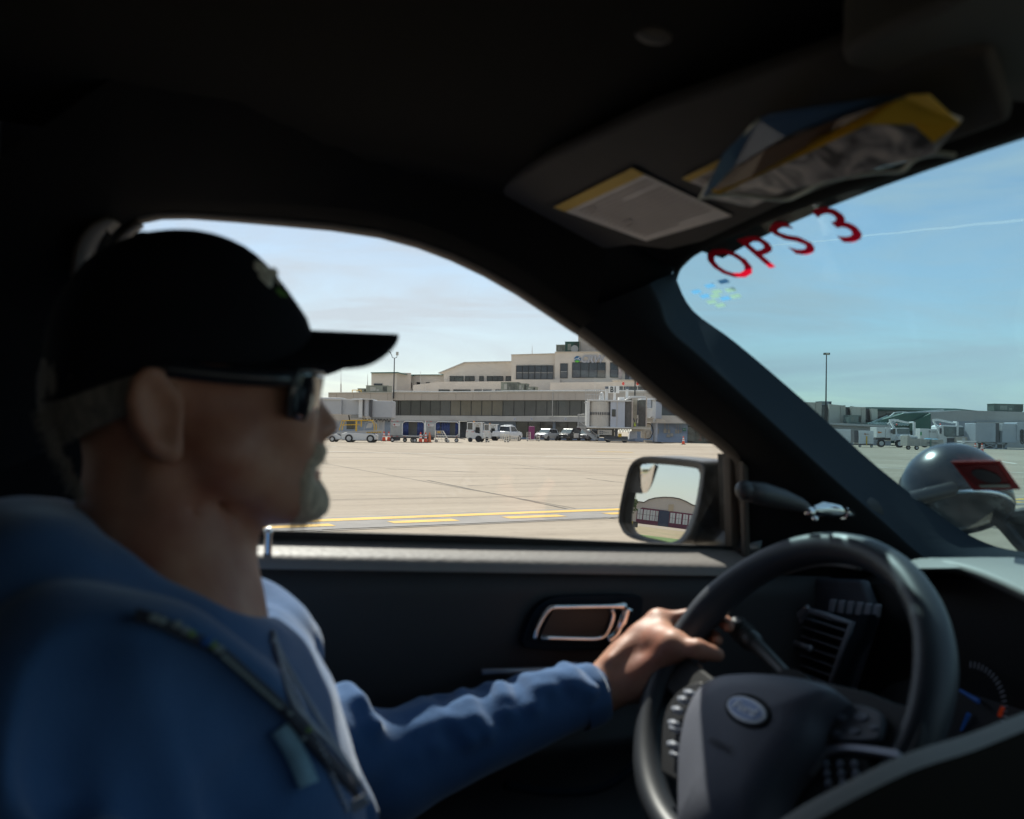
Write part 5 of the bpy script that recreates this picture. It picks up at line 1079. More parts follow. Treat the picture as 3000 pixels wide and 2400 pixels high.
# logo disc and letters
lt = 11.3; cxy = TB.at(1691.5, 1053, lt); rr_ = (TB.at(1701, 1053, lt)[0]-TB.at(1682, 1053, lt)[0])/2
def lp(u, v, t): return TB.P(cxy[0]+u*rr_, cxy[1]+v*rr_, t)
mb = MB(); mb.m = 0; mb.prism([lp(math.cos(a), math.sin(a), lt) for a in np.linspace(0, 2*math.pi, 33)[:-1]], (*(TD*.12), 0))
mb.m = 1; mb.prism([lp(u, v, lt-.02) for u, v in ((-.98, -.2), (-.6, -.05), (-.25, .12), (.05, -.02), (.25, .10), (.9, -.35), (.93, -.2), (.3, .3), (.1, .12), (-.25, .32), (-.6, .1), (-.98, -.02))], (*(TD*.015), 0))
mb.prism([lp(u, v, lt-.022) for u, v in ((.1, .0), (.45, .42), (.95, .62), (.88, .72), (.35, .55), (.0, .12))], (*(TD*.015), 0))
mb.m = 2; mb.prism([lp(u, v, lt-.03) for u, v in ((-.8, -.55), (-.55, -.35), (-.35, -.2), (-.2, -.35), (0, -.15), (.2, -.4), (.45, -.3), (.75, -.62), (.45, -.88), (0, -.99), (-.45, -.88))], (*(TD*.015), 0))
part(mb, 'logo_disc', [pm('logo_blue', (.01, .12, .28), .5), pm('logo_white', (.75, .76, .76), .5), pm('logo_green', (.12, .48, .03), .5)], term)
lm = [pm('letter_face', (.50, .49, .50), .5), pm('letter_edge', (.36, .38, .44), .5)]
for ch, x0, x1 in (('C', 1703, 1722), ('R', 1722, 1741), ('W', 1741, 1769)):
    a0 = TB.at(x0, 1062, lt)[0]; a1 = TB.at(x1, 1062, lt)[0]; zb_ = TB.at((x0+x1)/2, 1062, lt)[1]; h_ = TB.at((x0+x1)/2, 1041.5, lt)[1]-zb_
    mb = MB(); mb.m = 1; text_mesh(mb, ch, TB.P((a0+a1)/2-.12, zb_, lt-.12), (*SD, 0), (SD[0]*.22, SD[1]*.22, 1), h_, .02, bold=.05); mb.m = 0; text_mesh(mb, ch, TB.P((a0+a1)/2-.12, zb_+.02, lt-.20), (*SD, 0), (SD[0]*.22, SD[1]*.22, 1), h_*.98, .02, bold=-.005); part(mb, 'letter', lm, term)
# --- roof plant, each a thing
c_ac = pm('hvac_green_grey', (.23, .25, .21), .6, var=.1, vs=3); c_acd = pm('hvac_grille', (.08, .09, .08), .7); c_acl = pm('hvac_light', (.40, .40, .36), .6)
def hvac(x0, y0, x1, y1, t, label, m=None, pl=TB, side=.2):
    a, z = pl.at((x0+x1)/2, y1, t); base = pl.P(a, z, t); e_ = empty('rooftop_unit', tuple(base), 0, label, 'air conditioner', 'air conditioning units on the roofs')
    w = pl.at(x1, (y0+y1)/2, t)[0]-pl.at(x0, (y0+y1)/2, t)[0]; h = pl.at((x0+x1)/2, y0, t)[1]-z; r = pl.a
    mb = MB(); mb.box(-w/2, w/2, 0, 2, .1, h); mb.box(-w/2-.05, w/2+.05, -.05, 2.05, h, h+.06); mb.box(-w/2+.1, w/2-.1, .1, 1.8, -.4, .1); o = mb.build('casing', m or c_ac, e_); o.rotation_euler = (0, 0, r)
    mb = MB()
    for k in range(7): x = w/2-w*side+(w*side)*k/7; mb.box(x, x+w*side/14, -.05, .02, .2, h-.12)
    o = mb.build('grille', c_acd, e_); o.rotation_euler = (0, 0, r)
    mb = MB(); mb.box(-w*.30, -w*.05, -.03, .01, .25, h*.8); mb.box(0, w*.12, -.03, .01, .2, h*.5); o = mb.build('access_panel', c_acl if not m else c_ac, e_); o.rotation_euler = (0, 0, r); return e_
hvac(1072, 1130.5, 1134, 1150, 3, 'wide grey-green rooftop air conditioner beside the yellow roof rail')
hvac(1048, 1139, 1072, 1150, 3.5, 'smallest grey-green rooftop air conditioner directly left of the wide one by the yellow rail')
hvac(1467, 1120.5, 1515, 1146, 2.5, 'large louvred rooftop air conditioner left of centre above the ribbon windows', side=.6)
hvac(1516, 1124.5, 1541, 1146, 2.8, 'square plain rooftop air conditioner right of the large louvred one')
hvac(1542, 1134, 1568, 1146, 3.0, 'low rooftop air conditioner at the right end of its row of three')
hvac(1629, 1011, 1655, 1031, 14, 'louvred grey unit on the top roof beside the green plant box', side=.9)
hvac(1655, 1002, 1694, 1031, 14.2, 'dark green plant box with a round fan against the tower', pm('plant_green', (.03, .09, .07), .6), side=.3)
hvac(1843, 1098, 1868, 1112, 8, 'blue-grey roof unit half hidden by the door pillar', pm('unit_blue', (.20, .24, .30), .6))
mb = MB(); a = TB.at(1683, 1023, 13.9); p = TB.P(a[0], a[1], 13.9); mb.cyl(p, p+np.array([0, -.3, 0]), .62, .62, 20); mb.cyl(p+np.array([0, -.35, 0]), p+np.array([0, -.3, 0]), .42, .42, 20); tag(mb.build('roof_fan', [pm('fan_grey', (.35, .36, .36), .5)], None), 'round white-rimmed roof fan in front of the dark green plant box', 'fan')
def rail_frame(pts, r, name, label, cat, mat, group=None):
    mb = MB()
    for a, b in pts: mb.tube([a, b], r, 5)
    o = mb.build(name, mat, None); return tag(o, label, cat, group)
c_yel = pm('safety_yellow', (.70, .42, .02), .5, var=.1, vs=5); c_steel = pm('galvanised', (.42, .42, .42), .5, .3, var=.1); c_white = pm('gse_white', (.72, .72, .71), .45, var=.05, vs=2, dirt=((.5, .48, .45), 2, .3)); c_tire = pm('tyre', (.02, .02, .022), .85); c_rim = pm('wheel_rim', (.5, .5, .5), .4, .3)
def tp(x, y, t): return TB.P(*TB.at(x, y, t), t)
rail_frame([(tp(1032, 1143, 1), tp(1058, 1143, 1)), (tp(1032, 1143, 1), tp(1032, 1151, 1)), (tp(1046, 1142, 1), tp(1046, 1151, 1)), (tp(1058, 1143, 1), tp(1058, 1151, 1))], .06, 'roof_rail_guard', 'short yellow guard rail at the left end of the wing roof', 'railing', c_yel)
for x, y0, y1, t, lb in ((999, 1083, 1152, 2, 'tall mast aerial with clamps left of all other aerials on the roof'), (1077, 1096, 1131, 6, 'thin aerial behind the wide rooftop air conditioner'), (1232, 1088, 1148, 2, 'white mast aerial standing on the wing roof right of the black lamp post'), (1246, 1130, 1148, 3, 'stubby aerial near the small roof windows'), (1413, 1130, 1146, 3, 'short aerial on the wing roof before the row of slot windows'),
                         (1559, 1012, 1038, 13, 'whip aerial on top of the six-pane terminal block'), (1743, 1105, 1146, 2, 'thin whip aerial beside the B1 gate sign')):
    mb = MB(); p, q_ = tp(x, y1, t), tp(x, y0, t); mb.tube([p, lerp(p, q_, .4), q_], [.07, .05, .02], 5)
    if x == 999: mb.cyl(lerp(p, q_, .05), lerp(p, q_, .4), .13, .10, 6)
    tag(mb.build('aerial', c_low, None), lb, 'aerial', 'aerials on the roofs')
for x, lb in ((1826, 'red beacon on a thin rod left of the black pole behind the jet bridge'), (1868, 'red beacon on a thin rod right of the black pole behind the jet bridge')):
    e_ = empty('beacon', tuple(tp(x, 1146, 2)), 0, lb, 'beacon light', 'red roof beacons'); b0 = tp(x, 1146, 2); t0 = tp(x, 1126, 2)-b0
    MB().cyl((0, 0, 0), t0, .04, .04, 5).build('rod', c_low, e_); mb = MB(); mb.ball(t0+np.array([0, 0, .1]), .2, 8, 6, (1, 1, 1.3)); mb.build('lamp', pm('beacon_red', (.7, .05, .03), .4), e_)
# black lamp poles
def lamp_pole(x, yt, yb, t, kind, lb):
    b0 = tp(x, yb, t); h = tp(x, yt, t)[2]-b0[2]; e_ = empty('light_pole', tuple(b0), 0, lb, 'lamp post', 'tall apron lamp posts')
    mk = pm('pole_black', (.02, .02, .022), .5); mb = MB(); mb.tube([(0, 0, 0), (0, 0, h*.5), (0, 0, h)], [.11, .09, .07], 8)
    if kind == 2:
        mb.tube([(0, 0, h-.05), (-.35, 0, h+.1), (-.45, 0, h+.5), (-.75, 0, h+.85)], .05, 6); mb.tube([(0, 0, h-.05), (.35, 0, h+.1), (.42, 0, h+.45)], .05, 6)
    mb.build('pole', mk, e_)
    if kind == 2:
        MB().box(.25, .62, -.2, .2, h+.45, h+.95).build('lamp_head', pm('lamp_glass', (.5, .5, .46), .3), e_); mb = MB(); mb.xz([(-.95, h+1.05), (-.62, h+.75), (-.55, h+.83), (-.88, h+1.13)], -.2, .2); mb.build('lamp_head', mk, e_)
    elif kind == 1:
        MB().box(-.55, .6, -.3, .3, h, h+.35, 0).build('lamp_head', pm('lamp_housing', (.10, .10, .09), .5), e_, bevel=.05); MB().box(-.2, .35, -.32, -.25, h+.04, h+.3).build('lamp_lens', pm('lamp_lens', (.5, .48, .4), .3), e_)
    return e_
lamp_pole(1153, 1049, 1168, -1.6, 2, 'slim black twin-armed lamp post rising in front of the wing roof')
lamp_pole(1860, 1050, 1160, -1.8, 0, 'plain black pole right of the B1 gate sign')
# --- helpers for ground vehicles: local frame traced in photo pixels
class Spot:
    def __init__(s, x, y, dy=0.): s.g = ground(x, y); s.x, s.y = x, y; s.d = s.g[1]+dy; s.k = s.d/FP
    def X(s, x): d = raydir(x, s.y); return float(d[0]*s.d/d[1]-s.g[0])
    def Z(s, y): d = raydir(s.x, y); return float(max(0, EYE+d[2]*s.d/d[1]))
def wheel(par, x, y, z, r, w=.25, rim=True, ax=(0, 1)):
    a = np.array([ax[0], ax[1], 0.]); c0 = np.array([x, y, z]); o = MB().cyl(c0-a*w/2, c0+a*w/2, r, r, 18).build('wheel', c_tire, par, smooth='auto')
    if rim: MB().cyl(c0-a*(w/2+.02), c0-a*(w/2-.02), r*.58, r*.5, 14).build('rim', c_rim, o)
    return o
# traffic cones
c_cone = pm('cone_orange', (.80, .085, .02), .55, var=.1, vs=8); c_con2 = pm('cone_faded', (.72, .20, .07), .6); c_band = pm('cone_band', (.80, .80, .78), .5)
def cone(x, y, hpx, label, bands=2, m=None):
    s = Spot(x, y); h = hpx*s.k; e_ = empty('traffic_cone', tuple(s.g), 0, label, 'traffic cone', 'orange traffic cones on the apron'); r = h*.19
    MB().box(-r*1.35, r*1.35, -r*1.35, r*1.35, 0, h*.05).build('base', pm('cone_base_black', (.03, .03, .03), .7), e_)
    def rr(z): return r*(1-z)+h*.045*z
    mb = MB(); mb.cyl((0, 0, h*.05), (0, 0, h), r, h*.05, 14); mb.build('body', m or c_cone, e_, smooth='auto')
    for z0, z1 in ((.42, .56), (.66, .80))[:bands]: mb = MB(); mb.cyl((0, 0, h*z0), (0, 0, h*z1), rr(z0)*1.02+.01, rr(z1)*1.02+.01, 14, False); mb.build('reflective_band', c_band, e_, smooth=True)
for a in ((1101.7, 1285.5, 15, 'small far cone just right of the belt loader rear wheel'), (1117, 1282, 16, 'far cone between the belt loader and the baggage carts'), (1124.7, 1293, 29, 'bright cone with two white bands left of its twin before the first cart'), (1138.7, 1292.5, 28, 'cone touching the left corner of the first baggage cart'),
          (1231.8, 1297.5, 31, 'neon cone with one clear white band in front of the gap between the carts'), (1242, 1287, 28, 'cone half hidden behind two others between the carts'), (1246.5, 1297, 30, 'deep orange stacked cone, middle of the three before the carts'), (2002, 1302.5, 24, 'lone cone by the glass entrance next to the A1 sign'),
          (2857, 1325, 27, 'paler cone standing left of the other behind the spotlight'), (2877, 1326, 27, 'striped cone on the right behind the spotlight')):
    cone(*a[:3], a[3])
cone(1258, 1297, 30, 'faded orange cone without bands, right of the three before the carts', 0, c_con2)
# --- baggage carts
def bag_cart(x0, x1, yt, yb, xs, label, seed):
    s = Spot((x0+x1)/2, yb); e_ = empty('baggage_cart', tuple(s.g), 0, label, 'baggage cart', 'enclosed baggage carts with blue curtains')
    X, Z = s.X, s.Z; d = 1.7; z0 = Z(yb-18); z1 = Z(yt); xl, xr, xm = X(x0), X(x1), X(xs)
    c_al = pm('cart_aluminium', (.36, .37, .37), .5, .2, var=.08, vs=2, dirt=((.22, .22, .22), 3, .3))
    mb = MB(); mb.box(xl, xm, 0, d, z0, z1-.06); mb.box(xl, xr, 0, d, z1-.1, z1); mb.box(xl, xr, 0, d, z0-.08, z0+.06); mb.box(xr-.06, xr, 0, d, z0, z1); mb.box(xm, xr, d-.05, d, z0, z1); mb.build('body', c_al, e_, bevel=.01)
    mb = MB(); q = .25; A_ = [(xm, z0+.1), (xm+q, z0+.02), (xr-q, z0+.02), (xr-.02, z0+q), (xr-.02, z1-q), (xr-q, z1-.06), (xm+q, z1-.06), (xm, z1-q)]
    mb.tube([(x, -.02, z) for x, z in A_], .05, 6, closed=True); mb.build('door_frame', c_white, e_)
    cb = pm('blue_curtain', (.015, .045, .20), .6, var=.3, vs=6); rg = random.Random(seed)
    for a0, a1 in ((.02, .27), (.66, .98)) if seed == 1 else ((.02, .2), (.22, .60), (.84, .98)):
        w = xr-xm; n_ = 16; r0, r1 = [], []
        for k in range(n_+1): xx = xm+w*(a0+(a1-a0)*k/n_); yy = .10+.05*math.sin(k*1.9)+(.3 if (seed == 2 and .2 < a0 < .3) else 0); r0.append((xx, yy, z0+.08)); r1.append((xx, yy, z1-.1))
        MB().loft([r0, r1]).build('curtain', cb, e_, smooth=True, solid=.01)
    mb = MB(); mb.m = 0; lx = X(x0+7); mb.box(lx, lx+s.k*20, -.02, 0, Z(yt+16), Z(yt+8)); mb.m = 1; mb.cyl((lx+.14, -.03, Z(yt+12)), (lx+.14, -.02, Z(yt+12)), .09, .09, 10); mb.box(lx+.30, lx+.55, -.03, -.02, Z(yt+11.4), Z(yt+10.8)); mb.box(lx+.12, lx+.36, -.02, 0, Z(yt+19), Z(yt+18.2))
    mb.build('decal', [pm('decal_white', (.62, .62, .62), .5), pm('decal_red', (.35, .05, .05), .5)], e_)
    mb = MB()
    for xx in (xl+.05, (xl+xm)/2, xm+.15, xr-.35): 
        for zz in (z1-.06, z0-.03): mb.box(xx, xx+.18, -.03, -.01, zz-.03, zz+.03)
    mb.build('reflectors', pm('reflector_red', (.5, .05, .06), .4), e_)
    mb = MB(); mb.box(xl, xr, .1, d-.1, z0-.2, z0-.08); mb.box(xl+.2, xl+.9, .2, .6, z0-.45, z0-.2); mb.tube([(xr, .8, z0-.2), (xr+.6, .8, z0-.3)], .04, 6); mb.tube([(xl, .8, z0-.2), (xl-.3, .8, z0-.4)], .04, 6); mb.build('chassis', c_soff, e_)
    for f in (.06, .40 if seed == 1 else .12, .62, .93 if seed == 2 else .72): wheel(e_, xl+(xr-xl)*f, .12 if f not in (.62, .40) else .9, .21, .21, .16)
    return e_
bag_cart(1143, 1243, 1233, 1296, 1178, 'left baggage cart, grey with a red and white decal and open blue curtains', 1)
bag_cart(1244, 1344, 1234, 1295.5, 1274, 'right baggage cart, grey with blue curtains and a mesh back, hitched behind its twin', 2)
# white step frame leaning in front of the right cart
s = Spot(1297, 1296.5); X, Z = s.X, s.Z; mb = MB()
A_ = [(1276, 1295), (1277, 1263), (1299, 1263), (1318, 1294)]; 
for yy in (-.9, -.3): mb.tube([(X(x), yy, Z(y)) for x, y in A_], .035, 6)
for t in (.2, .4, .6, .8): a = (X(1299+19*t), Z(1263+31*t)); mb.tube([(a[0], -.9, a[1]), (a[0], -.3, a[1])], .03, 6); mb.tube([(X(1277), -.9, Z(1263+31*t)), (a[0], -.9, a[1])], .022, 5)
for t in (.25, .5, .75): mb.tube([(X(1277+22*t), -.9, Z(1263)), (X(1279+38*t), -.9, Z(1295))], .02, 5)
e_ = empty('cargo_stair', tuple(s.g), 0, 'white slanted ladder frame in front of the right baggage cart', 'ladder'); mb.build('frame', pm('frame_white', (.75, .73, .68), .5), e_); wheel(e_, X(1280), -.6, .14, .14, .1); wheel(e_, X(1313), -.6, .16, .16, .1)
MB().box(X(1283), X(1292), -.95, -.9, Z(1268), Z(1264)).build('plate', c_yel, e_)
s = Spot(1215, 1297.5); tag(MB().box(-9*s.k, 1*s.k, -.3, .1, 0, .10).box(3*s.k, 17*s.k, -.4, 0, 0, .12).build('wheel_chock', pm('chock_black', (.03, .03, .03), .8), None, loc=tuple(s.g), bevel=.02), 'pair of low black wheel chocks on the ground under the carts', 'chock')
# --- belt loader
s = Spot(1030, 1296); X, Z = s.X, s.Z; e_ = empty('belt_loader', tuple(s.g), 0, 'white belt loader with yellow guard rails on the far left', 'loader vehicle', None)
mb = MB(); mb.xz([(X(1000), Z(1289)), (X(999), Z(1271)), (X(1012), Z(1268)), (X(1092), Z(1270)), (X(1101), Z(1275)), (X(1100), Z(1287)), (X(1060), Z(1290)), (X(1030), Z(1290))], 0, 1.5); mb.xz([(X(953), Z(1286)), (X(953), Z(1276)), (X(985), Z(1272)), (X(1000), Z(1280)), (X(998), Z(1288)), (X(975), Z(1290))], .1, 1.4); mb.build('body', c_white, e_, bevel=.05)
mb = MB(); mb.xz([(X(985), Z(1273)), (X(985), Z(1266)), (X(1118), Z(1258)), (X(1118), Z(1262)), (X(1090), Z(1268))], .2, 1.3); mb.build('conveyor', c_steel, e_)
mb = MB(); mb.xz([(X(1072), Z(1268)), (X(1072), Z(1265.5)), (X(1117), Z(1263)), (X(1117), Z(1266))], .1, .2)
for k in range(6): mb.m = 1; xx = 1074+k*7.2; mb.xz([(X(xx), Z(1268)), (X(xx+2), Z(1265)), (X(xx+4.5), Z(1264.7)), (X(xx+2.5), Z(1267.7))], .085, .1)
mb.build('hazard_stripe', [c_yel, c_soff], e_)
mb = MB(); Y0, Y1 = .15, 1.35
for yy in (Y0, Y1):
    mb.tube([(X(992), yy, Z(1262)), (X(1000), yy, Z(1233)), (X(1045), yy, Z(1231)), (X(1085), yy, Z(1230)), (X(1094), yy, Z(1240)), (X(1095), yy, Z(1260))], .045, 6); mb.tube([(X(995), yy, Z(1246)), (X(1045), yy, Z(1244))], .04, 6)
mb.build('guard_rail', c_yel, e_)
MB().box(X(1040), X(1044), Y0-.1, Y0+.1, Z(1263), Z(1231)).box(X(1048), X(1051), Y1, Y1+.1, Z(1250), Z(1231)).build('post', c_yel, e_)
mb = MB(); mb.xz([(X(1067), Z(1254)), (X(1074), Z(1239)), (X(1090), Z(1237)), (X(1084), Z(1253))], .5, .55); mb.tube([(X(1062), .6, Z(1262)), (X(1066), .6, Z(1237)), (X(1090), .6, Z(1232)), (X(1101), .6, Z(1243))], .03, 6); mb.build('wind_screen', c_steel, e_)
for x, r in ((973, 8.5), (1022, 11.5), (1085, 11.5)): wheel(e_, X(x), .1, r*s.k, r*s.k, .3); wheel(e_, X(x)+.1, 1.3, r*s.k, r*s.k, .3, False)
MB().box(X(1011), X(1033), .5, 1.2, Z(1258), Z(1234)).build('belt_stack', pm('cable_bundle', (.06, .07, .065), .8), e_)
# --- tow tractors
def tractor(x0, x1, yt, yb, label, group='white tow tractors'):
    s = Spot((x0+x1)/2, yb); X = lambda u: (u-.5)*(x1-x0)*s.k; H = (yb-yt)*s.k; e_ = empty('tow_tractor', tuple(s.g), 0, label, 'tow tractor', group); Zq = lambda v: v*H; d = 1.55
    mb = MB(); mb.xz([(X(.0), Zq(.24)), (X(.02), Zq(.55)), (X(.05), Zq(.60)), (X(.42), Zq(.60)), (X(.50), Zq(.45)), (X(.72), Zq(.42)), (X(.98), Zq(.40)), (X(1), Zq(.2)), (X(.85), Zq(.12)), (X(.1), Zq(.14))], 0, d); mb.build('body', c_white, e_, bevel=.06)
    mb = MB(); mb.box(X(.06), X(.98), -.02, d+.02, Zq(.93), Zq(.965)); mb.box(X(.36), X(.44), 0, .08, Zq(.55), Zq(.94)); mb.box(X(.80), X(.9), 0, .08, Zq(.4), Zq(.94)); mb.box(X(.06), X(.10), 0, .08, Zq(.58), Zq(.94)); mb.box(X(.36), X(.9), d-.08, d, Zq(.4), Zq(.94)); mb.build('cab', c_white, e_, bevel=.02)
    MB().box(X(.10), X(.36), .03, .05, Zq(.60), Zq(.92)).build('window', g_gry, e_); MB().tube([(X(.44), .02, Zq(.6)), (X(.5), .02, Zq(.85)), (X(.6), .02, Zq(.9)), (X(.72), .02, Zq(.85)), (X(.8), .02, Zq(.6))], .05, 6).build('door_frame', c_white, e_)
    MB().box(X(.52), X(.74), .4, 1.1, Zq(.42), Zq(.72)).build('seat', pm('seat_black', (.03, .03, .03), .7), e_)
    MB().cyl((X(.42), .7, Zq(.965)), (X(.42), .7, Zq(1.02)), .09, .07, 10).build('beacon', pm('amber', (.75, .25, .03), .4), e_)
    mb = MB()
    for u in (.03, .30, .38): mb.cyl((X(u+.04), -.03, Zq(.5)), (X(u+.04), 0, Zq(.5)), .05, .05, 8)
    mb.build('tail_light', pm('reflector_red', (.5, .05, .06), .4), e_)
    wheel(e_, X(.70), .12, H*.155, H*.16, .3, False); wheel(e_, X(.25), .12, H*.10, H*.11, .3, False); wheel(e_, X(.85), 1.2, H*.12, H*.12, .3, False); return e_
tractor(1364, 1418, 1235, 1295, 'nearest white tow tractor with an amber beacon on its roof')
tractor(1414, 1461, 1241, 1291, 'smaller white tow tractor parked behind, between the nearest one and the white pickup')
# --- cars: 3/4 front view, built in metres and turned
def car_mesh(kind, paint, glassm, roofm=None, L=5., Wd=2., H=1.78):
    """returns a dict of part builders in car space: +x forward"""
    P = {}
    if kind == 'suv': sec = [(-L/2, .55, 1.0, .8), (-L/2+.15, .35, 1.15, .95), (-1.2, .30, 1.15, 1), (.9, .3, 1.12, 1), (1.6, .3, 1.08, .98), (2.2, .3, 1.0, .94), (L/2, .4, .85, .78)]
    else: sec = [(-L/2, .55, 1.1, .92), (-L/2+.1, .45, 1.2, 1), (-.9, .4, 1.2, 1), (.9, .4, 1.22, 1), (1.6, .4, 1.2, .98), (2.3, .4, 1.12, .96), (L/2, .45, .95, .85)]
    rows = []
    for x, z0, z1, w in sec:
        h = Wd/2*w; rows.append([(x, -h*.92, z0), (x, -h, z0+.2), (x, -h, z1-.25), (x, -h*.9, z1), (x, 0, z1+.04), (x, h*.9, z1), (x, h, z1-.25), (x, h, z0+.2), (x, h*.92, z0)])
    mb = MB(); mb.loft(rows); mb.add(rows[0], [tuple(range(9))]); mb.add(rows[-1], [tuple(range(9))]); P['body'] = (mb, paint, dict(bevel=.04))
    if kind == 'suv': a = [(-2.25, 1.1), (-2.0, H-.08), (-1.4, H), (.0, H), (.55, H-.08), (1.35, 1.08)]
    else: a = [(-.85, 1.15), (-.75, H-.05), (-.4, H), (.3, H), (.65, H-.08), (1.35, 1.15)]
    cw = Wd/2*.86; mb = MB(); r0 = [(x, -cw*(1 if z < 1.2 else .84), z) for x, z in a]; r1 = [(x, cw*(1 if z < 1.2 else .84), z) for x, z in a]; n = len(a); mb.loft([r0, r1]); mb.add(r0, [tuple(range(n))]); mb.add(r1, [tuple(range(n))]); P['cabin'] = (mb, roofm or paint, dict(bevel=.03))
    return P
def make_car(x, y, hpx, head, label, kind, paint, cat, extras, group=None, H=1.78, name='parked_car'):
    s = Spot(x, y); k = hpx*s.k/H; e_ = empty(name, tuple(s.g), head, label, cat, group); e_.scale = (k, k, k)
    for nm, (mb, m, kw) in car_mesh(kind, paint, None, H=H).items(): mb.build(nm, m, e_, **kw)
    Wd = 2.; H_ = H
    def q4(p, nm, m): mb = MB(); mb.add(p, [tuple(range(len(p)))]); mb.build(nm, m, e_, solid=.012)
    if kind == 'suv':
        q4([(1.36, -.80, 1.13), (1.36, .80, 1.13), (.60, .68, H-.10), (.60, -.68, H-.10)], 'windscreen', g_wsc)
        for sg_ in (-1, 1):
            q4([(1.15, sg_*.885, 1.16), (-.2, sg_*.885, 1.16), (-.2, sg_*.745, H-.12), (.48, sg_*.745, H-.14)], 'side_window', g_navy); q4([(-.28, sg_*.885, 1.16), (-1.9, sg_*.885, 1.16), (-1.75, sg_*.745, H-.16), (-.28, sg_*.745, H-.12)], 'side_window', g_navy)
    else:
        q4([(1.36, -.80, 1.18), (1.36, .80, 1.18), (.72, .68, H-.12), (.72, -.68, H-.12)], 'windscreen', g_wsc)
        q4([(-.87, -.78, 1.2), (-.87, .78, 1.2), (-.78, .66, H-.12), (-.78, -.66, H-.12)], 'rear_window', g_navy)
        for sg_ in (-1, 1): q4([(1.15, sg_*.885, 1.2), (-.6, sg_*.885, 1.2), (-.55, sg_*.745, H-.13), (.5, sg_*.745, H-.14)], 'side_window', g_navy)
    for sg_ in (-1, 1):
        for xx in (1.5, -1.45): wheel(e_, xx, sg_*.88, .37, .37, .24)
        MB().box(2.28, 2.47, sg_*.62-.2, sg_*.62+.2, .78, .93).build('headlight', pm('headlamp', (.6, .62, .65), .15), e_)
        MB().box(1.0, 1.15, sg_*1.05-.13, sg_*1.05+.13, 1.1, 1.25).build('wing_mirror', paint, e_, bevel=.03)
    MB().box(2.40, 2.50, -.42, .42, .62, .92).build('grille', c_soff, e_); MB().box(2.42, 2.55, -.8, .8, .42, .60).build('bumper', c_soff if 'dark' in extras else paint, e_, bevel=.03)
    MB().box(2.55, 2.57, -.16, .16, .5, .62).build('licence_plate', c_band, e_)
    if 'bar' in extras: mb = MB(); mb.tube([(2.6, -.5, .5), (2.62, -.5, 1.0), (2.62, .5, 1.0), (2.6, .5, .5)], .04, 6); mb.tube([(2.6, -.2, .5), (2.62, -.2, 1.0)], .03, 6); mb.tube([(2.6, .2, .5), (2.62, .2, 1.0)], .03, 6); mb.build('push_bar', c_soff, e_)
    if 'door' in extras: MB().box(-1.1, .75, -1.012, -1.0, .45, 1.1).box(-1.1, .75, 1.0, 1.012, .45, 1.1).build('white_door', c_white, e_)
    if 'rack' in extras: MB().box(-.1, .25, -.6, .6, H, H+.12).build('light_bar', c_white, e_, bevel=.03)
    return e_
g_wsc = pm('car_windscreen', (.10, .14, .15), .08, spec=.6, var=.3)
p_sil = pm('silver_paint', (.42, .44, .47), .3, .3, coat=.5); p_blk = pm('black_paint', (.015, .016, .02), .25, spec=.5, coat=.6); p_wht = pm('white_paint', (.72, .73, .75), .35, coat=.4)
make_car(1602, 1291, 35, R_(-118), 'silver police-style estate car with its grille towards the apron', 'suv', p_sil, 'car', ('dark',), 'cars parked along the wing')
make_car(1668, 1291.5, 36, R_(-118), 'black and white police car with a push bar on its nose', 'suv', p_blk, 'car', ('bar', 'door', 'dark'), 'cars parked along the wing')
make_car(1722, 1292, 34, R_(-118), 'dark grey car half hidden by the jet bridge stairs', 'suv', pm('grey_paint', (.12, .13, .15), .3, coat=.5), 'car', ('dark',), 'cars parked along the wing')
make_car(1487, 1291.5, 44, R_(62), 'white pickup truck parked behind the tow tractors', 'pickup', p_wht, 'pickup truck', ('rack',), None, 1.95)
# --- small trolleys and the row of dolly frames
def trolley(x0, x1, yt, yb, label, rungs=4, both=True, cat='trolley'):
    s = Spot((x0+x1)/2, yb); X, Z = s.X, s.Z; e_ = empty('trolley', tuple(s.g), 0, label, cat, 'pale metal trolleys'); cm = pm('trolley_cream', (.68, .64, .57), .5); w = (x1-x0)*s.k
    def fr(xa, xb, dy):
        mb = MB(); mb.tube([(xa, dy, .2), (xa, dy, Z(yt)), (xb, dy+.5, Z(yt)), (xb, dy+.5, .2)], .035, 5)
        for k in range(1, rungs): z = .2+(Z(yt)-.2)*k/rungs; mb.tube([(xa, dy, z), (xb, dy+.5, z)], .03, 5)
        mb.build('rack', cm, e_)
    if both: fr(-w/2, -w/2+w*.28, 0); fr(w/2-w*.22, w/2, 0); MB().box(-w/2, w/2, 0, .8, .17, .23).build('platform', cm, e_)
    else: fr(-w/2, w/2, 0); MB().box(-w/2, w/2, -.1, .6, .14, .2).build('platform', cm, e_)
    for xx in (-w/2+.1, w/2-.1): wheel(e_, xx, .05, .1, .1, .06)
trolley(1543, 1581, 1267, 1293, 'long flat trolley with slatted ends beside the silver car')
trolley(1422, 1434, 1266, 1296, 'upright two-wheeled trolley just right of the nearest tow tractor', both=False)
trolley(1477, 1491, 1266, 1296, 'upright trolley standing before the white pickup', both=False)
s = Spot(1495, 1293); X, Z = s.X, s.Z; e_ = empty('dolly_train', tuple(s.g), 0, 'row of nested cream hoop frames trailing right of the white pickup', 'dolly frames'); cm = MT['trolley_cream']
for k in range(9):
    x = 1466+k*6.3; top = 1272+k*.9; mb = MB(); mb.tube([(X(x), -.1*k, .1), (X(x)+.03, -.1*k, Z(top)), (X(x+4.5), .4-.1*k, Z(top)), (X(x+4.5), .4-.1*k, .1)], .045, 5); mb.build('hoop', cm, e_)
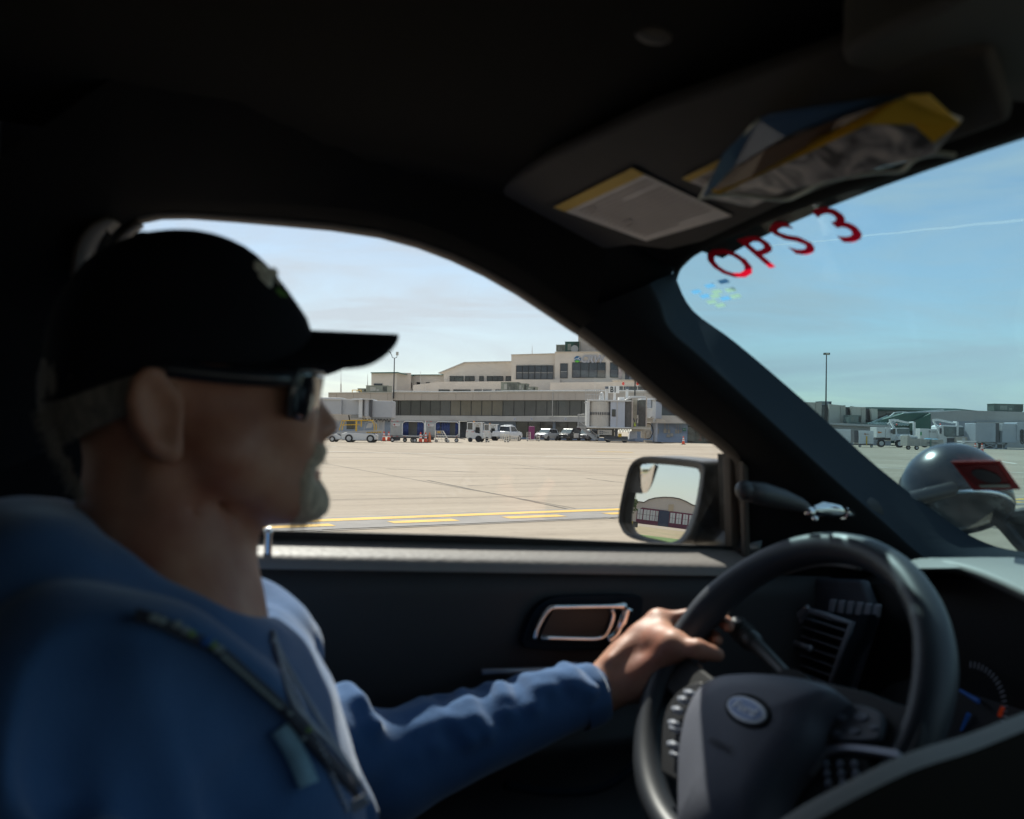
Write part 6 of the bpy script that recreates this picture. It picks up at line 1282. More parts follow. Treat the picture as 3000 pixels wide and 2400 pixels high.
s = Spot(1557, 1291); tag(MB().box(-.4, .4, 0, .6, .05, 1.9).build('waste_bin', pm('magenta_bin', (.22, .03, .13), .6), None, loc=tuple(s.g), bevel=.08), 'dark magenta upright bin behind the flat trolley', 'bin')
# --- jet bridges
def corr(mb, x0, x1, y, z0, z1, n=18):      # ribbed drum section
    for k in range(n): xx = x0+(x1-x0)*k/n; mb.box(xx, xx+(x1-x0)/n*.55, y-.05, y, z0, z1)
s = Spot(1850, 1297, 1.2); X, Z = s.X, s.Z; e_ = empty('jet_bridge', tuple(s.g), 0, 'jet bridge with the black and white B1 sign and an open accordion hood', 'jet bridge', 'passenger jet bridges')
c_jet = pm('jet_cream', (.60, .565, .51), .55, var=.04, vs=1, dirt=((.45, .42, .38), 1.5, .35)); c_jetb = pm('jet_shade_blue', (.52, .55, .62), .5, var=.04)  # bluish copy carries the shade of the cab and tunnel faces
mb = MB(); Rr = (X(1785)-X(1723))/2; cx = (X(1785)+X(1723))/2; N_ = 26
pr = [(cx+Rr*1.0*math.cos(a)*(1 if k % 2 else .985), 1.3+Rr*.9*math.sin(a)*(1 if k % 2 else .97)) for k, a in enumerate(np.linspace(math.pi, 2*math.pi, 41))]
mb.prism([(x, y, Z(1252)) for x, y in pr], (0, 0, Z(1179)-Z(1252))); mb.build('rotunda', c_jet, e_)
mb = MB()
for k in range(15): a = math.pi*(1.18+.78*k/14); mb.box(cx+Rr*1.01*math.cos(a)-.06, cx+Rr*1.01*math.cos(a)+.06, 1.28+Rr*.92*math.sin(a), 1.34+Rr*.92*math.sin(a), Z(1218), Z(1210))
mb.build('vent_slots', c_soff, e_)
mb = MB(); mb.box(X(1716), X(1724), .2, 3, Z(1254), Z(1174)); mb.box(X(1716), X(1846), .1, 3.4, Z(1177.5), Z(1173.5)); mb.box(X(1716), X(1870), .1, 3.2, Z(1256), Z(1252)); mb.build('frame', c_white, e_, bevel=.02)
mb = MB(); mb.box(X(1785), X(1827), .3, 3.2, Z(1254), Z(1175)); mb.build('cab', c_jetb, e_, bevel=.03); MB().box(X(1803), X(1805), .25, .35, Z(1253), Z(1176)).build('corner_trim', c_low, e_)
MB().box(X(1789), X(1800), .22, .3, Z(1222), Z(1201)).build('cab_window', g_dark, e_, bevel=.06)
mb = MB(); n_ = 12
rows = []
for k in range(n_+1):
    t = k/n_; x = X(1827)+(X(1848)-X(1827))*t; y = .6-.5*t; w = .06*(k % 2); rows.append([(x, y+w, Z(1252+2*t)), (x, y+w, Z(1176-8*t)+.1*0), (x+.6, y+2.4+w, Z(1176-8*t)), (x+.6, y+2.4, Z(1252))])
MB().loft([r[:2] for r in rows]).build('accordion_hood', pm('hood_grey', (.16, .15, .145), .8, var=.2), e_, solid=.03)
rows = []
for k in range(n_+1): t = k/n_; rows.append([(X(1868)+(X(1888)-X(1868))*t, .3+.08*(k % 2)+.6*(1-t), Z(1250)), (X(1868)+(X(1888)-X(1868))*t, .3+.08*(k % 2)+.6*(1-t), Z(1172))])
MB().loft(rows).build('accordion_hood', pm('hood_grey', (.16, .15, .145), .8, var=.2), e_, solid=.03)
mb = MB(); mb.xz([(X(1826), Z(1174)), (X(1842), Z(1161)), (X(1884), Z(1161)), (X(1890), Z(1166)), (X(1848), Z(1166))], .0, 1.5); mb.build('hood_canopy', c_white, e_)
mb = MB(); mb.tube([(X(1847), -.1, Z(1252)), (X(1847), -.1, Z(1167)), (X(1888), -.1, Z(1166)), (X(1888), -.1, Z(1250))], .10, 4); mb.build('hood_frame', pm('hood_frame_tan', (.50, .43, .38), .7), e_)
mb = MB(); mb.box(X(1848), X(1868), 2.2, 2.3, Z(1250), Z(1170)); mb.box(X(1848), X(1888), .3, 2.3, Z(1254), Z(1249)); mb.build('cab_interior', pm('jet_interior', (.42, .38, .31), .8), e_)
mb = MB(); mb.cyl((X(1856), .2, Z(1249)), (X(1856), .2, Z(1237)), .14, .03, 8); mb.build('small_cone', pm('hivis_yellow', (.55, .65, .03), .5), e_)
mb = MB(); mb.tube([(X(1852), .25, Z(1226)), (X(1858), .3, Z(1246)), (X(1863), .3, Z(1226))], .07, 5); mb.build('dark_straps', pm('strap_navy', (.02, .03, .08), .8), e_)
mb = MB(); mb.prism([(X(1888), 1.0, Z(1222)), (X(1888), 1.0, Z(1171)), (X(1925), 6, Z(1168)), (X(1925), 6, Z(1215))], (.3, 2.6, 0)); mb.build('tunnel', c_jetb, e_)
mb = MB(); mb.prism([(X(1936), 7, Z(1222)), (X(1936), 7, Z(1169)), (X(1970), 10, Z(1172)), (X(1970), 10, Z(1222))], (.3, 2.6, 0)); mb.build('tunnel', c_jetb, e_)
mb = MB(); mb.box(X(1924), X(1935), 5.5, 9, Z(1236), Z(1163)); mb.box(X(1888), X(1936), 5, 8, Z(1168), Z(1163)); mb.build('tunnel_portal', c_white, e_, bevel=.02)
mb = MB(); mb.box(X(1888), X(1922), 4, 6, Z(1235), Z(1226)); mb.box(X(1935), X(1962), 5, 7, Z(1234), Z(1226)); mb.box(X(1889), X(1925), 3.8, 4.2, Z(1226), Z(1222)); mb.build('under_frame', c_box, e_)
mb = MB(); mb.xz([(X(1888), Z(1225)), (X(1888), Z(1198)), (X(1908), Z(1195)), (X(1908), Z(1219))], .6, 1.4); mb.box(X(1888), X(1912), .5, .7, Z(1198), Z(1195)); mb.build('service_box', c_white, e_)
mb = MB(); mb.cyl((X(1940), 7, 0), (X(1940), 7, Z(1236)), .32, .32, 14); mb.build('support_column', pm('column_bluewhite', (.50, .54, .62), .5), e_, smooth='auto')
mb = MB(); mb.box(X(1905), X(1928), 6, 7.6, 0, Z(1290)); mb.box(X(1903), X(1924), 6.2, 7, Z(1285), Z(1236)); mb.build('plinth', c_box, e_, bevel=.03)
mb = MB()
for x0, x1 in ((1892, 1902), (1908, 1918)): mb.box(X(x0), X(x1), 5.6, 5.9, Z(1284), Z(1262))
mb.box(X(1921), X(1925), 5.6, 5.9, Z(1272), Z(1262)); mb.build('junction_box', pm('junction_beige', (.50, .46, .40), .6), e_, bevel=.02)
mb = MB(); mb.tube([(X(x), 5.2, Z(y)) for x, y in spl([(1896, 1243), (1905, 1240), (1918, 1241), (1925, 1252), (1926, 1268), (1918, 1283), (1908, 1286)], 4)], .06, 6); mb.tube([(X(x), 5.3, Z(y)) for x, y in spl([(1900, 1240), (1896, 1252), (1888, 1258), (1880, 1255)], 4)], .07, 6); mb.build('cable', c_tire, e_)
mb = MB(); mb.box(X(1845), X(1902), .0, .3, Z(1257), Z(1252)); mb.box(X(1724), X(1850), .6, 1.6, Z(1258), Z(1254)); mb.box(X(1850), X(1888), 1.0, 1.3, Z(1264), Z(1257)); mb.build('floor_beam', c_box, e_)
mb = MB()
for k in range(12): xx = 1748+k*8; mb.tube([(X(xx), .8, Z(1256)), (X(xx+3), .8, Z(1264+(k*5) % 7)), (X(xx+7), .8, Z(1257))], .05, 5)
mb.build('hanging_cables', c_tire, e_)
mb = MB(); mb.m = 0; mb.box(X(1750), X(1790), .4, 1.2, Z(1276), Z(1261)); mb.m = 1
for x in (1754, 1760):
    for y in (1264, 1269.5): mb.box(X(x), X(x+4.5), .38, .4, Z(y+4), Z(y))
mb.tube([(X(1768)+.11*math.cos(a), .39, Z(1268.5)+.11*math.sin(a)) for a in np.linspace(0, 6, 9)], .025, 4); mb.box(X(1772), X(1782), .385, .4, Z(1270.5), Z(1270)); mb.box(X(1772), X(1773), .385, .4, Z(1270), Z(1267)); mb.box(X(1775), X(1776), .385, .4, Z(1270), Z(1267)); mb.box(X(1779), X(1780), .385, .4, Z(1270), Z(1267))
mb.build('control_cabinet', [c_box, pm('cabinet_print', (.18, .18, .2), .6)], e_)
mb = MB(); mb.box(X(1771), X(1838), .7, 2.0, Z(1291), Z(1279)); mb.box(X(1800), X(1808), .6, 1.2, Z(1282), Z(1258)); mb.build('bogie', c_soff, e_, bevel=.03)
MB().box(X(1809), X(1819), .55, .62, Z(1281), Z(1271)).build('warning_plate', c_yel, e_)
for x in (1781, 1829): wheel(e_, X(x), 1.0, 7*s.k, 8*s.k, .55, False)
mb = MB(); mb.tube([(X(1771), .2, Z(1288)), (X(1782), .2, Z(1291)), (X(1838), .2, Z(1290))], .04, 5); mb.build('tow_bar', c_conc, e_)
MB().xz([(X(1845), Z(1288)), (X(1850), Z(1264)), (X(1868), Z(1261)), (X(1869), Z(1285))], 2, 3.4).build('cooling_unit', c_jetb, e_, bevel=.03)
mb = MB()                                  # stair down the left side
for k in range(9): mb.box(X(1700+k*6.5), X(1709+k*6.5), .5, 1.5, Z(1257+k*4.2)-.05, Z(1257+k*4.2))
mb.prism([(X(1696), .5, Z(1256)), (X(1738), .5, Z(1291)), (X(1752), .5, Z(1291)), (X(1712), .5, Z(1256))], (0, .05, 0)); mb.build('stair', c_steel, e_)
mb = MB()
for yy in (.45, 1.5):
    mb.tube([(X(1692), yy, Z(1253)), (X(1692), yy, Z(1218)), (X(1712), yy, Z(1216))], .035, 5); mb.tube([(X(1700), yy, Z(1240)), (X(1745), yy, Z(1275)), (X(1747), yy, Z(1290))], .035, 5)
    for k in range(6): mb.tube([(X(1693+k*3.4), yy, Z(1253)), (X(1693+k*3.4), yy, Z(1218))], .02, 4)
mb.box(X(1690), X(1716), .4, 1.6, Z(1256), Z(1253)); mb.build('stair_railing', c_steel, e_)
mb = MB()
for x in [1713+k*6.3 for k in range(8)]: mb.tube([(X(x), 1, Z(1176)), (X(x), 1, Z(1144))], .03, 4)
mb.tube([(X(1712), 1, Z(1144)), (X(1758), 1, Z(1144))], .03, 4); mb.tube([(X(1712), 1, Z(1158)), (X(1758), 1, Z(1158))], .025, 4); mb.box(X(1710), X(1719), 1, 1.5, Z(1184), Z(1181)); mb.build('roof_ladder', c_steel, e_)
mb = MB(); mb.cyl((X(1761), 1.5, Z(1174)), (X(1761), 1.5, Z(1160)), .32, .30, 12); mb.ball((X(1761), 1.5, Z(1156)), .26, 10, 6); mb.build('roof_dome', c_white, e_, smooth='auto')
mb = MB(); mb.box(X(1770.5), X(1778.5), 1, 1.3, Z(1174), Z(1141)); mb.box(X(1831), X(1838), 1, 1.3, Z(1170), Z(1141)); mb.box(X(1795), X(1802), 1.1, 1.3, Z(1176), Z(1150)); mb.build('sign_post', c_white, e_)
mb = MB(); mb.box(X(1770), X(1779), .9, 1.4, Z(1141), Z(1134)); mb.box(X(1830), X(1839.5), .9, 1.4, Z(1141), Z(1134)); mb.build('post_cap', pm('cap_slate', (.10, .12, .16), .5), e_)
mb = MB(); mb.m = 0; mb.box(X(1780), X(1811), .85, 1.1, Z(1153), Z(1132.5)); mb.m = 1; text_mesh(mb, 'B1', (X(1793.5), .83, Z(1150.5)), (1, 0, 0), (0, 0, 1), 16*s.k, .01, bold=.03, xs=.8); mb.build('gate_sign', [pm('sign_board', (.85, .85, .84), .5), pm('sign_black', (.01, .01, .012), .5)], e_)
MB().box(X(1812), X(1828), 1.2, 3, Z(1175), Z(1164)).build('roof_cabinet', c_white, e_, bevel=.04)
mb = MB(); mb.box(X(1907), X(1950), 4.5, 5, 0, .12); mb.build('ground_stop', c_tire, e_)
# left jet bridge
s = Spot(1050, 1292, 6.); X, Z = s.X, s.Z
e_ = empty('jet_bridge', tuple(s.g), 0, 'plain grey jet bridge reaching left from the wing above the belt loader', 'jet bridge', 'passenger jet bridges')
c_jl = pm('jet_grey', (.47, .48, .50), .55, var=.04, vs=.8, dirt=((.36, .37, .39), 1, .3))
for x0, x1, y0, y1, yy in ((940, 1002, 1167, 1216, 5.2), (1002, 1058, 1172, 1216, 5.6), (1088, 1147, 1173, 1222, 6)):
    mb = MB(); mb.box(X(x0), X(x1), yy, yy+2.8, Z(y1), Z(y0)); mb.build('tunnel', c_jl, e_, bevel=.04)
mb = MB(); pr = [(X(1074)+(X(1088)-X(1060))*.5*math.cos(a), 6.9+1.5*math.sin(a)) for a in np.linspace(math.pi, 2*math.pi, 14)]; mb.prism([(x, y, Z(1219)) for x, y in pr], (0, 0, Z(1171)-Z(1219))); mb.build('rotunda', c_jl, e_)
mb = MB(); mb.box(X(1052), X(1062), 5.3, 8.6, Z(1224), Z(1168)); mb.box(X(1034), X(1090), 5.2, 8.8, Z(1171), Z(1168.5)); mb.box(X(940), X(1062), 5.0, 5.2, Z(1173), Z(1170)); mb.build('tunnel_portal', c_white, e_)
mb = MB(); mb.box(X(1084), X(1088), 5.5, 8, Z(1222), Z(1172)); mb.build('seam', c_soff, e_)
mb = MB(); mb.box(X(1028), X(1060), 5.5, 8, Z(1226), Z(1217)); mb.box(X(1085), X(1145), 6, 8, Z(1228), Z(1222)); mb.build('under_frame', pm('under_grey', (.30, .29, .27), .7), e_)
mb = MB(); mb.cyl((X(1110), 7.3, 0), (X(1110), 7.3, Z(1226)), .38, .38, 12); mb.build('support_column', c_jl, e_, smooth='auto')
mb = MB()
for k in range(9): mb.tube([(X(1062+k*9), 5.8, Z(1226)), (X(1067+k*9), 5.8, Z(1231+(k*3) % 5)), (X(1072+k*9), 5.8, Z(1226))], .05, 5)
mb.tube([(X(1021), 5.8, Z(1217)), (X(1024), 5.8, Z(1232))], .07, 5); mb.build('hanging_cables', c_tire, e_)
# --- right-hand concourse seen through the windscreen
CB = Plane((63., 142.), R_(3)); conc = empty('concourse_building', (63, 142, 0), 0, 'low grey concourse with concave cream fins and a dark green roof edge', 'airport building')
def cp_(pts, t, th, name, m, gr_=False): mb = MB(); CB.poly(mb, pts, t, th, gr_); return part(mb, name, m, conc)
c_fin = pm('cream_fin', (.58, .54, .46), .8, var=.04); c_fins = pm('cream_fin_shaded', (.50, .45, .38), .8, var=.04); c_cgrey = pm('concourse_grey', (.42, .41, .40), .8, var=.05, dirt=((.34, .33, .32), .6, .3)); c_cblue = pm('concourse_bluegrey', (.30, .33, .37), .7, var=.04)
cp_([(2300, 1192), (2560, 1193), (2800, 1197), (2880, 1205), (2880, 1300), (2300, 1300)], 9, 8, 'green_wall', c_green)
cp_([(2480, 1195), (2560, 1194.5), (2802, 1197), (2850, 1205), (2850, 1208), (2560, 1199), (2480, 1199)], 8.6, 9, 'roof_edge', c_greenl)
for f in ([(2330, 1178), (2390, 1179), (2408, 1178.5), (2405, 1250), (2340, 1250)], [(2430, 1183), (2440, 1185), (2477, 1189), (2477, 1240), (2440, 1240), (2428, 1240)], [(2494, 1190), (2506, 1192), (2536, 1194), (2536, 1242), (2506, 1242), (2497, 1240)], [(2552, 1197), (2571, 1198), (2571, 1232), (2555, 1232)]):
    cp_(f, 5, .6, 'fin', c_fin)
for f in ([(2463, 1188), (2477, 1187.5), (2477, 1240), (2464, 1240)], [(2524, 1193), (2536, 1193), (2536, 1242), (2525, 1242)], [(2390, 1179), (2408, 1178), (2404, 1250), (2393, 1250)]): cp_(f, 4.85, .3, 'fin_shade', c_fins)  # darker strips painted as the shaded side of each fin
for x0, x1, y0 in ((2406, 1430+1000, 1187), (2477, 2496, 1194), (2536, 2556, 1197), (2571, 2620, 1204)):
    o = win(conc, CB, x0-4, y0, x1+6, 1242, 5.9, g_navy if x0 < 2570 else g_dark, 2); o.location = tuple(-Vector(conc.location))
cp_([(2400, 1239), (2470, 1240), (2610, 1247), (2610, 1310), (2400, 1310)], 1.5, 6, 'lower_block', pm('lower_block_grey', (.38, .38, .39), .7, var=.05), True)
cp_([(2410, 1238), (2480, 1240.5), (2612, 1247), (2612, 1252), (2480, 1247), (2410, 1243)], .6, 7, 'lower_roof_edge', c_steel)
cp_([(2540, 1243), (2650, 1211), (2725, 1210), (2725, 1230), (2662, 1240), (2640, 1262), (2540, 1262)], 3.2, 2, 'green_slope', c_green)
mb = MB()
for k in range(15):                          # standing seams of the sloping green roof
    a = CB.P(*CB.at(2542+k*8.2, 1242.5+k*.35, 2.6), 2.6); b_ = CB.P(*CB.at(2600+k*9.0, 1218-k*.35, 5.5), 5.5); mb.tube([a, b_], .10, 4)
part(mb, 'roof_seams', pm('seam_pale', (.42, .52, .48), .5), conc)
mb = MB(); q_ = [CB.P(*CB.at(x, y, t), t) for x, y, t in ((2538, 1244, 2.7), (2665, 1248, 2.7), (2727, 1212, 5.6), (2600, 1219, 5.6))]; mb.add(q_, [(0, 1, 2, 3)]); o = part(mb, 'sloping_roof', c_greenl, conc)
cp_([(2665, 1240), (2727, 1211), (2727, 1262), (2665, 1262)], 2.65, .8, 'slope_end', c_green)
cp_([(2725, 1208), (2815, 1202), (3060, 1209), (3060, 1330), (2725, 1330)], 4, 10, 'grey_block', c_cgrey, True); cp_([(2725, 1234), (2860, 1235), (2860, 1330), (2725, 1330)], 3.9, .4, 'lower_wall', c_cblue, True)
cp_([(2860, 1236), (3060, 1238), (3060, 1241), (2860, 1239)], 3.4, .6, 'canopy', c_steel)
for P_, r in ((((2606, 1222), (2620, 1210), (2636, 1208), (2655, 1208)), .12), (((2600, 1243), (2630, 1225), (2645, 1212), (2655, 1209), (2700, 1208), (2812, 1204)), .14), (((2604, 1247), (2634, 1228), (2650, 1214), (2664, 1210), (2760, 1202), (2765, 1203)), .14)):
    mb = MB(); mb.tube([CB.P(*CB.at(x, y, 2.2+max(0, (1245-y)/14)), 2.2+max(0, (1245-y)/14)) for x, y in P_], r, 6); part(mb, 'roof_pipe', pm('roof_pipe_grey', (.62, .63, .60), .4), conc)
mb = MB()
for k in range(8): x = 2832+k*4.5; mb.tube([CB.P(*CB.at(x, 1290, 3), 3), CB.P(*CB.at(x, 1273, 3), 3), CB.P(*CB.at(x+4, 1270, 3), 3)], .07, 5)
CB.rect(mb, 2865, 1273, 2898, 1304, 2.5, .3)
for x in (2866, 2880, 2892): CB.rect(mb, x, 1280, x+8, 1297, 2.3, .2)
part(mb, 'pipework', c_low, conc)
hvac(2912, 1184.5, 2998, 1206, 9, 'wide dark green rooftop box at the far right above the grey block', pm('unit_green', (.10, .13, .11), .6), CB, .3)
hvac(2403, 1177, 2436, 1188, 8, 'small blue-grey roof box behind the cream fins', pm('unit_grey2', (.25, .28, .32), .6), CB)
hvac(2486, 1217.5, 2523, 1241, 1.8, 'glazed grey-green box on the low roof in front of the fins', pm('unit_glass', (.16, .21, .19), .4), CB)
e_ = empty('light_pole', (0, 0, 0), 0, 'tall black single-headed lamp post seen through the windscreen', 'lamp post', 'tall apron lamp posts'); b0 = CB.P(*CB.at(2419, 1246, .5), .5); t0 = CB.P(*CB.at(2424, 1040, .5), .5); b0[2] = 0; e_.location = tuple(b0); h = t0[2]; mb = MB(); mb.tube([(0, 0, 0), (.0, 0, h*.5), (0, 0, h)], [.16, .12, .08], 8); mb.build('pole', MT['pole_black'], e_)
MB().box(-.45, .5, -.25, .25, h, h+.33).build('lamp_head', MT['lamp_housing'] if 'lamp_housing' in MT else pm('lamp_housing', (.12, .12, .10), .5), e_, bevel=.04); MB().box(-.2, .3, -.28, -.24, h+.04, h+.28).build('lamp_lens', pm('lamp_lens', (.5, .48, .4), .3), e_)
# white containers on dollies
def container(x0, x1, yt, yb, label, slats=True):
    s = Spot((x0+x1)/2, yb); X, Z = s.X, s.Z; e_ = empty('cargo_container', tuple(s.g), 0, label, 'container', 'white containers on dollies'); cw_ = pm('container_white', (.66, .68, .70), .5, var=.04)
    mb = MB(); mb.box(X(x0), X(x1), 0, 2, Z(yb-10), Z(yt)); mb.build('box', cw_, e_, bevel=.02); mb = MB()
    for k in range(7): z = Z(yb-12)+(Z(yt+3)-Z(yb-12))*k/7; mb.box(X(x0)+.1, X(x1)-.1, -.02, 0, z, z+.03)
    mb.build('slats', c_low, e_); mb = MB(); mb.box(X(x0), X(x1), .1, 1.9, Z(yb-7), Z(yb-10)); mb.build('dolly', pm('dolly_dark', (.06, .05, .05), .6), e_)
    mb = MB(); mb.cyl((X((x0+x1)/2-4), -.03, Z(yt+10)), (X((x0+x1)/2-4), -.02, Z(yt+10)), .12, .12, 8); mb.box(X((x0+x1)/2-1), X((x0+x1)/2+7), -.03, -.02, Z(yt+11), Z(yt+9.5)); mb.build('decal', pm('decal_brown', (.35, .18, .12), .5), e_)
    for xx in (x0+4, x1-4): wheel(e_, X(xx), .2, .16, .16, .12)
    return e_
container(2380, 2492, 1257, 1312, 'larger white container with an orange emblem, cut by the door pillar')
c2 = container(2517, 2559, 1262, 1311, 'smaller white slatted container on a dolly with a yellow strap'); s = Spot(2538, 1311); MB().box(-.05, .08, -.1, -.04, .3, 1.45).build('strap', c_yel, c2); MB().box(s.X(2505), s.X(2517), .3, 1.8, s.Z(1298), s.Z(1262)).build('open_side', c_soff, c2)
# de-icing trucks
def truck(name, x, y, label, kind):
    s = Spot(x, y); X, Z = s.X, s.Z; e_ = empty(name, tuple(s.g), 0, label, 'truck', 'white boom trucks'); W_ = c_white
    if kind == 1:
        mb = MB(); mb.box(X(2568), X(2594), 0, 2.2, Z(1283), Z(1253)); mb.box(X(2594.6), X(2610), 0, 2.2, Z(1284), Z(1253)); mb.build('tank_body', W_, e_, bevel=.04)
        mb = MB(); mb.box(X(2568), X(2640), .3, 1.9, Z(1290), Z(1284)); mb.build('chassis', c_soff, e_)
        mb = MB(); mb.xz([(X(2610), Z(1292)), (X(2610), Z(1257)), (X(2613), Z(1254)), (X(2663), Z(1253)), (X(2666), Z(1272)), (X(2664), Z(1292))], -.1, 2.2); mb.build('cab', W_, e_, bevel=.08)
        mb = MB(); mb.prism([(X(2622), -1.0, Z(1300)), (X(2622), -1.0, Z(1277)), (X(2640), -1.2, Z(1272)), (X(2664), -1.2, Z(1274)), (X(2668), -1.2, Z(1300))], (0, 1.3, 0)); mb.build('hood', W_, e_, bevel=.1)
        MB().xz([(X(2628), Z(1271)), (X(2626), Z(1256)), (X(2663), Z(1255)), (X(2664), Z(1271))], -.14, -.1).build('windscreen', g_wsc, e_); MB().xz([(X(2613), Z(1272)), (X(2614), Z(1257)), (X(2622), Z(1256)), (X(2622), Z(1272))], -.13, -.1).build('side_window', g_dark, e_)
        MB().box(X(2650), X(2662), -1.26, -1.2, Z(1296), Z(1281)).build('grille', c_soff, e_); MB().box(X(2634), X(2664), -1.35, -1.1, Z(1300), Z(1292)).build('bumper', c_soff, e_, bevel=.03); MB().xz([(X(2633), Z(1289)), (X(2633), Z(1284)), (X(2646), Z(1285)), (X(2646), Z(1289))], -1.25, -1.18).build('headlight', MT['headlamp'], e_)
        MB().box(X(2607), X(2611), -.4, -.2, Z(1270), Z(1259)).build('wing_mirror', c_soff, e_)
        for xx, yy in ((2580, -.05), (2626, -.9)): wheel(e_, X(xx), yy, .52, .52, .4)
        bx = ((2608, 1232), (2623, 1228), (2666, 1236)); px_ = 2667; yb_ = 1276
        MB().cyl((X(2574), -.02, Z(1268)), (X(2574), 0, Z(1268)), .14, .14, 8).box(X(2577), X(2582), -.02, 0, Z(1270), Z(1266)).build('decal', pm('decal_orange', (.60, .20, .06), .5), e_)
    else:
        mb = MB(); mb.box(X(2695), X(2722), 0, 2.2, Z(1287), Z(1257)); mb.box(X(2722.6), X(2745), 0, 2.2, Z(1287), Z(1258)); mb.build('tank_body', W_, e_, bevel=.03)
        MB().box(X(2696), X(2700), -.02, 0, Z(1277), Z(1267)).build('green_panel', pm('panel_green', (.03, .35, .12), .5), e_)
        mb = MB(); mb.xz([(X(2744), Z(1312)), (X(2744), Z(1250)), (X(2750), Z(1246)), (X(2812), Z(1247)), (X(2816), Z(1256)), (X(2817), Z(1312))], -.8, 1.8); mb.build('cab', W_, e_, bevel=.08)
        MB().xz([(X(2757), Z(1276)), (X(2756), Z(1250)), (X(2814), Z(1251)), (X(2815), Z(1276)), (X(2806), Z(1278)), (X(2764), Z(1280))], -.86, -.8).build('windscreen', g_wsc, e_)
        MB().box(X(2766), X(2802), -.88, -.8, Z(1306), Z(1283)).build('grille', c_soff, e_); MB().box(X(2785), X(2821), -1.6, -1.0, Z(1310), Z(1279)).build('front_locker', c_conc, e_, bevel=.03); MB().box(X(2802), X(2811), -1.62, -1.6, Z(1303), Z(1282)).build('locker_door', W_, e_)
        for x0 in (2744, 2818): MB().box(X(x0), X(x0+5), -1.0, -.8, Z(1271), Z(1255)).build('wing_mirror', c_soff, e_, bevel=.02)
        mb = MB(); text_mesh(mb, 'HS 1215', (X(2731), -.02, Z(1268)), (1, 0, 0), (0, 0, 1), .26, .01, xs=.8); mb.build('fleet_number', c_soff, e_)
        for xx in (2708, 2760): wheel(e_, X(xx), -.05, .45, .45, .35)
        bx = ((2736, 1232), (2752, 1228), (2795, 1236)); px_ = 2793; yb_ = 1276
    mb = MB(); (a, b_), (c0, d0), (e0, f0) = bx
    mb.xz([(X(a), Z(b_-3)), (X(c0), Z(d0-.5)), (X(e0), Z(f0)), (X(e0), Z(f0+4)), (X(c0), Z(d0+5)), (X(a+2), Z(b_+4))], .2, .6); mb.xz([(X(a), Z(b_+2)), (X(a+3), Z(b_+1)), (X(a+18), Z(b_+20)), (X(a+12), Z(b_+22))], .3, .6); mb.box(X(px_), X(px_+6), -.9, -.6, Z(yb_), Z(f0)); mb.tube([(X(e0), .3, Z(f0+1)), (X(px_+3), -.7, Z(f0+1))], .12, 6)
    mb.build('boom', W_, e_, bevel=.02); MB().ball((X(a+22), .4, Z(1243)), .12, 8, 6).build('beacon', MT['beacon_red'], e_)
    return e_
truck('boom_truck', 2620, 1311, 'white bonneted boom truck behind the grey waste trailer', 1); truck('boom_truck', 2760, 1312, 'white flat-fronted boom truck with a green panel, right of its bonneted twin', 2)
# waste trailer
s = Spot(2720, 1319); X, Z = s.X, s.Z; e_ = empty('waste_trailer', tuple(s.g), 0, 'long grey metal trailer of rubbish sacks in front of the boom trucks', 'trailer'); c_tr = pm('trailer_metal', (.40, .38, .34), .6, .1, var=.12, vs=2)
mb = MB(); mb.xz([(X(2658), Z(1308)), (X(2658), Z(1278)), (X(2664), Z(1278)), (X(2672), Z(1287)), (X(2763), Z(1287)), (X(2766), Z(1308))], 0, 1.8); mb.build('body', c_tr, e_, bevel=.02)
mb = MB()
for x in (2680, 2696, 2720, 2745): mb.box(X(x), X(x+.8), -.02, 0, Z(1307), Z(1288))
mb.build('panel_seams', c_low, e_); mb = MB(); text_mesh(mb, 'COMPANY WASTE', (X(2730), -.03, Z(1299)), (1, 0, 0), (0, 0, 1), .13, .01, xs=.8); mb.build('lettering', c_soff, e_)
MB().box(X(2724), X(2728), -.08, -.02, Z(1317), Z(1289)).build('strap', pm('strap_green', (.16, .24, .20), .6), e_)
mb = MB(); mb.ball((X(2729), .8, Z(1288)), .35, 10, 6, (1.6, 1, .4)); mb.ball((X(2750), .8, Z(1288)), .3, 10, 6, (1.3, 1, .35)); mb.build('blue_sacks', pm('sack_blue', (.10, .38, .55), .5), e_, smooth=True)
mb = MB(); [mb.ball((X(x), .8, Z(1283)), .25, 10, 6, (1.3, 1, .8)) for x in (2676, 2683, 2690)]; mb.build('grey_sacks', pm('sack_grey', (.5, .5, .48), .5), e_, smooth=True)
for xx in (2670, 2687, 2740, 2756): wheel(e_, X(xx), .15 if xx == 2687 else .8, .24, .24, .16)
# beige tug and right jet bridge
s = Spot(2842, 1324); X, Z = s.X, s.Z; e_ = empty('tow_tractor', tuple(s.g), 0, 'cream tow tractor low behind the spotlight at the right', 'tow tractor', 'white tow tractors'); mb = MB(); mb.xz([(X(2815), Z(1321)), (X(2818), Z(1302)), (X(2845), Z(1297)), (X(2864), Z(1297)), (X(2867), Z(1302)), (X(2866), Z(1318)), (X(2850), Z(1321))], 0, 1.5); mb.build('body', c_jet, e_, bevel=.08); MB().box(X(2820), X(2862), .1, 1.2, Z(1296), Z(1292)).build('rail', c_white, e_); wheel(e_, X(2828), .1, .28, .28, .25); wheel(e_, X(2858), .1, .28, .28, .25)
s = Spot(2920, 1316); X, Z = s.X, s.Z; e_ = empty('jet_bridge', tuple(s.g), 0, 'grey jet bridge at the far right with coiled hoses under its end', 'jet bridge', 'passenger jet bridges'); c_jr = pm('jet_slate', (.40, .43, .47), .6, var=.05, dirt=((.30, .32, .35), 1, .3))
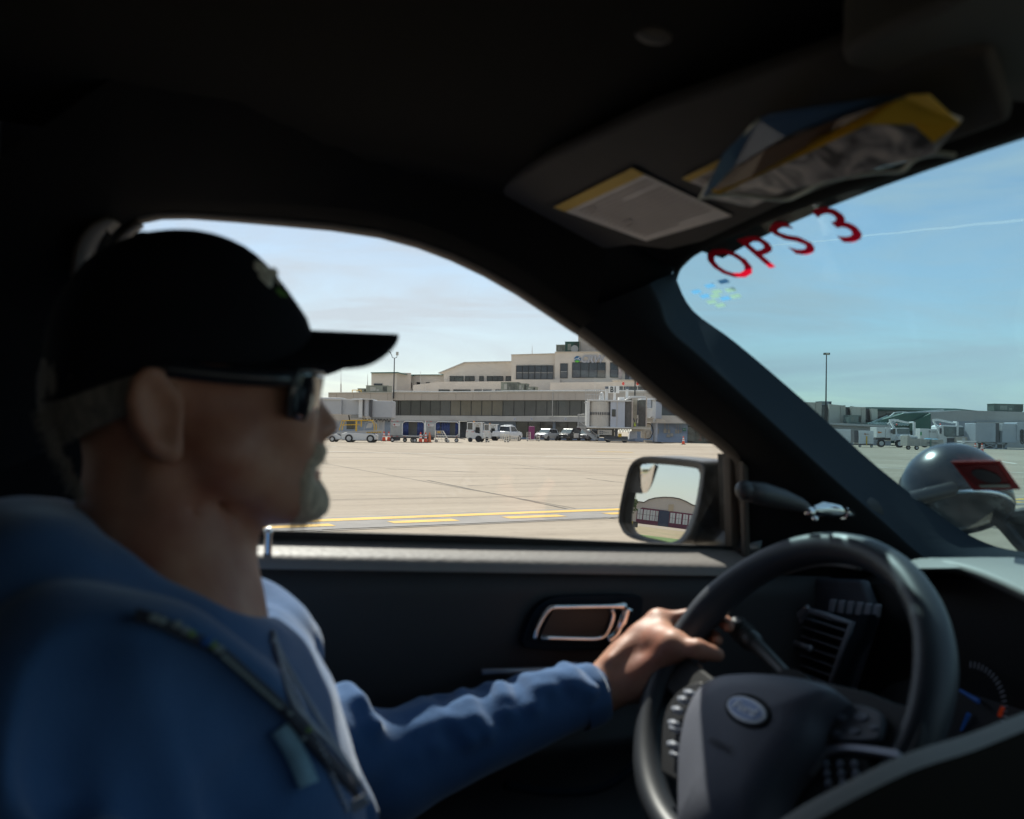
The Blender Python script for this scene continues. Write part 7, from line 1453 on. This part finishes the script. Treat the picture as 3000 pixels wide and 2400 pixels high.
MB().box(X(2858), X(2917), 0, 3, Z(1296), Z(1241)).build('tunnel', c_jr, e_, bevel=.05); MB().box(X(2917), X(2929), .2, 2.9, Z(1297), Z(1240)).build('seam', c_soff, e_); MB().box(X(2934), X(2976), -.2, 2.8, Z(1297), Z(1241)).build('tunnel', c_jr, e_, bevel=.05)
MB().box(X(2975), X(3060), -.4, 3, Z(1290), Z(1237)).build('cab', c_jr, e_, bevel=.05); mb = MB()
for k in range(7): mb.tube([(X(2988+4*math.cos(a+k)), -.5, Z(1265+k*4.5+7*math.sin(a))) for a in np.linspace(0, 6, 9)], .09, 5)
mb.build('hose', c_tire, e_); mb = MB()
for x in (2885, 2921, 2950): mb.box(X(x), X(x+5), .4, 1, 0, Z(1297))
mb.tube([(X(2890), .5, .2), (X(2921), .5, Z(1300))], .06, 5); mb.tube([(X(2890), .5, Z(1300)), (X(2921), .5, .2)], .06, 5); mb.box(X(2885), X(3060), .4, .7, 0, .12); mb.box(X(2885), X(2956), .4, .7, Z(1302), Z(1298)); mb.build('support_frame', c_jr, e_)
MB().box(X(2885), X(2960), 2.0, 2.4, 0, Z(1299)).build('shade_panel', c_soff, e_)  # dark panel stands in for the shade under the bridge
# faint contrail high up ahead
cm_ = D.materials.new('contrail'); cm_.use_nodes = True; t = cm_.node_tree; t.nodes.clear(); o_ = t.nodes.new('ShaderNodeOutputMaterial'); a_ = t.nodes.new('ShaderNodeBsdfTransparent'); q_ = t.nodes.new('ShaderNodeBsdfTranslucent'); x_ = t.nodes.new('ShaderNodeMixShader'); x_.inputs[0].default_value = .13; t.links.new(a_.outputs[0], x_.inputs[1]); t.links.new(q_.outputs[0], x_.inputs[2]); t.links.new(x_.outputs[0], o_.inputs[0])
pa_, pb_ = [np.array(raydir(x, y)) for x, y in ((2250, 722), (3100, 632))]; pa_, pb_ = pa_*900/pa_[2]+np.array([0, 0, EYE]), pb_*900/pb_[2]+np.array([0, 0, EYE])
tag(MB().tube([lerp(pa_, pb_, k/12)+np.array([0, 0, random.uniform(-3, 3)]) for k in range(13)], [3, 3.5, 4, 4, 5, 5, 5, 6, 6, 6, 7, 7, 7], 10).build('contrail', cm_, None, smooth=True), kind='stuff')
# --- what the door mirror sees: hangar, grass, sign, trees, far behind on the left
HM = np.array([1-2*(MN*MN)[0], 0, 0])
def mir_dir(x, y):
    d = cray(x, y); d = d/np.linalg.norm(d); p = onm(x, y); r = d-2*(d@MN)*MN; P_ = p[0]*_F+p[1]*_L+np.array([0, 0, p[2]]); R2 = r[0]*_F+r[1]*_L+np.array([0, 0, r[2]]); return P_, R2
HD = 330.
p0, d0 = mir_dir(1955, 1535); hd = d0[:2]/np.linalg.norm(d0[:2]); HP = p0[:2]+hd*HD; ht = hd.copy(); hs = np.array([ht[1], -ht[0]])   # hs: to the right when facing the hangar
def mh(x, y, t=0.):            # mirror pixel -> (along facade, height)
    p, d = mir_dir(x, y); k = ((HP-p[:2])@ht+t)/(d[:2]@ht); q = p+d*k; return (q[:2]-HP)@hs, q[2]
def HPt(a, z, t): q = HP+hs*a+ht*t; return np.array([q[0], q[1], z])
hang = empty('hangar', (HP[0], HP[1], 0), 0, 'arched beige hangar with maroon framed windows, seen only in the door mirror', 'hangar')
def hp_(pts, t, th, name, m, gr_=False):
    q = [mh(x, y, t) for x, y in pts]; q = [(a, max(0, z)) for a, z in q]
    mb = MB(); mb.prism([HPt(a, z, t) for a, z in q], (ht[0]*th, ht[1]*th, 0)); return part(mb, name, m, hang)
def hrect(x0, y0, x1, y1, t, th, mb):
    a0, z0 = mh(x0, y0, t); a1, z1 = mh(x1, y1, t); mb.prism([HPt(a0, z0, t), HPt(a1, z0, t), HPt(a1, z1, t), HPt(a0, z1, t)], (ht[0]*th, ht[1]*th, 0))
arch = [(1841, 1530), (1843, 1466), (1886, 1473), (1900, 1465), (1918, 1460), (1945, 1457.5), (1970, 1458.5), (1990, 1462), (2010, 1470), (2030, 1481), (2075, 1488), (2075, 1560)]
c_han = pm('hangar_beige', (.50, .46, .41), .8, var=.05); c_mar = pm('maroon_frame', (.14, .03, .06), .6)
mb = MB(); q = [mh(x, y) for x, y in arch]; q[0] = (q[1][0], 0); q[-1] = (q[-2][0], 0); mb.prism([HPt(a, z, 0) for a, z in q], (ht[0]*40, ht[1]*40, 0)); part(mb, 'hangar_shell', c_han, hang)
mb = MB(); qq = [HPt(a, z+.1, -.4) for a, z in q[1:-1]]; mb.tube(qq, .22, 5); part(mb, 'roof_edge', pm('hangar_edge', (.10, .09, .08), .6), hang)
b0z = lambda x: mh(x, 1500)[0]
mb = MB(); q = [(b0z(1866), 0), (b0z(1866), mh(1867, 1496)[1]), (b0z(1880), mh(1880, 1487)[1]), (b0z(2060), mh(1880, 1487)[1]*.98), (b0z(2060), 0)]; mb.prism([HPt(a, z, -.3) for a, z in q], (ht[0]*.3, ht[1]*.3, 0)); part(mb, 'maroon_wall', c_mar, hang)
zt_ = mh(1880, 1487)[1]; mb = MB(); mb.prism([HPt(b0z(1931), 0, -.6), HPt(b0z(1962), 0, -.6), HPt(b0z(1962), zt_*.97, -.6), HPt(b0z(1931), zt_*.97, -.6)], (ht[0]*.3, ht[1]*.3, 0)); part(mb, 'hangar_door', pm('door_navy', (.015, .03, .07), .5), hang)
for x0, x1 in ((1868, 1883), (1886, 1904), (1906, 1920), (1922, 1929), (1965, 1979), (1983, 1998), (2003, 2017), (2021, 2035), (2039, 2053)):
    mb = MB(); a0, a1 = b0z(x0), b0z(x1); zt2, zb2 = zt_*.90, zt_*.27; mb.m = 0; mb.prism([HPt(a0, zb2, -.4), HPt(a1, zb2, -.4), HPt(a1, zt2, -.4), HPt(a0, zt2, -.4)], (ht[0]*.1, ht[1]*.1, 0)); mb.m = 1
    for f in (.5,): am = a0+(a1-a0)*f; mb.prism([HPt(am-.05, zb2, -.45), HPt(am+.05, zb2, -.45), HPt(am+.05, zt2, -.45), HPt(am-.05, zt2, -.45)], (ht[0]*.05, ht[1]*.05, 0))
    zm = (zb2+zt2)/2; mb.prism([HPt(a0, zm-.05, -.45), HPt(a1, zm-.05, -.45), HPt(a1, zm+.05, -.45), HPt(a0, zm+.05, -.45)], (ht[0]*.05, ht[1]*.05, 0)); part(mb, 'window', [pm('hangar_glass', (.50, .52, .53), .3), c_frame], hang)
hp_([(1958, 1498), (1959, 1478), (1974, 1478), (1973, 1498)], -.35, .3, 'loft_hatch', pm('hatch_tan', (.45, .38, .27), .8))
def mg(x, y):                 # ground point behind a mirror pixel
    p, d = mir_dir(x, y); k = -(p[2]+EYE-0)/d[2] if False else -(p[2])/d[2]; return p+d*k
gm = pm('dry_grass', (.30, .23, .13), .9, var=.35, vs=.4, dirt=((.16, .20, .06), .08, .6)); gm2 = pm('green_verge', (.11, .17, .045), .9, var=.4, vs=.8)
def gband(d0_, d1_, w, z, name, m):
    mb = MB(); c0 = np.array([0., 0.]); A_ = p0[:2]+hd*d0_; B_ = p0[:2]+hd*d1_; mb.add([(*(A_-hs*w), z), (*(A_+hs*w), z), (*(B_+hs*w), z), (*(B_-hs*w), z)], [(0, 1, 2, 3)]); return tag(mb.build(name, m), kind='structure')
gband(70, 190, 160, .006, 'grass_field', gm); gband(52, 80, 160, .010, 'green_verge', gm2)
sgp, sgd = mir_dir(1843, 1530); sp_ = sgp[:2]+sgd[:2]/np.linalg.norm(sgd[:2])*120; e_ = empty('taxiway_sign', (sp_[0], sp_[1], 0), math.atan2(ht[1], ht[0])-math.pi/2+math.pi, 'small black and yellow taxiway sign on the grass, seen in the door mirror', 'sign')
MB().box(-1.2, 1.2, 0, .2, .25, 1.0).build('panel', pm('sign_yellow', (.55, .42, .05), .5), e_); mb = MB(); mb.box(.55, 1.2, .2, .24, .25, 1.0); text_mesh(mb, '7', (-.1, .22, .4), (-1, 0, 0), (0, 0, 1), .45, .01); mb.build('legend', pm('legend_black', (.02, .02, .02), .5), e_); MB().box(-.9, -.8, .05, .15, 0, .25).box(.8, .9, .05, .15, 0, .25).build('legs', c_steel, e_)
c_leaf = pm('leaves', (.075, .12, .03), .8, var=.4, vs=.5); c_bark = pm('bark', (.09, .065, .045), .9)
def tree(x, y, h, label, seed):
    e_ = empty('tree', (x, y, 0), 0, label, 'tree', 'trees beside the hangar'); rg = random.Random(seed); mb = MB(); mb.tube([(0, 0, 0), (.1, .1, h*.3), (.2, -.1, h*.65)], [.035*h, .026*h, .01*h], 7)
    br = []
    for k in range(8): a = rg.uniform(0, 6.28); z = h*rg.uniform(.3, .6); q = (math.cos(a)*h*.22, math.sin(a)*h*.22, z+h*rg.uniform(.1, .25)); br.append(q); mb.tube([(.1, 0, z), q], [.012*h, .005*h], 5)
    mb.build('trunk', c_bark, e_); mb = MB()
    for q in br+[(0, 0, h*.8), (0, 0, h*.6)]:
        for _ in range(60):
            d = np.random.normal(0, 1, 3); d /= np.linalg.norm(d); p = np.array(q)+d*h*.15*rg.random()**.4; u = np.random.normal(0, .035*h, 3); v = np.random.normal(0, .035*h, 3); mb.add([p, p+u, p+u+v, p+v], [(0, 1, 2, 3)])
    mb.build('crown', c_leaf, e_)
tl = HPt(b0z(1834), 0, -10); tree(tl[0], tl[1], 11, 'nearest leafy tree beside the hangar, seen at the left of the door mirror', 1)
tl = HPt(b0z(1826), 0, 15); tree(tl[0], tl[1], 13, 'farther leafy tree behind the hangar corner, seen in the door mirror', 2)
